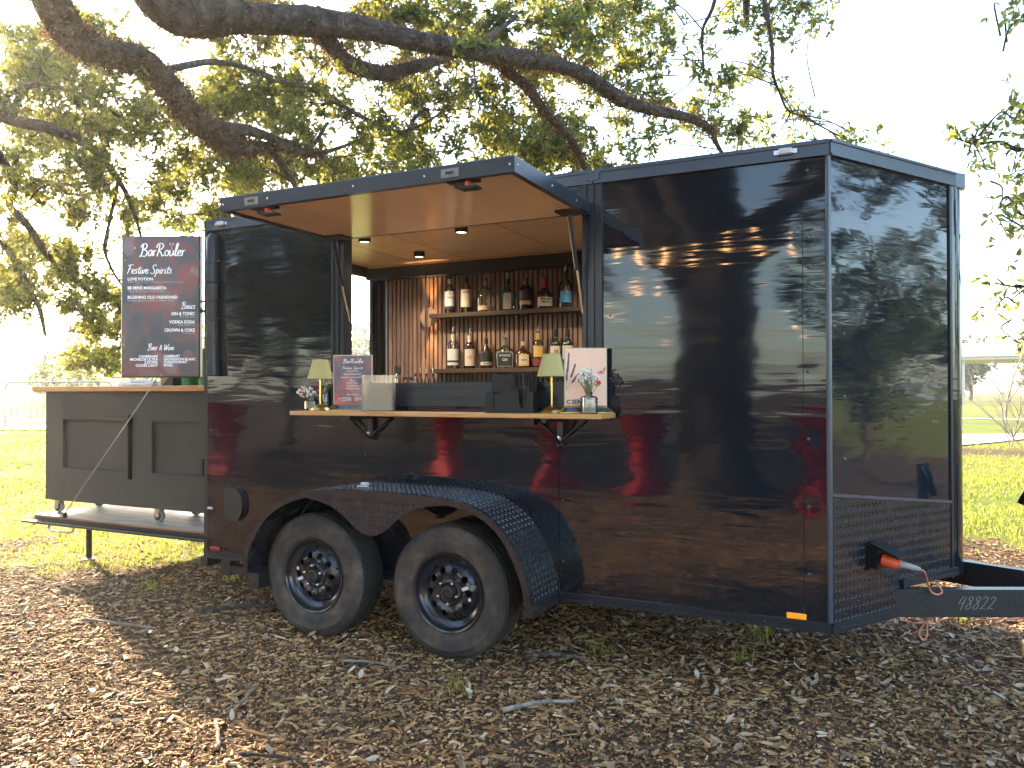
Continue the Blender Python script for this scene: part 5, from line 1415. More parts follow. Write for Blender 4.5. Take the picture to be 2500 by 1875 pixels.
straw_bundle('tall black straws fanned out at the back of the caddy', 24, 0.035, 0.112, 0.035, 0.0, 0.196, 1.75, lean=(-0.012, 0))
straw_bundle('short black stirrers standing in the front slot of the caddy', 18, 0.044, 0.094, -0.036, 0.0, 0.124, 1.9, lean=(-0.018, 0))

# flowers: vases and bouquets
def bouquet(label, c, n_, rx, rz, base, nred, tilt=0.0, rb_=0.0065, group='bouquets on the serving shelf'):
    t = thing('flower_bouquet', label, 'flowers', base, 0, group)
    st = MB(); bl = MB(); rd = MB(); gr = MB()
    c = Vector(c) - Vector(base)
    for k in range(n_):
        while True:
            p = Vector((random.uniform(-1, 1), random.uniform(-1, 1), random.uniform(-1, 1)))
            if p.length < 1: break
        p = c + Vector((p.x * rx, p.y * rx * 0.55, p.z * rz))
        r = rb_ * random.uniform(0.6, 1.15)
        bl.sphere(p, r, 7, 4, (1, 1, random.uniform(0.65, 0.95)))
        if k % 3 == 0:
            root = Vector((random.uniform(-0.008, 0.008), random.uniform(-0.008, 0.008), 0.0))
            st.tube(catmull([root, root.lerp(p, 0.55) + Vector((0, 0, 0.012)), p], 3), 0.0009, 4, cap=False)
    for (dx, dy, dz) in nred:
        p = Vector((dx, dy, dz))
        for q in range(7):
            a_ = q * 0.9
            rd.sphere(p + Vector((math.cos(a_) * 0.005, math.sin(a_) * 0.004, 0.003 * math.sin(q * 2))), 0.0068, 7, 4, (1, 0.8, 1.15))
        st.tube([Vector((0, 0, 0)), p], 0.0016, 5, cap=False)
        for s_ in (-1, 1):
            gr.add([p * 0.75, p * 0.85 + Vector((0.012 * s_, 0, 0.004)), p * 0.98 + Vector((0.014 * s_, 0, -0.002)), p * 0.86 + Vector((0, 0.004, -0.006))], [(0, 1, 2, 3)])
    st.build('stems', M['stem'], t); bl.build('white_blossom', M['petal_white'], t, True, kind='stuff')
    if nred: rd.build('red_bloom', M['petal_red'], t, True); gr.build('leaf', M['stem'], t)
    return t
def square_vase(x, y, w, h, neck, label, facet=False, rz=0.2):
    t = thing('flower_vase', label, 'vase', (x, y, ZS), rz, 'vases on the serving shelf')
    def sup(r, z, n_=28, e_=0.45):
        out = []
        for k in range(n_):
            a_ = 2 * math.pi * k / n_; c_, s_ = math.cos(a_), math.sin(a_)
            out.append((r * math.copysign(abs(c_) ** e_, c_), r * math.copysign(abs(s_) ** e_, s_), z))
        return out
    def loft(rings):
        vs_ = []; fs = []
        n_ = len(rings[0])
        for r in rings: vs_ += r
        for i in range(len(rings) - 1):
            for k in range(n_): fs.append((i * n_ + k, i * n_ + (k + 1) % n_, (i + 1) * n_ + (k + 1) % n_, (i + 1) * n_ + k))
        fs.append(tuple(range(n_))[::-1]); fs.append(tuple(range(len(rings) * n_ - n_, len(rings) * n_)))
        return MB().add(vs_, fs)
    r = w / 2
    body = [sup(r * 0.96, 0.0), sup(r, 0.004), sup(r, h * 0.94), sup(r * 0.9, h), sup(neck, h + 0.004, e_=0.9), sup(neck, h + 0.018, e_=1), sup(neck * 1.15, h + 0.022, e_=1), sup(neck * 0.85, h + 0.0225, e_=1), sup(neck * 0.8, h, e_=1), sup(r * 0.86, h * 0.92), sup(r * 0.88, 0.010)]
    loft(body).build('glass_body', M['glass'], t, 50)
    loft([sup(r * 0.85, 0.011), sup(r * 0.85, h * 0.55)]).build('water', M['water'], t)
    if facet:
        fc = MB()
        for s_ in range(4):
            Mr = Matrix.Rotation(s_ * math.pi / 2, 3, 'Z')
            for i in range(4):
                for j in range(5):
                    cx = (-1.5 + i) * w / 4.4; cz = h * (0.1 + 0.19 * j)
                    P = [(cx, -r - 0.0003, cz - h * 0.09), (cx + w / 9, -r - 0.0003, cz), (cx, -r - 0.0003, cz + h * 0.09), (cx - w / 9, -r - 0.0003, cz), (cx, -r - 0.003, cz)]
                    fc.add([Mr @ Vector(p) for p in P], [(0, 1, 4), (1, 2, 4), (2, 3, 4), (3, 0, 4)])
        fc.build('cut_facets', M['glass'], t)
    return t
square_vase(0.941, -0.10, 0.082, 0.056, 0.018, 'low square glass vase left of the left lamp')
bouquet('low bunch of white blossom leaning left from the square vase', (0.892, -0.10, 1.362), 80, 0.066, 0.034, (0.941, -0.10, 1.285), [(-0.052, -0.02, 0.072)])
vb = thing('flower_vase', 'tall slim glass bottle vase behind the left lamp', 'vase', (1.012, -0.066, ZS), 0, 'vases on the serving shelf')
MB().lathe([(0.024, 0), (0.026, 0.004), (0.026, 0.098), (0.020, 0.110), (0.012, 0.118), (0.012, 0.132), (0.014, 0.135), (0.010, 0.135), (0.009, 0.116), (0.023, 0.096), (0.023, 0.006), (0, 0.005)], 24, cap=False).build('glass_body', M['glass'], vb, 50)
bouquet('taller bunch of white blossom with red buds behind the left lamp', (1.035, -0.066, 1.438), 64, 0.062, 0.038, (1.012, -0.066, 1.35), [(-0.042, -0.012, 0.060), (-0.036, -0.015, 0.022), (-0.006, -0.02, 0.008)])
square_vase(2.679, -0.172, 0.076, 0.084, 0.016, 'diamond cut glass vase in front of the pink sign', True, 0.45)
bouquet('round spray of white blossom with one red bud before the pink sign', (2.674, -0.172, 1.434), 130, 0.062, 0.046, (2.679, -0.172, 1.325), [(0.054, -0.01, 0.080)], rb_=0.006)
# ------------------------------------------------------------------ bottles on the back wall
def arc_label(r, z0, z1, a_mid, a_w, n_=12):
    vs_ = []; fs = []
    for k in range(n_ + 1):
        a_ = a_mid - a_w / 2 + a_w * k / n_
        vs_ += [(r * math.cos(a_), r * math.sin(a_), z0), (r * math.cos(a_), r * math.sin(a_), z1)]
    for k in range(n_): fs.append((2 * k, 2 * k + 2, 2 * k + 3, 2 * k + 1))
    return MB().add(vs_, fs)
FACE = R(-58)     # towards the hatch
def pourer(t, z, r):
    MB().lathe([(r, z - 0.012), (r * 1.05, z), (r * 0.7, z + 0.012), (0.004, z + 0.016)], 12, cap=False).build('pourer_collar', M['plastic'], t, 40)
    MB().tube([(0, 0, z + 0.012), (0.001, 0, z + 0.03), (0.008, -0.004, z + 0.055)], [0.0045, 0.004, 0.003], 8).build('pourer_spout', M['steel'], t, 40)
def curved_text(t, s, r, z, size, m, bold=0.0006, width=None, name='label_text'):
    g = text_mb(s, size, bold=bold)
    xs = [p[0] for p in g.v]; w_ = max(xs) - min(xs); k = (width / w_) if width else 1.0
    out = []
    for (x, y, _) in g.v:
        a_ = FACE + x * k / r; out.append((r * math.cos(a_), r * math.sin(a_), z + y))
    g.v = out; g.build(name, m, t)
def bottle(label, x, y, z, h, w, glass, prof, cap=None, labels=(), pour=False, texts=(), square=False, liquid=None):
    t = thing('bottle', label, 'bottle', (x, y, z), 0, 'bottles on the back shelves')
    r = w / 2
    P = [(a * r, b * h) for a, b in prof]
    if not square:
        MB().lathe(P, 26, cap=True).build('body', M[glass], t, 50)
    else:
        n_ = 32; vs_ = []; fs = []
        dpt = square
        for (rr, zz) in P:
            e_ = 0.35 if rr > r * 0.55 else 1.0
            for k in range(n_):
                a_ = 2 * math.pi * k / n_; c_, s_ = math.cos(a_), math.sin(a_)
                q = Vector((rr * math.copysign(abs(c_) ** e_, c_), (rr * dpt if rr > r * 0.55 else rr) * math.copysign(abs(s_) ** e_, s_), zz))
                q.rotate(Matrix.Rotation(FACE + R(90) - R(8), 3, 'Z')); vs_.append(q)
        for i in range(len(P) - 1):
            for k in range(n_): fs.append((i * n_ + k, i * n_ + (k + 1) % n_, (i + 1) * n_ + (k + 1) % n_, (i + 1) * n_ + k))
        fs.append(tuple(range(n_))[::-1]); fs.append(tuple(range(len(P) * n_ - n_, len(P) * n_)))
        MB().add(vs_, fs).build('body', M[glass], t, 50)
    if cap:
        m_, zc, rc, hc = cap
        MB().lathe([(rc, zc * h), (rc * 1.04, zc * h + 0.002), (rc, zc * h + hc), (rc * 0.8, zc * h + hc + 0.002)], 18).build('cap', M[m_], t, 40)
    if pour: pourer(t, h, 0.013)
    for (m_, z0, z1, aw, rk) in labels:
        if not square:
            arc_label(rk * r + 0.0009, z0 * h, z1 * h, FACE, R(aw)).build('paper_label', M[m_], t, True)
        else:
            hw_ = r * aw; yy = -r * square - 0.0012
            mb = MB(); mb.prism([(-hw_, z0 * h), (hw_, z0 * h), (hw_, z1 * h - 0.012), (hw_ * 0.75, z1 * h), (-hw_ * 0.75, z1 * h), (-hw_, z1 * h - 0.012)], lambda p, k: (p[0], yy - rk * 0.0006 + 0.0005 * k, p[1]))
            Mr = Matrix.Rotation(FACE + R(90) - R(8), 3, 'Z'); mb.v = [tuple(Mr @ Vector(p)) for p in mb.v]
            mb.build('paper_label', M[m_], t)
    for (s, zf, size, m_, wd) in texts:
        if not square: curved_text(t, s, r + 0.0016, zf * h, size, M[m_], width=wd)
        else:
            g = text_mb(s, size, bold=0.0005); xs = [p[0] for p in g.v]; k = wd / (max(xs) - min(xs)) if wd else 1
            yy = -r * square - 0.0036; Mr = Matrix.Rotation(FACE + R(90) - R(8), 3, 'Z')
            g.v = [tuple(Mr @ Vector((p[0] * k, yy, zf * h + p[1]))) for p in g.v]; g.build('label_text', M[m_], t)
    return t
STD = [(0.9, 0), (1, 0.015), (1, 0.60), (0.96, 0.66), (0.72, 0.74), (0.42, 0.80), (0.36, 0.86), (0.36, 0.99), (0.4, 1.0)]
SHORT = [(0.9, 0), (1, 0.02), (1, 0.5), (0.92, 0.58), (0.6, 0.68), (0.34, 0.76), (0.3, 0.98), (0.34, 1.0)]
ROUND = [(0.86, 0), (0.97, 0.02), (1.0, 0.15), (1.0, 0.42), (0.94, 0.54), (0.72, 0.66), (0.36, 0.74), (0.2, 0.78), (0.19, 0.98), (0.22, 1.0)]
WINE = [(0.92, 0), (1, 0.015), (1, 0.58), (0.95, 0.64), (0.6, 0.72), (0.38, 0.77), (0.36, 0.97), (0.39, 0.975), (0.39, 1.0)]
SQ = [(0.94, 0), (1, 0.02), (1, 0.56), (0.95, 0.62), (0.55, 0.70), (0.3, 0.76), (0.26, 0.82), (0.26, 1.0)]
ZU, ZL, YB = 1.988, 1.546, 1.725
bottle('clear rum bottle with white label, first on the upper shelf', 0.801, YB, ZU, 0.285, 0.080, 'glass', STD, ('white_label', 0.84, 0.0155, 0.036), [('white_label', 0.2, 0.62, 150, 1), ('black_label', 0.14, 0.2, 150, 1.0)], True, (('CARDI', 0.42, 0.017, 'ink', 0.055), ('o', 0.52, 0.03, 'red_ink', None)))
bottle('clear whiskey bottle with tall cream label, second on the upper shelf', 0.953, YB, ZU, 0.275, 0.086, 'glass', STD, ('plastic', 0.84, 0.0165, 0.036), [('cream_label', 0.16, 0.66, 150, 1)], True, (('ECK', 0.56, 0.018, 'ink', 0.06), ('~', 0.34, 0.05, 'ink', 0.05)))
bottle('squat round shouldered clear bottle with low tan label, upper shelf', 1.127, YB, ZU, 0.255, 0.140, 'glass', ROUND, ('grey_plastic', 0.80, 0.0125, 0.042), [('tan_label', 0.04, 0.17, 110, 1)], True)
bottle('square pale blue gin bottle with white label, upper shelf', 1.316, YB, ZU, 0.232, 0.098, 'glass_blue', SQ, ('plastic', 0.86, 0.014, 0.03), [('white_label', 0.05, 0.58, 0.62, 1)], True, (('o', 0.36, 0.04, 'blue_label', None),), 0.72)
bottle('amber bourbon bottle with dark and tan labels, upper shelf', 1.472, YB, ZU, 0.238, 0.100, 'amber_glass', STD, ('plastic', 0.80, 0.0175, 0.046), [('black_label', 0.30, 0.62, 150, 1), ('tan_label', 0.15, 0.28, 150, 1)], False, ())
bottle('squat bourbon bottle with dripping red wax neck and cream label', 1.629, YB, ZU, 0.235, 0.118, 'brown_glass', [(0.9, 0), (1, 0.02), (1, 0.36), (0.95, 0.44), (0.7, 0.54), (0.4, 0.62), (0.3, 0.68), (0.27, 0.98), (0.29, 1.0)], ('red_wax', 0.66, 0.0185, 0.072), [('cream_label', 0.07, 0.36, 140, 1)], False, (("Maker's", 0.27, 0.022, 'ink', 0.075), ('Mark.', 0.17, 0.022, 'ink', 0.06)))
bottle('clear tequila bottle with blue label, last on the upper shelf', 1.796, YB, ZU, 0.262, 0.096, 'glass', STD, ('blue_cap', 0.80, 0.018, 0.052), [('blue_label', 0.14, 0.46, 120, 1)], True, ())
bottle('tall clear whiskey bottle with white label, first on the lower shelf', 0.831, YB, ZL, 0.282, 0.098, 'glass', STD, ('cream_label', 0.82, 0.0185, 0.045), [('white_label', 0.1, 0.56, 130, 1), ('black_label', 0.18, 0.235, 131, 1.004)], True, ())
bottle('amber whiskey bottle with white label and red emblem, lower shelf', 0.983, YB, ZL, 0.262, 0.090, 'amber_glass', STD, ('cream_label', 0.78, 0.0175, 0.056), [('cream_label', 0.08, 0.58, 120, 1)], True, (('o', 0.28, 0.06, 'red_ink', 0.028),))
bottle('short dark bourbon bottle with black and cream labels, lower shelf', 1.131, YB, ZL, 0.232, 0.094, 'brown_glass', SHORT, ('plastic', 0.80, 0.015, 0.045), [('black_label', 0.22, 0.52, 170, 1), ('cream_label', 0.1, 0.21, 150, 1.0)], False, (('BOURBON', 0.13, 0.013, 'ink', 0.055),))
bottle('wide square gin bottle with large black label, lower shelf', 1.296, YB, ZL, 0.222, 0.142, 'glass', SQ, ('grey_plastic', 0.8, 0.018, 0.04), [('white_label', 0.05, 0.56, 0.86, 1), ('black_label', 0.065, 0.545, 0.82, 3)], True, (('BOODLES', 0.40, 0.022, 'white_label', 0.085), ('GIN', 0.24, 0.03, 'white_label', 0.04)), 0.62)
bottle('round flask of amber whisky with gold arched label, lower shelf', 1.448, YB, ZL, 0.200, 0.128, 'brown_glass', ROUND, ('tan_label', 0.84, 0.0165, 0.03), [('gold_label', 0.06, 0.50, 74, 1), ('cream_label', 0.12, 0.44, 62, 1.006)], False, (('CROWN', 0.26, 0.015, 'ink', 0.045),))
bottle('clear bottle with gold upper and maroon lower label, lower shelf', 1.573, YB, ZL, 0.262, 0.084, 'glass', STD, ('gold_label', 0.80, 0.0165, 0.05), [('gold_label', 0.30, 0.62, 120, 1), ('maroon_label', 0.05, 0.26, 170, 1)], True, ())
bottle('dark wine bottle with cream label beside the right lamp shade', 1.714, YB, ZL, 0.282, 0.082, 'dark_glass', WINE, ('plastic_matt', 0.80, 0.0165, 0.057), [('cream_label', 0.2, 0.56, 140, 1)], False, (('39', 0.34, 0.05, 'ink', 0.034),))
bottle('dark wine bottle with cream label half hidden by the pink sign', 1.813, YB, ZL, 0.282, 0.082, 'dark_glass', WINE, ('plastic_matt', 0.80, 0.0165, 0.057), [('cream_label', 0.2, 0.56, 140, 1)], False, (('39', 0.34, 0.05, 'ink', 0.034),))

# small things on the back counter
ZC = 1.40
tp = thing('beer_tap', 'small black tap with chrome spout on the back counter', 'tap', (0.40, 1.58, ZC))
MB().lathe([(0.03, 0), (0.03, 0.01), (0.02, 0.02), (0.02, 0.07), (0.0, 0.075)], 16).build('base', M['steel'], tp, 40)
MB().tube([(0, 0, 0.065), (0.0, -0.03, 0.085), (0.02, -0.05, 0.09), (0.035, -0.052, 0.105)], 0.008, 8).build('spout', M['steel'], tp, True)
MB().bbox(-0.03, -0.02, 0.10, 0.03, 0.02, 0.178, 0.012).build('handle', M['plastic_matt'], tp)
MB().tube([(0, 0, 0.07), (0, 0, 0.105)], 0.008, 8).build('neck', M['steel'], tp)
for k, (x, lab) in enumerate(((0.46, 'left of the two black jar lids on the back counter'), (0.515, 'right of the two black jar lids on the back counter'))):
    j = thing('jar', lab.replace('jar lids', 'lidded jars'), 'jar', (x, 1.60, ZC), 0, 'lidded jars on the back counter')
    MB().lathe([(0.02, 0), (0.021, 0.05), (0.018, 0.055)], 16).build('glass_body', M['glass'], j, 40)
    MB().lathe([(0.020, 0.055), (0.020, 0.08), (0.018, 0.082)], 16).build('lid', M['plastic_matt'], j, 40)
for k, (x, lab) in enumerate(((0.556, 'first dasher bottle from the left on the back counter'), (0.605, 'second dasher bottle from the left on the back counter'), (0.660, 'third dasher bottle from the left on the back counter'), (0.720, 'dasher bottle nearest the lower bottle shelf on the back counter'))):
    j = thing('dasher_bottle', lab, 'bottle', (x, 1.60, ZC), 0, 'dasher bottles on the back counter')
    MB().lathe([(0.018, 0), (0.0195, 0.004), (0.0195, 0.06), (0.012, 0.074), (0.009, 0.085), (0.009, 0.095)], 16).build('glass_body', M['glass'], j, 40)
    MB().lathe([(0.011, 0.085), (0.011, 0.108), (0.006, 0.112)], 12).build('collar', M['plastic_matt'], j, 40)
    if k: MB().tube([(0, 0, 0.11), (0, 0, 0.155)], [0.004, 0.0022], 8).build('spout', M['steel'], j, 40)

# ------------------------------------------------------------------ extension cord
pv = lambda u, z, o: Vector(npt(u, z, o))
pg = thing('extension_cord', 'faded orange extension cord plugged into the nose and looping to the ground', 'cord')
c0 = pv(u0, 0.600, 0.055); c1 = pv(u0 + 0.02, 0.588, 0.125); c2 = pv(u0 + 0.05, 0.575, 0.20)
MB().tube([c0, c0.lerp(c1, 0.7), c1], [0.030, 0.030, 0.020], 14).build('plug', M['plug'], pg, 40)
MB().tube([c1, c1.lerp(c2, 0.6), c2], [0.017, 0.014, 0.009], 10).build('plug_grip', M['grey_plastic'], pg, 40)
W_ = lambda x, y, z: Vector((x, y, z))
b0 = Vector((3.85, 0.365, 0)) + bn * 0.04
path_ = [c2, W_(4.115, 0.28, 0.545), W_(4.125, 0.36, 0.50), W_(4.136, 0.43, 0.455), W_(4.149, 0.455, 0.42), W_(4.175, 0.468, 0.409), W_(4.193, 0.476, 0.422), W_(4.181, 0.472, 0.446), W_(4.16, 0.49, 0.452), W_(4.146, 0.56, 0.42),
         W_(4.149, 0.60, 0.329), W_(4.15, 0.60, 0.271), W_(4.106, 0.59, 0.209), W_(4.101, 0.588, 0.173), W_(4.119, 0.59, 0.153), W_(4.133, 0.595, 0.179), W_(4.135, 0.60, 0.245), W_(4.141, 0.62, 0.289), W_(4.16, 0.78, 0.27), W_(4.19, 1.1, 0.12),
         W_(4.213, 1.60, 0.02), W_(4.097, 1.573, 0.018), W_(4.028, 1.456, 0.018), W_(4.113, 1.405, 0.018), W_(4.315, 1.629, 0.02), W_(4.362, 1.727, 0.018), W_(4.254, 1.735, 0.018), W_(4.205, 1.63, 0.028), W_(4.402, 1.72, 0.026), W_(4.49, 1.694, 0.018), W_(4.592, 1.724, 0.018), W_(4.85, 1.9, 0.018), W_(5.6, 2.1, 0.018)]
MB().tube(catmull(path_, 7), 0.0050, 8).build('cable', M['orange_cord'], pg, True)
o = MB().bbox(4.575, 0.86, 0.0, 4.735, 1.02, 0.1, 0.004).build('wood_block', M['counter']); tag(o, 'sawn wooden block under the jack foot at the right edge', 'block')

# ------------------------------------------------------------------ party tables and string lights the glossy side mirrors
def cocktail_table(x, y, label):
    t = thing('cocktail_table', label, 'table', (x, y, 0), random.uniform(0, 1.5), 'red cocktail tables facing the trailer')
    n_ = 32; rings = []
    for k in range(13):
        z = 1.07 * k / 12; f = 0.14 + 0.24 * (abs(z - 0.5) / 0.57) ** 1.7
        ring = []
        for i in range(n_):
            a_ = 2 * math.pi * i / n_
            sq = 1 + 0.28 * max(0, (0.5 - z) / 0.5) * math.cos(4 * a_)
            ring.append((f * sq * math.cos(a_), f * sq * math.sin(a_), z))
        rings.append(ring)
    vs_ = [p for r in rings for p in r]; fs = []
    for k in range(12):
        for i in range(n_): fs.append((k * n_ + i, k * n_ + (i + 1) % n_, (k + 1) * n_ + (i + 1) % n_, (k + 1) * n_ + i))
    MB().add(vs_, fs).build('stretch_cover', M['red_cloth'], t, True)
    MB().lathe([(0.382, 1.055), (0.385, 1.07), (0.38, 1.078), (0, 1.08)], 36, cap=False).build('table_top', M['red_cloth'], t, 40)
for (x, y), s in zip(((-5.95, -5.9), (-1.47, -5.63), (-0.5, -6.9), (1.1, -6.2), (3.15, -6.6)), ('mirrored by the rear corner of the trailer', 'mirrored above the fender under the serving shelf', 'mirrored below the right shelf bracket', 'mirrored right of the serving shelf', 'mirrored beside the front corner of the trailer')):
    cocktail_table(x, y, 'red cloth covered cocktail table ' + s)
def string_light(pts, label):
    t = thing('string_lights', label, 'string lights', pts[0], 0, 'string lights over the tables')
    P = catmull(pts, 10); o_ = Vector(pts[0])
    MB().tube([p - o_ for p in P], 0.004, 5).build('wire', M['plastic_matt'], t)
    proto = None
    for i in range(2, len(P), 4):
        if proto is None:
            proto = MB().lathe([(0.012, 0.0), (0.012, -0.03), (0.026, -0.06), (0.028, -0.08), (0.018, -0.10), (0, -0.105)], 12).build('bulb', M['bulb'], t, True); b_ = proto
        else:
            b_ = proto.copy(); COL.objects.link(b_); b_.parent = t
        b_.location = P[i] - o_
string_light([(-2.2, -4.4, 3.7), (0.72, -4.66, 3.03), (1.52, -5.05, 2.92), (2.3, -5.4, 2.95), (3.2, -5.86, 3.07), (5.2, -6.6, 3.7)], 'warm bulb string mirrored across the middle of the front side panels')
string_light([(-3.6, -6.4, 3.9), (-0.15, -7.57, 3.1), (0.97, -8.12, 2.93), (2.0, -8.6, 3.2), (2.9, -9.0, 3.5), (6, -9.6, 4.1)], 'warm bulb string mirrored just beneath the brighter upper string')
string_light([(-4.2, -9.4, 3.6), (-0.5, -9.6, 2.7), (1.5, -9.9, 2.45), (3.4, -10.2, 2.7), (6, -10.4, 3.5)], 'lowest and faintest of the mirrored warm bulb strings')
# ------------------------------------------------------------------ oak limbs (x, y, z, radius) and leafy sprays (x, y, z, radius)
OAK_LIMBS = [
    [(-1.24, -0.52, 4.66, 0.168), (-1.37, -0.13, 4.13, 0.151), (-1.42, 0.07, 3.98, 0.139), (-1.49, 0.36, 3.99, 0.127), (-1.49, 0.7, 4.05, 0.136), (-1.51, 1.02, 3.93, 0.132), (-1.56, 1.22, 3.83, 0.129), (-1.59, 1.54, 3.73, 0.123), (-1.64, 1.85, 3.7, 0.109), (-1.64, 2.18, 3.78, 0.073), (-1.58, 2.54, 3.89, 0.055), (-1.54, 2.9, 3.9, 0.035), (-1.43, 3.39, 4.14, 0.018)],
    [(-0.79, -0.08, 4.5, 0.168), (-0.56, 0.15, 4.04, 0.143), (-0.43, 0.32, 4.02, 0.146), (-0.31, 0.49, 4.08, 0.136), (-0.19, 0.66, 4.11, 0.121), (0.04, 0.99, 4.18, 0.125), (0.31, 1.34, 4.21, 0.093), (0.58, 1.7, 4.2, 0.09), (0.89, 2.07, 4.21, 0.086), (1.13, 2.4, 4.23, 0.088), (1.3, 2.71, 4.27, 0.073), (1.52, 3.04, 4.23, 0.071), (1.72, 3.36, 4.1, 0.069), (1.95, 3.69, 4.07, 0.059), (2.22, 4.05, 4.06, 0.049), (2.35, 4.33, 4.0, 0.037), (2.36, 4.56, 3.93, 0.026), (2.44, 5.04, 3.75, 0.018)],
    [(0.04, 0.99, 4.14, 0.069), (0.04, 1.22, 4.07, 0.064), (0.05, 1.44, 4.02, 0.067), (0.18, 1.73, 4.03, 0.069), (0.3, 2.0, 4.17, 0.057), (0.39, 2.38, 4.38, 0.044), (0.5, 2.88, 4.7, 0.031), (0.57, 3.46, 5.17, 0.021)],
    [(0.94, 2.2, 4.21, 0.059), (0.98, 2.45, 4.16, 0.05), (1.01, 2.79, 4.13, 0.049), (1.02, 3.13, 4.03, 0.043), (1.12, 3.51, 3.88, 0.036), (1.16, 3.87, 3.64, 0.029), (1.14, 4.2, 3.27, 0.017)],
    [(-5.12, 0.71, 4.73, 0.083), (-4.15, 1.19, 4.18, 0.062), (-3.92, 1.52, 4.12, 0.06), (-3.76, 1.82, 4.03, 0.052), (-3.78, 2.04, 3.93, 0.036), (-3.78, 2.26, 3.74, 0.032), (-3.81, 2.47, 3.46, 0.023), (-3.88, 2.67, 3.08, 0.014)],
    [(-4.15, 1.19, 4.21, 0.037), (-4.18, 1.28, 4.41, 0.029), (-4.12, 1.42, 4.53, 0.026), (-4.05, 1.56, 4.59, 0.026), (-3.85, 1.88, 4.56, 0.022), (-3.76, 2.15, 4.47, 0.018), (-3.74, 2.5, 4.35, 0.014)],
    [(-3.78, 2.04, 3.93, 0.027), (-3.91, 2.09, 3.75, 0.023), (-4.15, 2.08, 3.69, 0.018), (-4.71, 2.03, 3.72, 0.014), (-5.08, 2.08, 3.6, 0.01)],
    [(-5.67, 1.56, 4.68, 0.065), (-5.17, 1.81, 4.05, 0.047), (-5.13, 1.94, 3.76, 0.043), (-5.28, 1.98, 3.56, 0.043), (-5.19, 2.14, 3.34, 0.044), (-5.2, 2.36, 3.05, 0.04), (-5.21, 2.58, 2.89, 0.04), (-5.22, 2.8, 2.74, 0.041), (-5.19, 3.04, 2.61, 0.031), (-5.11, 3.3, 2.56, 0.021), (-5.03, 3.67, 2.54, 0.017)],
    [(-6.06, 2.05, 3.45, 0.045), (-5.79, 2.18, 3.21, 0.04), (-5.74, 2.32, 3.02, 0.04), (-5.72, 2.45, 2.75, 0.036), (-5.71, 2.56, 2.55, 0.036), (-5.74, 2.66, 2.4, 0.031), (-5.88, 2.82, 2.1, 0.016)],
    [(-1.47, 0.82, 3.99, 0.041), (-1.47, 0.93, 4.06, 0.034), (-1.54, 1.23, 4.23, 0.032), (-1.58, 1.54, 4.38, 0.03), (-1.6, 1.97, 4.49, 0.024), (-1.6, 2.42, 4.51, 0.017), (-1.57, 2.88, 4.6, 0.013)],
    [(-1.52, 1.57, 3.77, 0.067), (-1.54, 1.9, 3.86, 0.055), (-1.51, 2.25, 3.87, 0.045), (-1.46, 2.49, 3.81, 0.033), (-1.51, 2.8, 3.94, 0.026), (-1.61, 3.19, 4.33, 0.018)],
    [(-1.61, 2.31, 3.79, 0.037), (-1.64, 2.52, 3.69, 0.034), (-1.67, 2.73, 3.54, 0.03), (-1.81, 2.99, 3.32, 0.018)],
    [(-1.5, 2.92, 3.89, 0.035), (-1.46, 3.05, 3.82, 0.035), (-1.54, 3.23, 3.65, 0.032), (-1.65, 3.4, 3.38, 0.019)],
    [(-1.72, 3.47, 4.67, 0.023), (-1.46, 3.59, 4.51, 0.028), (-1.25, 3.7, 4.39, 0.028), (-1.0, 3.82, 4.32, 0.033), (-1.02, 4.03, 4.55, 0.024), (-1.0, 4.26, 4.74, 0.02)],
    [(-1.33, 3.88, 4.36, 0.019), (-1.02, 3.81, 4.33, 0.019), (-0.62, 3.78, 4.41, 0.014), (-0.33, 3.69, 4.52, 0.013)],
    [(2.54, 3.85, 5.32, 0.023), (2.45, 3.92, 5.06, 0.02), (2.34, 3.98, 4.89, 0.016), (2.32, 4.08, 4.67, 0.012), (2.29, 4.29, 4.61, 0.008)],
    [(2.84, 4.11, 5.45, 0.032), (2.92, 4.26, 4.95, 0.02), (2.94, 4.38, 4.71, 0.02), (2.93, 4.49, 4.54, 0.016), (2.98, 4.63, 4.38, 0.012), (3.04, 4.77, 4.25, 0.013), (3.19, 5.07, 4.23, 0.009), (3.61, 5.6, 4.07, 0.009)],
    [(-3.78, 2.26, 3.74, 0.023), (-3.91, 2.31, 3.53, 0.023), (-4.07, 2.35, 3.23, 0.019), (-4.19, 2.4, 3.01, 0.019), (-4.29, 2.58, 2.8, 0.015), (-4.36, 2.77, 2.64, 0.015)],
]
SIDE_LIMBS = [
    [(6.03, 3.89, 3.31, 0.031), (5.3, 3.54, 3.25, 0.022), (4.9, 3.35, 3.2, 0.016), (4.73, 3.27, 3.26, 0.012), (4.57, 3.19, 3.24, 0.009), (4.43, 3.12, 3.29, 0.006)],
    [(6.02, 3.9, 2.71, 0.031), (5.24, 3.52, 2.65, 0.019), (4.9, 3.35, 2.69, 0.012), (4.79, 3.3, 2.84, 0.009), (4.73, 3.27, 2.78, 0.006)],
    [(6.09, 4.15, 2.37, 0.026), (5.22, 3.73, 2.25, 0.016), (4.93, 3.59, 2.18, 0.01), (4.72, 3.5, 2.21, 0.006)],
]
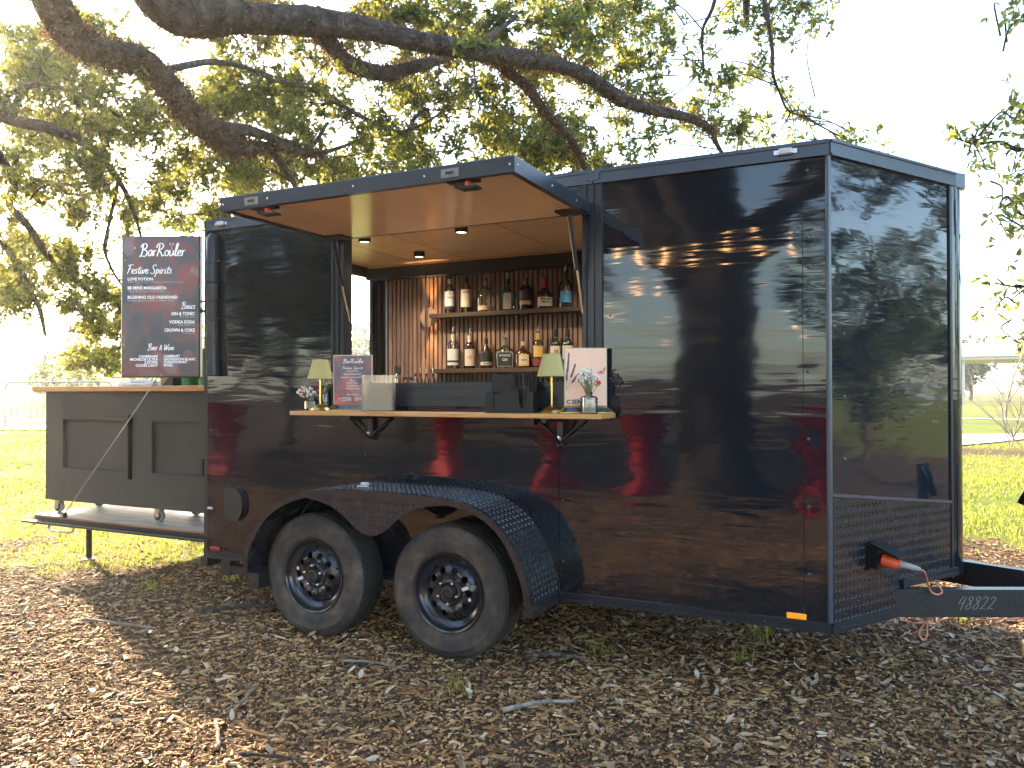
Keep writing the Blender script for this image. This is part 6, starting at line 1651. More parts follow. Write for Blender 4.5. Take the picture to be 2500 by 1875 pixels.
OAK_SPRAYS = [(-5.41, 2.73, 5.62, 0.25), (-3.34, 1.77, 4.4, 0.29), (-4.3, 1.35, 4.27, 0.21), (-3.74, 1.81, 3.47, 0.24), (-4.55, 2.93, 3.51, 0.32), (-4.45, 3.88, 6.17, 0.32), (-4.8, 1.89, 5.26, 0.38), (-5.7, 2.56, 4.5, 0.32), (-3.32, 1.78, 5.05, 0.23), (-3.74, 2.43, 4.54, 0.33), (-5.52, 3.16, 5.4, 0.41), (-5.23, 2.41, 4.41, 0.42), (-5.35, 3.86, 5.65, 0.29), (-3.83, 1.86, 3.65, 0.29), (-6.4, 2.65, 4.38, 0.38), (-4.29, 3.43, 5.25, 0.38), (-5.35, 3.4, 5.03, 0.48), (-3.47, 1.73, 3.77, 0.33), (-5.15, 3.45, 3.55, 0.31), (-3.52, 1.57, 3.73, 0.28), (-4.02, 1.44, 4.93, 0.34), (-5.08, 2.04, 5.06, 0.4), (-5.66, 2.29, 4.74, 0.43), (-3.38, 2.5, 3.5, 0.29), (-6.21, 3.39, 3.94, 0.29), (-4.52, 1.78, 4.9, 0.3), (-3.1, 1.71, 4.56, 0.27), (-6.16, 3.38, 4.83, 0.43), (-5.06, 3.0, 4.43, 0.25), (-4.68, 3.85, 4.17, 0.45), (-3.73, 1.73, 4.38, 0.32), (-4.66, 1.62, 5.24, 0.23), (-3.54, 1.48, 4.99, 0.22), (-4.04, 1.32, 4.37, 0.35), (-3.71, 2.23, 5.11, 0.28), (-5.88, 3.17, 5.95, 0.49), (-3.55, 1.76, 4.18, 0.21), (-5.87, 3.1, 5.54, 0.28), (-5.72, 2.2, 3.47, 0.26), (-4.59, 2.72, 5.77, 0.44), (-3.25, 2.5, 3.87, 0.28), (-5.42, 2.35, 3.92, 0.4), (-5.85, 3.06, 5.63, 0.48), (-4.65, 3.67, 4.05, 0.43), (-4.78, 2.07, 4.38, 0.22), (-4.89, 1.69, 4.83, 0.35), (-4.69, 4.04, 5.15, 0.5), (-2.97, 2.49, 4.58, 0.25), (-5.62, 2.55, 5.45, 0.44), (-4.27, 3.3, 4.77, 0.42), (-6.73, 2.97, 4.53, 0.45), (-3.26, 2.21, 4.29, 0.36), (-6.31, 3.38, 4.19, 0.36), (-5.46, 2.98, 3.61, 0.28), (-6.6, 3.0, 5.95, 0.45), (-6.79, 3.18, 4.12, 0.42), (-3.89, 1.75, 4.08, 0.2), (-3.67, 3.17, 4.21, 0.43), (-5.66, 3.21, 3.88, 0.3), (-4.39, 1.87, 4.77, 0.32), (-4.06, 1.67, 4.37, 0.37), (-5.16, 2.64, 4.75, 0.43), (-4.79, 2.56, 3.53, 0.34), (-4.39, 2.52, 5.67, 0.26), (-4.67, 1.52, 3.57, 0.29), (-3.69, 2.5, 4.25, 0.32), (-3.44, 1.89, 3.55, 0.3), (-5.93, 2.89, 5.44, 0.36), (-5.59, 3.53, 4.25, 0.36), (-4.4, 2.77, 4.56, 0.38), (-4.65, 2.54, 4.46, 0.43), (-5.33, 3.76, 3.95, 0.32), (-6.83, 3.91, 2.71, 0.31), (-5.69, 2.33, 2.96, 0.28), (-7.56, 3.4, 3.0, 0.51), (-7.11, 3.27, 2.9, 0.3), (-4.88, 3.13, 2.51, 0.46), (-7.47, 4.01, 3.28, 0.51), (-6.73, 3.05, 3.15, 0.34), (-7.19, 3.4, 3.36, 0.27), (-4.92, 2.55, 2.94, 0.3), (-4.92, 2.67, 2.89, 0.45), (-4.77, 2.86, 2.47, 0.29), (-6.32, 2.57, 2.71, 0.27), (-7.03, 3.75, 2.74, 0.34), (-6.89, 3.13, 2.66, 0.43), (-7.28, 3.26, 3.62, 0.37), (-7.18, 3.17, 2.66, 0.47), (-5.74, 2.29, 2.57, 0.42), (-6.33, 3.35, 3.26, 0.49), (-6.58, 3.15, 3.47, 0.31), (-5.65, 2.28, 3.21, 0.27), (-7.07, 3.56, 3.39, 0.34), (-5.77, 3.04, 3.33, 0.25), (-7.43, 4.58, 3.08, 0.32), (-7.85, 4.83, 2.46, 0.25), (-6.61, 4.45, 2.44, 0.35), (-7.25, 4.57, 2.37, 0.38), (-7.32, 4.58, 1.91, 0.33), (-6.09, 3.72, 2.47, 0.22), (-6.68, 3.89, 1.99, 0.23), (-7.81, 4.71, 1.91, 0.34), (-6.6, 4.0, 2.66, 0.28), (-6.63, 3.93, 2.38, 0.35), (-6.07, 4.16, 2.25, 0.35), (-6.05, 3.62, 2.45, 0.25), (-6.32, 3.94, 2.3, 0.28), (-6.41, 3.65, 2.58, 0.26), (-6.78, 3.94, 2.95, 0.25), (-7.23, 4.72, 2.35, 0.33), (-6.5, 4.28, 1.82, 0.26), (-6.9, 4.81, 2.88, 0.33), (-7.88, 4.73, 1.92, 0.34), (-6.04, 3.94, 1.89, 0.28), (-7.39, 4.77, 1.92, 0.36), (-7.11, 4.63, 1.82, 0.34), (-5.95, 4.5, 3.97, 0.31), (-6.81, 5.05, 2.15, 0.39), (-6.14, 5.22, 2.52, 0.26), (-5.99, 5.33, 2.36, 0.36), (-6.5, 5.58, 4.14, 0.32), (-7.13, 5.26, 3.63, 0.31), (-6.04, 5.29, 1.8, 0.33), (-6.76, 5.54, 2.57, 0.4), (-5.56, 4.72, 3.87, 0.29), (-6.14, 5.38, 3.48, 0.27), (-7.05, 5.18, 3.6, 0.41), (-6.13, 5.27, 3.49, 0.35), (-3.21, 4.6, 5.6, 0.3), (-0.48, 3.02, 3.6, 0.27), (-1.55, 3.95, 3.92, 0.28), (-2.35, 2.76, 3.75, 0.32), (-4.16, 4.35, 5.04, 0.29), (-2.32, 5.02, 4.99, 0.42), (-2.91, 3.41, 4.05, 0.23), (-3.33, 3.08, 4.57, 0.28), (-2.73, 2.92, 4.62, 0.39), (-4.25, 3.93, 4.57, 0.28), (-2.08, 5.19, 4.68, 0.32), (-3.67, 4.74, 5.29, 0.41), (-2.18, 3.05, 4.47, 0.22), (-2.74, 2.82, 3.96, 0.4), (-2.92, 3.48, 4.95, 0.27), (-3.43, 4.48, 4.29, 0.45), (-2.9, 4.92, 4.41, 0.39), (-2.28, 4.52, 5.51, 0.35), (-1.39, 3.47, 4.2, 0.22), (-1.34, 4.11, 5.09, 0.3), (-3.82, 4.6, 4.72, 0.32), (-2.1, 4.03, 4.95, 0.32), (-2.43, 2.71, 4.74, 0.38), (-3.16, 4.67, 5.46, 0.5), (-1.83, 2.95, 4.74, 0.22), (-2.14, 2.95, 4.86, 0.26), (-2.68, 4.39, 4.29, 0.34), (-2.28, 3.34, 4.45, 0.29), (-4.39, 4.28, 5.44, 0.29), (-3.06, 4.58, 4.78, 0.3), (-2.63, 3.25, 4.84, 0.31), (-1.97, 5.15, 4.45, 0.25), (-4.31, 4.09, 4.69, 0.37), (-1.94, 3.55, 5.16, 0.41), (-2.46, 5.24, 4.53, 0.32), (-3.26, 3.35, 5.11, 0.38), (-1.61, 4.57, 4.44, 0.41), (-1.5, 2.6, 4.08, 0.34), (-3.26, 3.77, 4.15, 0.3), (-3.48, 3.62, 5.11, 0.39), (-3.26, 3.35, 5.23, 0.35), (-2.8, 3.83, 5.11, 0.23), (-3.77, 4.56, 5.14, 0.42), (-1.03, 3.48, 4.37, 0.25), (-1.0, 3.73, 4.14, 0.21), (-2.19, 3.53, 4.29, 0.27), (-1.46, 3.25, 3.79, 0.21), (-3.09, 3.97, 4.91, 0.28), (-1.7, 4.05, 4.28, 0.27), (-1.83, 5.03, 5.22, 0.3), (-2.52, 2.96, 4.06, 0.41), (-1.8, 3.06, 4.72, 0.29), (-1.31, 3.05, 3.69, 0.28), (-2.2, 2.61, 3.66, 0.21), (-4.24, 4.13, 5.18, 0.47), (-2.62, 5.03, 4.27, 0.34), (-3.59, 3.94, 4.21, 0.25), (-1.74, 3.59, 4.64, 0.28), (-2.58, 2.87, 5.02, 0.28), (-2.11, 5.37, 5.68, 0.31), (-3.34, 4.31, 4.45, 0.35), (-3.05, 2.96, 4.51, 0.41), (-3.45, 3.44, 6.27, 0.23), (-2.66, 3.46, 5.68, 0.23), (-3.91, 3.28, 6.59, 0.29), (-1.16, 3.01, 5.12, 0.25), (-0.58, 3.07, 5.26, 0.33), (-1.5, 1.91, 5.21, 0.31), (-1.64, 4.44, 6.06, 0.24), (-3.46, 3.6, 6.23, 0.45), (-2.12, 2.79, 5.77, 0.3), (-1.41, 4.16, 6.31, 0.39), (-1.39, 3.64, 5.54, 0.28), (-2.92, 3.38, 6.12, 0.24), (-2.21, 2.25, 5.14, 0.2), (-2.72, 2.22, 5.39, 0.39), (-0.75, 3.0, 4.96, 0.21), (-3.34, 2.98, 5.91, 0.31), (-2.83, 2.98, 5.87, 0.35), (-1.66, 3.67, 5.53, 0.24), (-1.28, 3.57, 5.91, 0.29), (-1.03, 2.81, 5.58, 0.24), (-2.94, 2.81, 5.41, 0.28), (-2.24, 2.95, 5.23, 0.25), (-2.0, 4.4, 6.1, 0.26), (-2.63, 3.69, 5.76, 0.43), (-2.29, 1.85, 5.34, 0.22), (-1.48, 4.49, 6.09, 0.32), (-0.77, 2.97, 5.39, 0.34), (-1.07, 3.75, 6.11, 0.34), (-1.96, 2.07, 5.31, 0.22), (-2.84, 3.06, 5.75, 0.26), (-1.5, 4.71, 5.74, 0.28), (-0.95, 5.36, 6.17, 0.38), (-0.92, 4.05, 5.82, 0.33), (0.6, 4.01, 5.5, 0.34), (-0.05, 4.18, 5.34, 0.41), (-0.33, 4.21, 4.84, 0.3), (0.83, 4.81, 4.0, 0.25), (0.95, 3.66, 5.07, 0.36), (-0.17, 4.46, 4.39, 0.41), (0.44, 3.44, 5.16, 0.29), (0.68, 3.82, 3.92, 0.31), (0.09, 3.71, 4.71, 0.25), (0.43, 3.76, 3.9, 0.29), (0.88, 4.28, 3.91, 0.23), (0.88, 5.22, 4.14, 0.23), (0.43, 6.39, 5.89, 0.41), (0.3, 5.93, 6.25, 0.3), (-0.78, 5.57, 4.75, 0.29), (-0.77, 4.53, 5.38, 0.31), (-1.3, 4.96, 5.98, 0.45), (-1.56, 4.95, 5.32, 0.25), (0.53, 5.43, 6.08, 0.36), (0.26, 4.71, 5.44, 0.34), (-0.21, 4.57, 4.76, 0.31), (-1.16, 4.25, 4.89, 0.27), (0.51, 4.96, 4.52, 0.26), (0.32, 3.76, 5.42, 0.28), (-1.04, 4.38, 5.28, 0.23), (-0.09, 5.57, 6.35, 0.42), (-0.09, 4.81, 6.08, 0.31), (0.54, 6.29, 6.41, 0.49), (0.74, 4.2, 4.19, 0.4), (-0.69, 5.91, 4.57, 0.29), (0.99, 3.9, 3.86, 0.26), (0.01, 6.16, 6.41, 0.32), (0.58, 5.13, 5.89, 0.43), (-0.77, 4.49, 5.65, 0.29), (-0.59, 3.43, 5.33, 0.38), (0.67, 4.08, 4.01, 0.36), (-1.19, 4.73, 5.24, 0.32), (0.63, 5.42, 5.12, 0.43), (-1.21, 4.71, 4.24, 0.32), (0.01, 6.48, 6.29, 0.4), (-0.35, 4.49, 4.54, 0.26), (0.07, 5.93, 6.56, 0.31), (0.08, 5.18, 4.22, 0.38), (0.14, 3.36, 5.47, 0.22), (0.12, 4.95, 5.3, 0.42), (-1.17, 4.79, 5.92, 0.24), (-0.57, 3.26, 4.94, 0.26), (-0.86, 4.73, 5.08, 0.28), (0.6, 3.92, 4.75, 0.38), (-0.09, 3.46, 5.3, 0.32), (0.81, 4.92, 4.46, 0.27), (-1.31, 4.43, 4.92, 0.31), (-0.32, 6.14, 5.8, 0.44), (-0.01, 3.34, 3.89, 0.29), (0.28, 3.51, 5.09, 0.34), (-1.93, 5.38, 5.55, 0.29), (-0.8, 4.49, 4.93, 0.37), (0.79, 4.59, 5.55, 0.27), (-1.58, 5.03, 4.61, 0.42), (-1.62, 4.89, 4.67, 0.35), (0.73, 4.29, 4.91, 0.22), (-0.46, 4.07, 5.86, 0.37), (0.07, 5.59, 4.63, 0.3), (-0.36, 5.63, 5.63, 0.37), (-1.32, 5.76, 5.37, 0.31), (0.98, 4.52, 5.79, 0.25), (0.14, 5.74, 4.45, 0.32), (1.0, 4.46, 5.16, 0.39), (-0.03, 5.39, 4.92, 0.46), (-0.45, 5.29, 4.63, 0.44), (-0.35, 4.92, 4.75, 0.3), (1.63, 4.4, 4.55, 0.27), (1.53, 4.41, 5.6, 0.27), (1.84, 4.37, 5.32, 0.14), (1.98, 6.14, 5.07, 0.28), (1.23, 4.93, 4.86, 0.28), (2.44, 4.76, 4.09, 0.26), (2.55, 4.92, 4.03, 0.16), (0.97, 6.03, 6.44, 0.31), (1.92, 5.95, 4.64, 0.2), (1.02, 5.82, 6.21, 0.19), (1.81, 4.33, 4.84, 0.17), (1.54, 5.09, 4.64, 0.19), (2.34, 6.71, 5.47, 0.27), (1.13, 5.07, 5.26, 0.27), (1.53, 5.52, 4.8, 0.18), (2.2, 6.55, 6.29, 0.19), (0.86, 5.76, 6.0, 0.33), (1.05, 5.17, 5.17, 0.28), (1.42, 4.98, 5.02, 0.28), (1.56, 4.89, 4.16, 0.17), (2.27, 4.78, 4.79, 0.23), (1.02, 5.68, 4.77, 0.29), (2.03, 5.41, 5.33, 0.21), (2.22, 6.73, 6.38, 0.16), (1.09, 6.22, 6.02, 0.25), (1.76, 4.86, 4.23, 0.21), (1.69, 6.15, 4.88, 0.27), (1.77, 4.66, 5.13, 0.26), (2.18, 4.9, 4.42, 0.2), (2.36, 4.87, 4.67, 0.2), (2.48, 5.09, 5.33, 0.18), (2.25, 4.89, 4.24, 0.16), (1.4, 5.41, 5.51, 0.17), (1.25, 6.49, 6.26, 0.3), (1.46, 4.38, 3.99, 0.19), (2.42, 6.45, 4.78, 0.23), (-3.09, 3.67, 3.9, 0.23), (-3.21, 4.42, 4.49, 0.33), (-2.91, 5.21, 4.34, 0.3), (-3.75, 4.17, 4.12, 0.32), (-2.34, 5.32, 4.35, 0.33), (-3.68, 5.08, 4.59, 0.36), (-3.06, 5.75, 4.34, 0.34), (-2.52, 4.51, 4.16, 0.3), (-4.55, 4.83, 4.5, 0.34), (-2.72, 4.72, 4.37, 0.28), (-3.14, 5.21, 4.43, 0.37), (-4.34, 4.92, 4.33, 0.3), (-2.39, 3.82, 3.66, 0.27), (-4.69, 5.2, 4.34, 0.33), (-4.09, 4.38, 4.23, 0.33), (-3.65, 5.4, 4.37, 0.32), (0.14, 4.96, 3.94, 0.26), (0.2, 4.74, 3.95, 0.29), (-0.01, 5.06, 4.34, 0.23), (-0.67, 5.14, 4.3, 0.27), (0.04, 4.95, 4.22, 0.27), (0.89, 5.34, 4.11, 0.27), (0.2, 4.76, 4.17, 0.26), (0.48, 5.84, 4.25, 0.26), (-0.28, 5.15, 4.03, 0.26), (0.5, 5.84, 4.17, 0.22), (-0.26, 6.49, 4.74, 0.25), (0.63, 5.65, 4.33, 0.21), (0.37, 4.49, 4.08, 0.25), (-0.14, 5.07, 4.29, 0.24), (-5.26, 4.71, 4.08, 0.29), (-3.73, 3.78, 3.57, 0.3), (-3.9, 3.92, 3.66, 0.3), (-3.83, 3.6, 4.15, 0.31), (-4.0, 3.77, 4.04, 0.23), (-4.78, 4.07, 3.79, 0.24), (-3.96, 3.98, 3.67, 0.31), (-5.14, 4.79, 3.96, 0.35), (2.84, 4.95, 5.34, 0.22), (2.98, 5.23, 5.52, 0.22), (3.15, 5.13, 5.48, 0.2), (3.25, 5.39, 5.39, 0.18), (2.77, 5.22, 5.24, 0.2), (2.65, 5.1, 4.95, 0.16), (3.02, 5.2, 5.18, 0.18), (3.33, 5.57, 5.62, 0.14), (2.87, 5.4, 4.84, 0.13), (2.94, 5.29, 4.56, 0.13), (3.01, 5.5, 4.49, 0.15), (3.14, 5.25, 4.36, 0.12), (3.27, 5.18, 4.25, 0.12), (3.43, 5.8, 4.29, 0.12), (3.61, 5.61, 4.16, 0.13), (3.77, 5.82, 4.1, 0.1), (3.26, 5.26, 4.06, 0.13), (3.08, 4.94, 4.04, 0.13), (3.55, 5.17, 3.95, 0.11), (3.88, 6.11, 4.1, 0.07), (2.76, 5.55, 4.26, 0.14), (2.66, 5.32, 4.12, 0.14)]
SIDE_SPRAYS = [(4.46, 3.25, 3.29, 0.07), (4.55, 2.96, 3.23, 0.09), (4.69, 3.35, 3.4, 0.1), (4.62, 3.26, 3.2, 0.09), (4.78, 3.17, 3.18, 0.09), (4.62, 2.92, 2.97, 0.08), (4.89, 3.54, 3.63, 0.08), (4.78, 2.96, 3.33, 0.07), (4.86, 3.65, 3.11, 0.1), (4.88, 3.44, 2.86, 0.1), (4.7, 2.92, 2.69, 0.08), (4.78, 3.02, 2.59, 0.09), (4.9, 3.5, 2.52, 0.08), (4.74, 2.98, 2.51, 0.05), (4.72, 3.42, 2.21, 0.06), (4.67, 3.22, 1.94, 0.07), (4.79, 3.45, 2.03, 0.07), (4.9, 3.57, 2.12, 0.08), (4.84, 3.11, 1.71, 0.08), (4.81, 3.21, 4.24, 0.08), (4.86, 3.08, 4.1, 0.08), (4.75, 3.35, 4.34, 0.06), (5.12, 3.75, 3.49, 0.2), (5.08, 3.15, 2.78, 0.21), (5.16, 3.37, 2.2, 0.21), (5.31, 3.61, 3.89, 0.25), (5.39, 3.5, 3.13, 0.25)]
OAK_DENS = 62
# ------------------------------------------------------------------ trees
def limb_tube(mb, pts, n_=10, jitter=0.0, sub=5):
    P = catmull([p[:3] for p in pts], sub)
    rr = []
    for i in range(len(P)):
        t = i / sub; k = min(int(t), len(pts) - 2); f = t - k
        rr.append((pts[k][3] * (1 - f) + pts[k + 1][3] * f) * (1 + random.uniform(-jitter, jitter)))
    mb.tube(P, rr, n_)
    return P, rr
def leaf_mesh(name, tips, dirs, per, size, m, parent, spread=1.0, wide=0.40):
    """rosettes of leaves: tips (k,3), dirs (k,3)"""
    k = len(tips); n = k * per
    c = np.repeat(tips, per, 0) + rng.normal(0, 0.012, (n, 3)) * (size / 0.065)
    d0 = np.repeat(dirs, per, 0)
    d = d0 * 0.55 + rng.normal(0, spread, (n, 3)) * 0.75
    d /= np.linalg.norm(d, axis=1)[:, None] + 1e-9
    q = rng.normal(0, 1, (n, 3)) + np.array([0, 0, 0.35]); nrm = q - d * (q * d).sum(1)[:, None]; nrm /= np.linalg.norm(nrm, axis=1)[:, None] + 1e-9
    s = np.cross(nrm, d)
    ln = size * rng.uniform(0.6, 1.35, n)[:, None]; wd = ln * wide * rng.uniform(0.7, 1.25, n)[:, None]
    fold = wd * rng.uniform(0.05, 0.28, n)[:, None]; droop = ln * rng.uniform(-0.05, 0.22, n)[:, None]
    V = np.stack([c, c + d * ln * 0.38 + s * wd * 0.42 + nrm * fold, c + d * ln * 0.76 + s * wd * 0.5 + nrm * (fold - droop * 0.5), c + d * ln - nrm * droop,
                  c + d * ln * 0.76 - s * wd * 0.5 + nrm * (fold - droop * 0.5), c + d * ln * 0.38 - s * wd * 0.42 + nrm * fold], 1)
    F = np.array([(0, 1, 2, 3), (0, 3, 4, 5)])
    return np_mesh(name, V, (np.arange(n)[:, None, None] * 6 + F[None]), 4, m, parent, kind='stuff')
def sprays_to_tips(sprays, dens, anchor_pts, tw, reach=0.9, tk=1.0):
    tips = []; dirs = []
    A = np.array(anchor_pts)
    for (x, y, z, r) in sprays:
        c = np.array((x, y, z)); nt = max(5, int(dens * (r / 0.35) ** 2))
        near = np.argsort(((A - c) ** 2).sum(1))[:14]; a = A[near[rng.integers(0, len(near))]]
        base = Vector(a); cv = Vector(c)
        mid = base.lerp(cv, 0.5) + Vector((random.uniform(-0.1, 0.1), random.uniform(-0.1, 0.1), random.uniform(-0.05, 0.15)))
        ln_ = (cv - base).length
        if ln_ > reach: base = cv.lerp(base, reach / ln_); mid = base.lerp(cv, 0.5) + Vector((random.uniform(-0.1, 0.1), random.uniform(-0.1, 0.1), random.uniform(0.0, 0.12)))
        r0 = 0.0085
        if (cv - Vector(a)).length < 1.3: tw.tube(catmull([base, mid, cv], 4), [r0 * (1 - 0.55 * i / 8) for i in range(9)], 5, cap=False)
        # several sub-branchlets, tips strung along them
        nb_ = max(3, int(nt / 9))
        for b_ in range(nb_):
            v = rng.normal(0, 1, 3); v /= np.linalg.norm(v); v[2] *= 0.8
            L_ = r * rng.uniform(0.55, 1.15)
            e_ = c + v * L_
            m_ = c + v * L_ * 0.5 + rng.normal(0, 0.06 * r / 0.35, 3)
            tw.tube(catmull([c, m_, e_], 3), [q_ * tk for q_ in (0.0045, 0.004, 0.0036, 0.003, 0.0026, 0.002, 0.0014)], 4, cap=False)
            for q in range(int(nt / nb_)):
                t = rng.uniform(0.18, 1.0)
                p = (c * (1 - t) ** 2 + 2 * m_ * t * (1 - t) + e_ * t * t) + rng.normal(0, 0.055, 3)
                tips.append(p); dirs.append(v)
    return np.array(tips), np.array(dirs)

oak = thing('oak_tree', 'broad live oak whose fern covered limbs arch over the trailer', 'tree', (2.0, -6.4, 0))
OB = Vector((2.0, -6.4, 0))
MB_ = MB(); limb_tube(MB_, [(2.0, -6.4, -0.1, 0.72), (2.02, -6.42, 0.25, 0.58), (1.98, -6.4, 1.0, 0.50), (2.0, -6.36, 2.0, 0.48), (2.0, -6.3, 2.9, 0.50), (1.9, -6.2, 3.4, 0.34)], 18, 0.03)
MB_.build('trunk', M['bark'], oak, True, off=OB)
pre = {0: [(1.8, -6.2, 2.8, 0.36), (1.0, -5.2, 4.4, 0.30), (0.0, -3.5, 5.3, 0.24), (-0.9, -1.7, 5.15, 0.20)],
       1: [(2.0, -6.2, 2.9, 0.36), (1.6, -4.5, 4.7, 0.28), (0.6, -2.3, 5.3, 0.22), (-0.4, -0.9, 5.0, 0.19)],
       4: [(-1.15, -0.75, 4.85, 0.11), (-2.6, -0.4, 5.2, 0.10), (-4.0, 0.2, 5.1, 0.09)], 7: [(-5.0, 0.65, 4.8, 0.075)], 8: [(-5.6, 1.5, 4.7, 0.05), (-6.1, 1.8, 4.1, 0.048)],
       13: [(-1.61, 3.1, 4.5, 0.018)], 15: [(2.65, 3.9, 5.7, 0.03)], 16: [(2.7, 4.05, 5.7, 0.04)]}
anchors = []
limbs = list(OAK_LIMBS)
limbs[0] = [(x, y, z, r * 0.86) for x, y, z, r in limbs[0]]; limbs[1] = [(x, y, z, r * 0.92) for x, y, z, r in limbs[1]]
for i, l in pre.items(): limbs[i] = l + limbs[i]
limbs.append([(2.1, -6.2, 2.9, 0.34), (2.0, -4.2, 5.6, 0.26), (1.8, -1.6, 6.9, 0.18), (2.2, 2.0, 6.7, 0.12), (2.65, 4.0, 5.7, 0.06), (2.5, 5.6, 5.6, 0.03)])
limbs.append([(2.2, -6.5, 2.9, 0.32), (3.6, -7.4, 5.0, 0.22), (5.4, -8.2, 6.4, 0.14), (7.2, -8.4, 7.0, 0.05)])
limbs.append([(1.7, -6.5, 2.9, 0.30), (0.0, -7.6, 5.0, 0.2), (-2.5, -8.4, 6.2, 0.12), (-4.4, -8.6, 6.6, 0.05)])
limbs.append([(1.7, -6.3, 2.9, 0.30), (0.0, -6.0, 4.4, 0.2), (-2.4, -5.0, 4.9, 0.14), (-5.5, -4.0, 4.6, 0.09), (-8.6, -3.4, 4.1, 0.03)])  # unseen limb added to carry the shading sprays
fern_c = []
for i, l in enumerate(limbs):
    mb = MB(); big = l[0][3] > 0.1
    P, rr = limb_tube(mb, l, 14 if big else 8, 0.045 if big else 0.02)
    mb.build('limb', M['bark'], oak, True, off=OB)
    for p, r in zip(P, rr):
        if r < 0.13 and i < 20: anchors.append(tuple(p))
        if i in (0, 1, 2, 3) and p.y > -1.0 and r > 0.03: fern_c.append((p, r, i))
    if i >= len(limbs) - 4:
        for p, r in zip(P, rr):
            if r < 0.2: anchors.append(tuple(p))
# dry fern and moss on the upper limbs
cs = []; ns = []
for (p, r, i) in fern_c:
    cnt = 210 if i == 0 else 75
    a_ = rng.normal(0, 1, (cnt, 3)); a_ /= np.linalg.norm(a_, axis=1)[:, None]
    cs.append(np.array(p) + a_ * r * 0.97 + rng.normal(0, 0.035, (cnt, 3)) * np.array((1, 1, 0.6))); ns.append(a_)
cs = np.concatenate(cs); ns = np.concatenate(ns); n = len(cs)
d = ns * 0.8 + rng.normal(0, 0.55, (n, 3)); d[:, 2] -= 0.15; d /= np.linalg.norm(d, axis=1)[:, None]
s_ = np.cross(d, rng.normal(0, 1, (n, 3))); s_ /= np.linalg.norm(s_, axis=1)[:, None]
ln = rng.uniform(0.018, 0.055, n)[:, None]; wv = rng.uniform(0.003, 0.008, n)[:, None]; bend = np.cross(d, s_) * ln * rng.uniform(-0.5, 0.5, n)[:, None]
V = np.stack([cs - s_ * wv * 0.5, cs + s_ * wv * 0.5, cs + d * ln * 0.6 + s_ * wv + bend * 0.4, cs + d * ln * 0.6 - s_ * wv + bend * 0.4, cs + d * ln + bend], 1) - np.array(OB)
np_mesh('fern_growth', V, (np.arange(n)[:, None, None] * 5 + np.array([(0, 1, 2), (0, 2, 3), (3, 2, 4)])[None]), 3, M['moss'], oak, kind='stuff')
extra = [(random.uniform(-5, 7.5), random.uniform(-9.5, -0.6), random.uniform(6.3, 8.6), random.uniform(0.5, 0.9)) for _ in range(46)]
extra += [(random.uniform(-0.5, 3.5), random.uniform(-0.5, 4.0), random.uniform(6.6, 8.0), random.uniform(0.4, 0.7)) for _ in range(12)]
extra3 = [(random.uniform(-7, 6.5), random.uniform(-10.5, -7.2), random.uniform(2.0, 5.4), random.uniform(0.4, 0.7)) for _ in range(60)]  # unseen low sprays added to darken what the trailer side mirrors
extra3 = [q for q in extra3 if not (-0.6 < q[0] + 0.28 * (q[1] + 8) < 1.3)]
shade_sprays = [(random.uniform(-9, -3), random.uniform(-5.5, -1.3), random.uniform(3.4, 5.2), random.uniform(0.4, 0.6)) for _ in range(64)]  # unseen sprays added in the sun's path to dapple the ground
tw = MB()
tips, dirs = sprays_to_tips(OAK_SPRAYS, OAK_DENS, anchors, tw)
tips2, dirs2 = sprays_to_tips(extra + shade_sprays + extra3, 16, anchors, tw)
tw.build('twigs', M['bark'], oak, True, off=OB, kind='stuff')
leaf_mesh('crown', tips - np.array(OB), dirs, 8, 0.066, M['leaf'], oak)
leaf_mesh('crown', tips2 - np.array(OB), dirs2, 5, 0.12, M['leaf'], oak)
# leafy shoots sprouting straight from the big limbs
sh_t = []; sh_d = []
for (x, y, z) in ((-1.46, 0.55, 4.0), (-1.44, 0.45, 3.86), (-1.42, 0.75, 3.88), (-0.05, 0.95, 4.2), (0.02, 1.1, 4.1), (0.86, 2.0, 4.2), (0.95, 2.1, 4.25), (0.8, 1.95, 4.12), (1.02, 2.2, 4.2), (0.1, 1.42, 3.95), (0.2, 1.6, 3.95), (-1.45, 0.2, 4.15)):
    for _ in range(3): sh_t.append((x + random.uniform(-0.06, 0.06), y - 0.12 + random.uniform(-0.06, 0.06), z + random.uniform(-0.06, 0.06))); sh_d.append((0.2, -0.6, 0.1))
leaf_mesh('shoots', np.array(sh_t) - np.array(OB), np.array(sh_d), 6, 0.075, M['leaf'], oak)

side = thing('oak_tree', 'smaller oak at the right edge reaching sparse leafy twigs into view', 'tree', (9.4, 5.6, 0))
SB = Vector((9.4, 5.6, 0))
mb = MB(); limb_tube(mb, [(9.4, 5.6, -0.1, 0.34), (9.4, 5.6, 0.8, 0.24), (9.3, 5.5, 2.0, 0.22), (9.2, 5.4, 3.4, 0.18), (9.3, 5.3, 5.2, 0.10), (9.2, 5.2, 6.6, 0.03)], 14, 0.03); mb.build('trunk', M['bark'], side, True, off=SB)
anch2 = []
sl = [[(9.3, 5.5, 2.0 + 0.4 * k, 0.09), (7.8, 4.7, l[0][2] + 0.25, 0.055)] + l for k, l in enumerate(SIDE_LIMBS)]
sl += [[(9.3, 5.4, 3.2, 0.12), (10.4, 6.6, 4.6, 0.08), (11.3, 7.2, 5.6, 0.03)], [(9.3, 5.4, 3.6, 0.12), (9.9, 3.8, 4.8, 0.07), (10.3, 2.9, 5.6, 0.03)], [(9.3, 5.4, 3.4, 0.1), (8.0, 5.6, 4.6, 0.06), (7.2, 5.5, 5.4, 0.03)]]
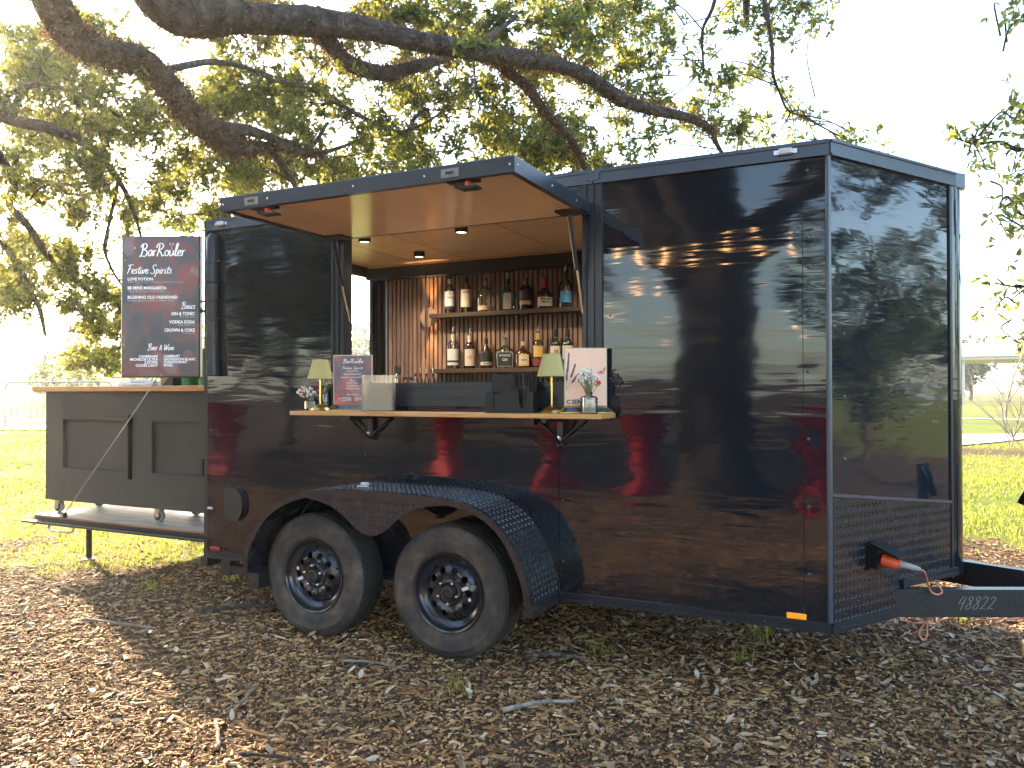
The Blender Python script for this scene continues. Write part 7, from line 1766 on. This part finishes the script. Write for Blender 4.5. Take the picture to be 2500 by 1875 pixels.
for l in sl:
    mb = MB(); P, rr = limb_tube(mb, l, 8, 0.02); mb.build('limb', M['bark'], side, True, off=SB); anch2 += [tuple(p) for p, r in zip(P, rr) if r < 0.08]
tw = MB()
ex2 = [(9.4 + random.gauss(0, 1.2), 5.2 + random.gauss(0, 1.3), 4.8 + random.gauss(0, 0.9), random.uniform(0.35, 0.6)) for _ in range(44)]
ex2 += [(random.uniform(8.2, 11.5), random.uniform(1.6, 4.4), random.uniform(2.6, 5.2), random.uniform(0.3, 0.5)) for _ in range(26)]
ex2 = [s for s in ex2 if s[0] - 0.62 * (s[1] - 4) > 6.9]
t1, d1 = sprays_to_tips(SIDE_SPRAYS, 120, anch2, tw, 0.25, 0.5); t2, d2 = sprays_to_tips(ex2, 34, anch2, tw)
tw.build('twigs', M['bark'], side, True, off=SB, kind='stuff')
leaf_mesh('crown', t1 - np.array(SB), d1, 6, 0.062, M['leaf'], side); leaf_mesh('crown', t2 - np.array(SB), d2, 7, 0.085, M['leaf'], side)

# trees of the park that close the view behind the camera (mirrored in the paint), plus a left row added for shade
def park_tree(x, y, h, r, label, nleaf=420, size=0.22, name='park_tree', m='far_leaf', low=0.35, group=None, rz=1.0, bark='bark'):
    z0 = float(terrain(x, y))
    t = thing(name, label, 'tree', (x, y, z0), 0, group)
    mb = MB(); limb_tube(mb, [(0, 0, -0.1, 0.05 * r + 0.05), (0.05, 0.02, h * 0.25, 0.035 * r + 0.04), (0.0, 0.1, h * 0.6, 0.03 * r), (0.1, 0, h * 0.95, 0.01)], 8)
    for k in range(7):
        a_ = random.uniform(0, 6.28); z = h * random.uniform(low * 0.7, 0.75)
        limb_tube(mb, [(0, 0, z, 0.02 * r), (0.4 * r * math.cos(a_), 0.4 * r * math.sin(a_), z + 0.12 * h, 0.014 * r), (0.85 * r * math.cos(a_), 0.85 * r * math.sin(a_), z + 0.2 * h, 0.004)], 5)
    mb.build('trunk', M[bark], t, True)
    if nleaf:
        k_ = 14; cc = rng.normal(0, 1, (k_, 3)); cc /= np.linalg.norm(cc, axis=1)[:, None]
        cz = h * (low + (1 - low) / 2); rzv = h * (1 - low) / 2 * rz
        cc = cc * np.array((r * 0.62, r * 0.62, rzv * 0.62)) * rng.uniform(0.5, 1.1, (k_, 1)) + np.array((0, 0, cz))
        idx = rng.integers(0, k_, nleaf); v = rng.normal(0, 1, (nleaf, 3)); v /= np.linalg.norm(v, axis=1)[:, None]
        tp_ = cc[idx] + v * (np.array((r, r, rzv)) * 0.40) * rng.uniform(0.5, 1.05, (nleaf, 1))
        leaf_mesh('crown', tp_, v, 7, size, M[m], t, 0.9, 0.5)
    return t
for (x, y, h, r, s) in ((-9.0, -16, 8.5, 3.4, 'left of the party tables'), (4.6, -21, 9.0, 3.4, 'right of the middle'), (12.0, -15, 8.0, 3.4, 'at the right end'), (-12.0, -3.6, 7.0, 3.0, 'added for shade nearest the sunny lawn'), (-11.5, -7.5, 7.5, 3.4, 'added for shade at the near left'), (-9.5, -11.5, 7.0, 3.0, 'added for shade at the mid left'), (-15, -11.5, 8.0, 3.6, 'added for shade behind the mid left one'), (17, -23, 11, 4.6, 'at the far right end')):  # the four left trees are unseen, added to shade the mirrored ground
    park_tree(x, y, h, r, 'dark leafy park tree behind the viewer, ' + s, 560, 0.30, low=0.18, group='park trees mirrored in the trailer')
for (x, y, h, r, s) in ((40, 17, 5.5, 3.4, 'nearest the side oak'), (48, 26, 6.5, 4.0, 'between the other two'), (44, 8, 6, 3.6, 'farthest from the side oak'), (15.5, 5.6, 4.6, 1.8, 'small one in front of the side oak'), (19.5, 10.2, 5.4, 2.3, 'second small one'), (25, 9.8, 5.8, 2.6, 'low bushy one behind the small pair')):
    park_tree(x, y, h, r, 'leafy park tree mirrored in the trailer nose, ' + s, 420, 0.16 if x < 30 else 0.26, low=0.08 if x < 30 else 0.35, group='park trees mirrored in the nose')

# ---- bare trees and shrubs in the distance
def bare_tree(x, y, h, label, spread=0.5, seed=1, stems=1, r0=None, group=None, name='bare_tree', bark='bark_pale', depth=4, lean=(0, 0)):
    z0 = float(terrain(x, y)); rr = random.Random(seed)
    t = thing(name, label, 'tree' if name == 'bare_tree' else 'shrub', (x, y, z0), 0, group)
    tr = MB(); br = MB()
    r0 = r0 or h * 0.014
    def grow(p, d_, l, r, lev):
        P = [p]; q = p.copy(); dd = d_.copy()
        for k in range(4):
            dd = (dd + Vector((rr.gauss(0, 0.13), rr.gauss(0, 0.13), rr.gauss(0.05, 0.08)))).normalized(); q = q + dd * l / 4; P.append(q.copy())
        (tr if lev == 0 else br).tube(P, [r * (1 - 0.5 * i / 4) for i in range(5)], 6 if lev < 2 else 4, cap=False)
        if lev >= depth: return
        for k in range(rr.randint(3, 5) if lev else rr.randint(6, 9)):
            i = rr.randint(1, 4); a_ = rr.uniform(0, 6.28)
            nd_ = (dd + Vector((math.cos(a_), math.sin(a_), rr.uniform(-0.1, 0.5))) * spread * (1.2 if lev == 0 else 1.0)).normalized()
            grow(P[i], nd_, l * rr.uniform(0.42, 0.62), r * 0.5, lev + 1)
    for s in range(stems):
        grow(Vector((rr.uniform(-0.05, 0.05) * stems, rr.uniform(-0.05, 0.05) * stems, -0.05)), Vector((lean[0] + (rr.uniform(-0.55, 0.55) if stems > 1 else 0), lean[1] + (rr.uniform(-0.4, 0.4) if stems > 1 else 0), 1)).normalized(), h * 0.6, r0, 0)
    tr.build('trunk', M[bark], t, True); br.build('branches', M[bark], t, True, kind='stuff')
    return t
bare_tree(-34.9, 21.9, 4.6, 'leafless young tree on the lawn beyond the barricade at left', 0.7, 3, group=None)
bare_tree(6.72, 18.1, 2.3, 'leafless many stemmed shrub in the mulch bed right of the trailer', 0.35, 5, 5, 0.016, name='bare_shrub', depth=2, lean=(-0.25, 0))
for k, (x, y, h, s) in enumerate(((9.2, 44, 4.8, 'nearest the trailer nose'), (11.2, 46, 5.0, 'in the middle of the row'), (13.8, 47, 4.6, 'at the right of the row'), (16.5, 50, 5.0, 'outermost of the row'))):
    bare_tree(x, y, h, 'leafless pale tree before the pavilion, ' + s, 0.6, 20 + k, group='bare trees before the pavilion', bark='bark_pale')
def bush(x, y, r, h, label, nl=260, size=0.09, m='far_leaf', group=None):
    t = thing('shrub', label, 'shrub', (x, y, float(terrain(x, y))), 0, group)
    mb = MB()
    for k in range(8):
        a_ = random.uniform(0, 6.28); limb_tube(mb, [(0.05 * math.cos(a_), 0.05 * math.sin(a_), -0.02, 0.015), (0.3 * r * math.cos(a_), 0.3 * r * math.sin(a_), h * 0.4, 0.01), (0.6 * r * math.cos(a_), 0.6 * r * math.sin(a_), h * 0.8, 0.004)], 5)
    mb.build('stems', M['bark'], t, True)
    v = rng.normal(0, 1, (nl, 3)); v /= np.linalg.norm(v, axis=1)[:, None]
    tp_ = v * np.array((r, r, h * 0.5)) * (rng.uniform(0.3, 1, (nl, 1)) ** 0.5) * (0.8 + 0.35 * vnoise(v[:, :1] * 3 + 7, v[:, 2:] * 3, 9)) + np.array((0, 0, h * 0.52))
    leaf_mesh('foliage', tp_, v, 6, size, M[m], t, 0.9, 0.45)
bush(-26.2, 17.2, 1.3, 1.9, 'round green shrub on the lawn left of the menu screen', 420, 0.12)
bush(-10.2, 6.6, 0.36, 0.95, 'small leafy shrub by the barricade beside the bar end', 150, 0.05)
bush(-22.5, 18.2, 1.2, 1.3, 'low green shrub seen just under the menu screen', 300, 0.12)
bush(-19.0, 16.2, 1.0, 1.1, 'low dark shrub behind the white towel', 260, 0.11)
for k, (x, y, h, r, s) in enumerate(((-92, 66, 7, 5, 'leftmost on the crest'), (-84, 74, 8, 5.5, 'second from left on the crest'), (-74, 80, 7.5, 5, 'third from left on the crest'), (-62, 86, 9, 6, 'fourth from left on the crest'), (-50, 92, 9, 6, 'rightmost on the crest'))):
    park_tree(x, y, h, r, 'hazy far tree on the hill, ' + s, 260, 0.55, 'far_tree', low=0.2, group='far trees on the hill')
for k, (x, y, h, r, s, lo) in enumerate(((14.5, 132, 10.5, 5.0, 'round far tree rising behind the pavilion roof by the trailer nose', 0.25), (28, 128, 14.5, 7.0, 'tall flat topped far pine behind the pavilion roof', 0.55), (22.5, 120, 8, 5.0, 'low bushy far tree behind the pavilion posts', 0.1), (11, 118, 7, 5, 'dark far tree left behind the pavilion posts', 0.1), (32, 116, 8, 6, 'wide far tree at the right end of the pavilion', 0.1))):
    park_tree(x, y, h, r, s, 420, 0.5, 'far_tree', low=lo, group=None)

# ---- pavilion with the long white roof edge
pvn = thing('pavilion', 'long low park pavilion with white roof fascia on the right', 'building', (20, 88, 0))
PO = (20, 88, 0)
MB().box(8.5, 84, 4.65, 60, 98, 5.95).build('roof', M['fascia'], pvn, off=PO)
MB().box(8.8, 84.3, 4.35, 59.7, 97.7, 4.6495).build('soffit', M['pavilion'], pvn, off=PO)
for x in (10, 16, 22, 28, 34): MB().box(x, 84.8, -0.1, x + 0.35, 85.15, 4.349).build('post', M['pavilion'], pvn, off=PO)
MB().box(26, 96, -0.1, 58, 96.3, 4.3).build('rear_wall', M['pavilion'], pvn, off=PO)

# ---- crowd barriers at the path
def barricade(p0, p1, label):
    a_ = Vector((p0[0], p0[1], float(terrain(*p0)) + 0.03)); b_ = Vector((p1[0], p1[1], float(terrain(*p1)) + 0.03))
    t = thing('crowd_barrier', label, 'barrier', a_, 0, 'steel crowd barriers by the path')
    b_ = b_ - a_; d_ = b_.normalized(); up = Vector((0, 0, 1)); L_ = b_.length
    q = lambda s, z: d_ * s + up * z
    MB().tube(catmull([q(0.0, 0.12), q(0.0, 0.5), q(0.0, 0.95), q(0.06, 1.06), q(0.16, 1.10), q(L_ / 2, 1.10), q(L_ - 0.16, 1.10), q(L_ - 0.06, 1.06), q(L_, 0.95), q(L_, 0.5), q(L_, 0.12)], 4), 0.02, 8).build('frame_tube', M['grey_metal'], t, True)
    MB().tube([q(0, 0.26), q(L_, 0.26)], 0.013, 8).build('bottom_rail', M['grey_metal'], t, True)
    n_ = int(L_ / 0.135)
    proto = MB().tube([(0, 0, 0.26), (0, 0, 1.09)], 0.008, 6).build('bar', M['grey_metal'], t, True); proto.location = q(L_ / n_, 0)
    for k in range(2, n_):
        c = proto.copy(); COL.objects.link(c); c.parent = t; c.location = q(L_ * k / n_, 0)
    s_ = Vector((-d_.y, d_.x, 0))
    for s in (0.0, L_):
        MB().tube(catmull([q(s, 0.0) + s_ * 0.30, q(s, 0.09) + s_ * 0.2, q(s, 0.16), q(s, 0.09) - s_ * 0.2, q(s, 0.0) - s_ * 0.30], 3), 0.016, 8).build('foot', M['grey_metal'], t, True)
barricade((-13.46, 6.95), (-11.35, 7.97), 'steel crowd barrier by the concrete path left of the bar')
barricade((-11.25, 8.02), (-9.15, 9.05), 'steel crowd barrier behind the bar top under the menu screen')

# ---- one parked car far off
cr = thing('parked_car', 'small blue car parked far off beyond the pavilion posts', 'car', (24.5, 104, 0.05), 0.2)
MB().prism([(-2.1, 0.35), (2.1, 0.35), (2.15, 0.8), (1.3, 0.95), (0.6, 1.42), (-0.9, 1.45), (-1.7, 0.98), (-2.1, 0.9)], lambda p, k: (p[0], -0.85 + 1.7 * k, p[1])).build('body', M['blue_car'], cr)
MB().prism([(1.1, 0.97), (0.55, 1.36), (-0.85, 1.38), (-1.45, 1.0)], lambda p, k: (p[0], -0.86 + 1.72 * k, p[1])).build('windows', M['dark_glass'], cr)
for x in (-1.35, 1.35):
    for y in (-0.87, 0.87): MB().lathe([(0.32, -0.1), (0.33, 0), (0.32, 0.1), (0.0, 0.1)], 18, (x, y, 0.32), Matrix.Rotation(R(90), 3, 'X')).build('wheel', M['rubber'], cr, 40)

# ------------------------------------------------------------------ thin warm haze in the evening air
m, nt, b = new_mat('evening haze')
nt.nodes.remove(b)
pv_ = nt.nodes.new('ShaderNodeVolumePrincipled')
pv_.inputs['Color'].default_value = (0.92, 0.97, 1.0, 1)
pv_.inputs['Density'].default_value = 0.0008
pv_.inputs['Anisotropy'].default_value = 0.7
nt.links.new(pv_.outputs[0], nt.nodes['Material Output'].inputs['Volume'])
hz_ = MB().box(-640, -640, -1.2, 640, 640, 18).build('haze', m, kind='stuff')
tag(hz_, 'thin pale evening haze in the air over the park', 'haze')
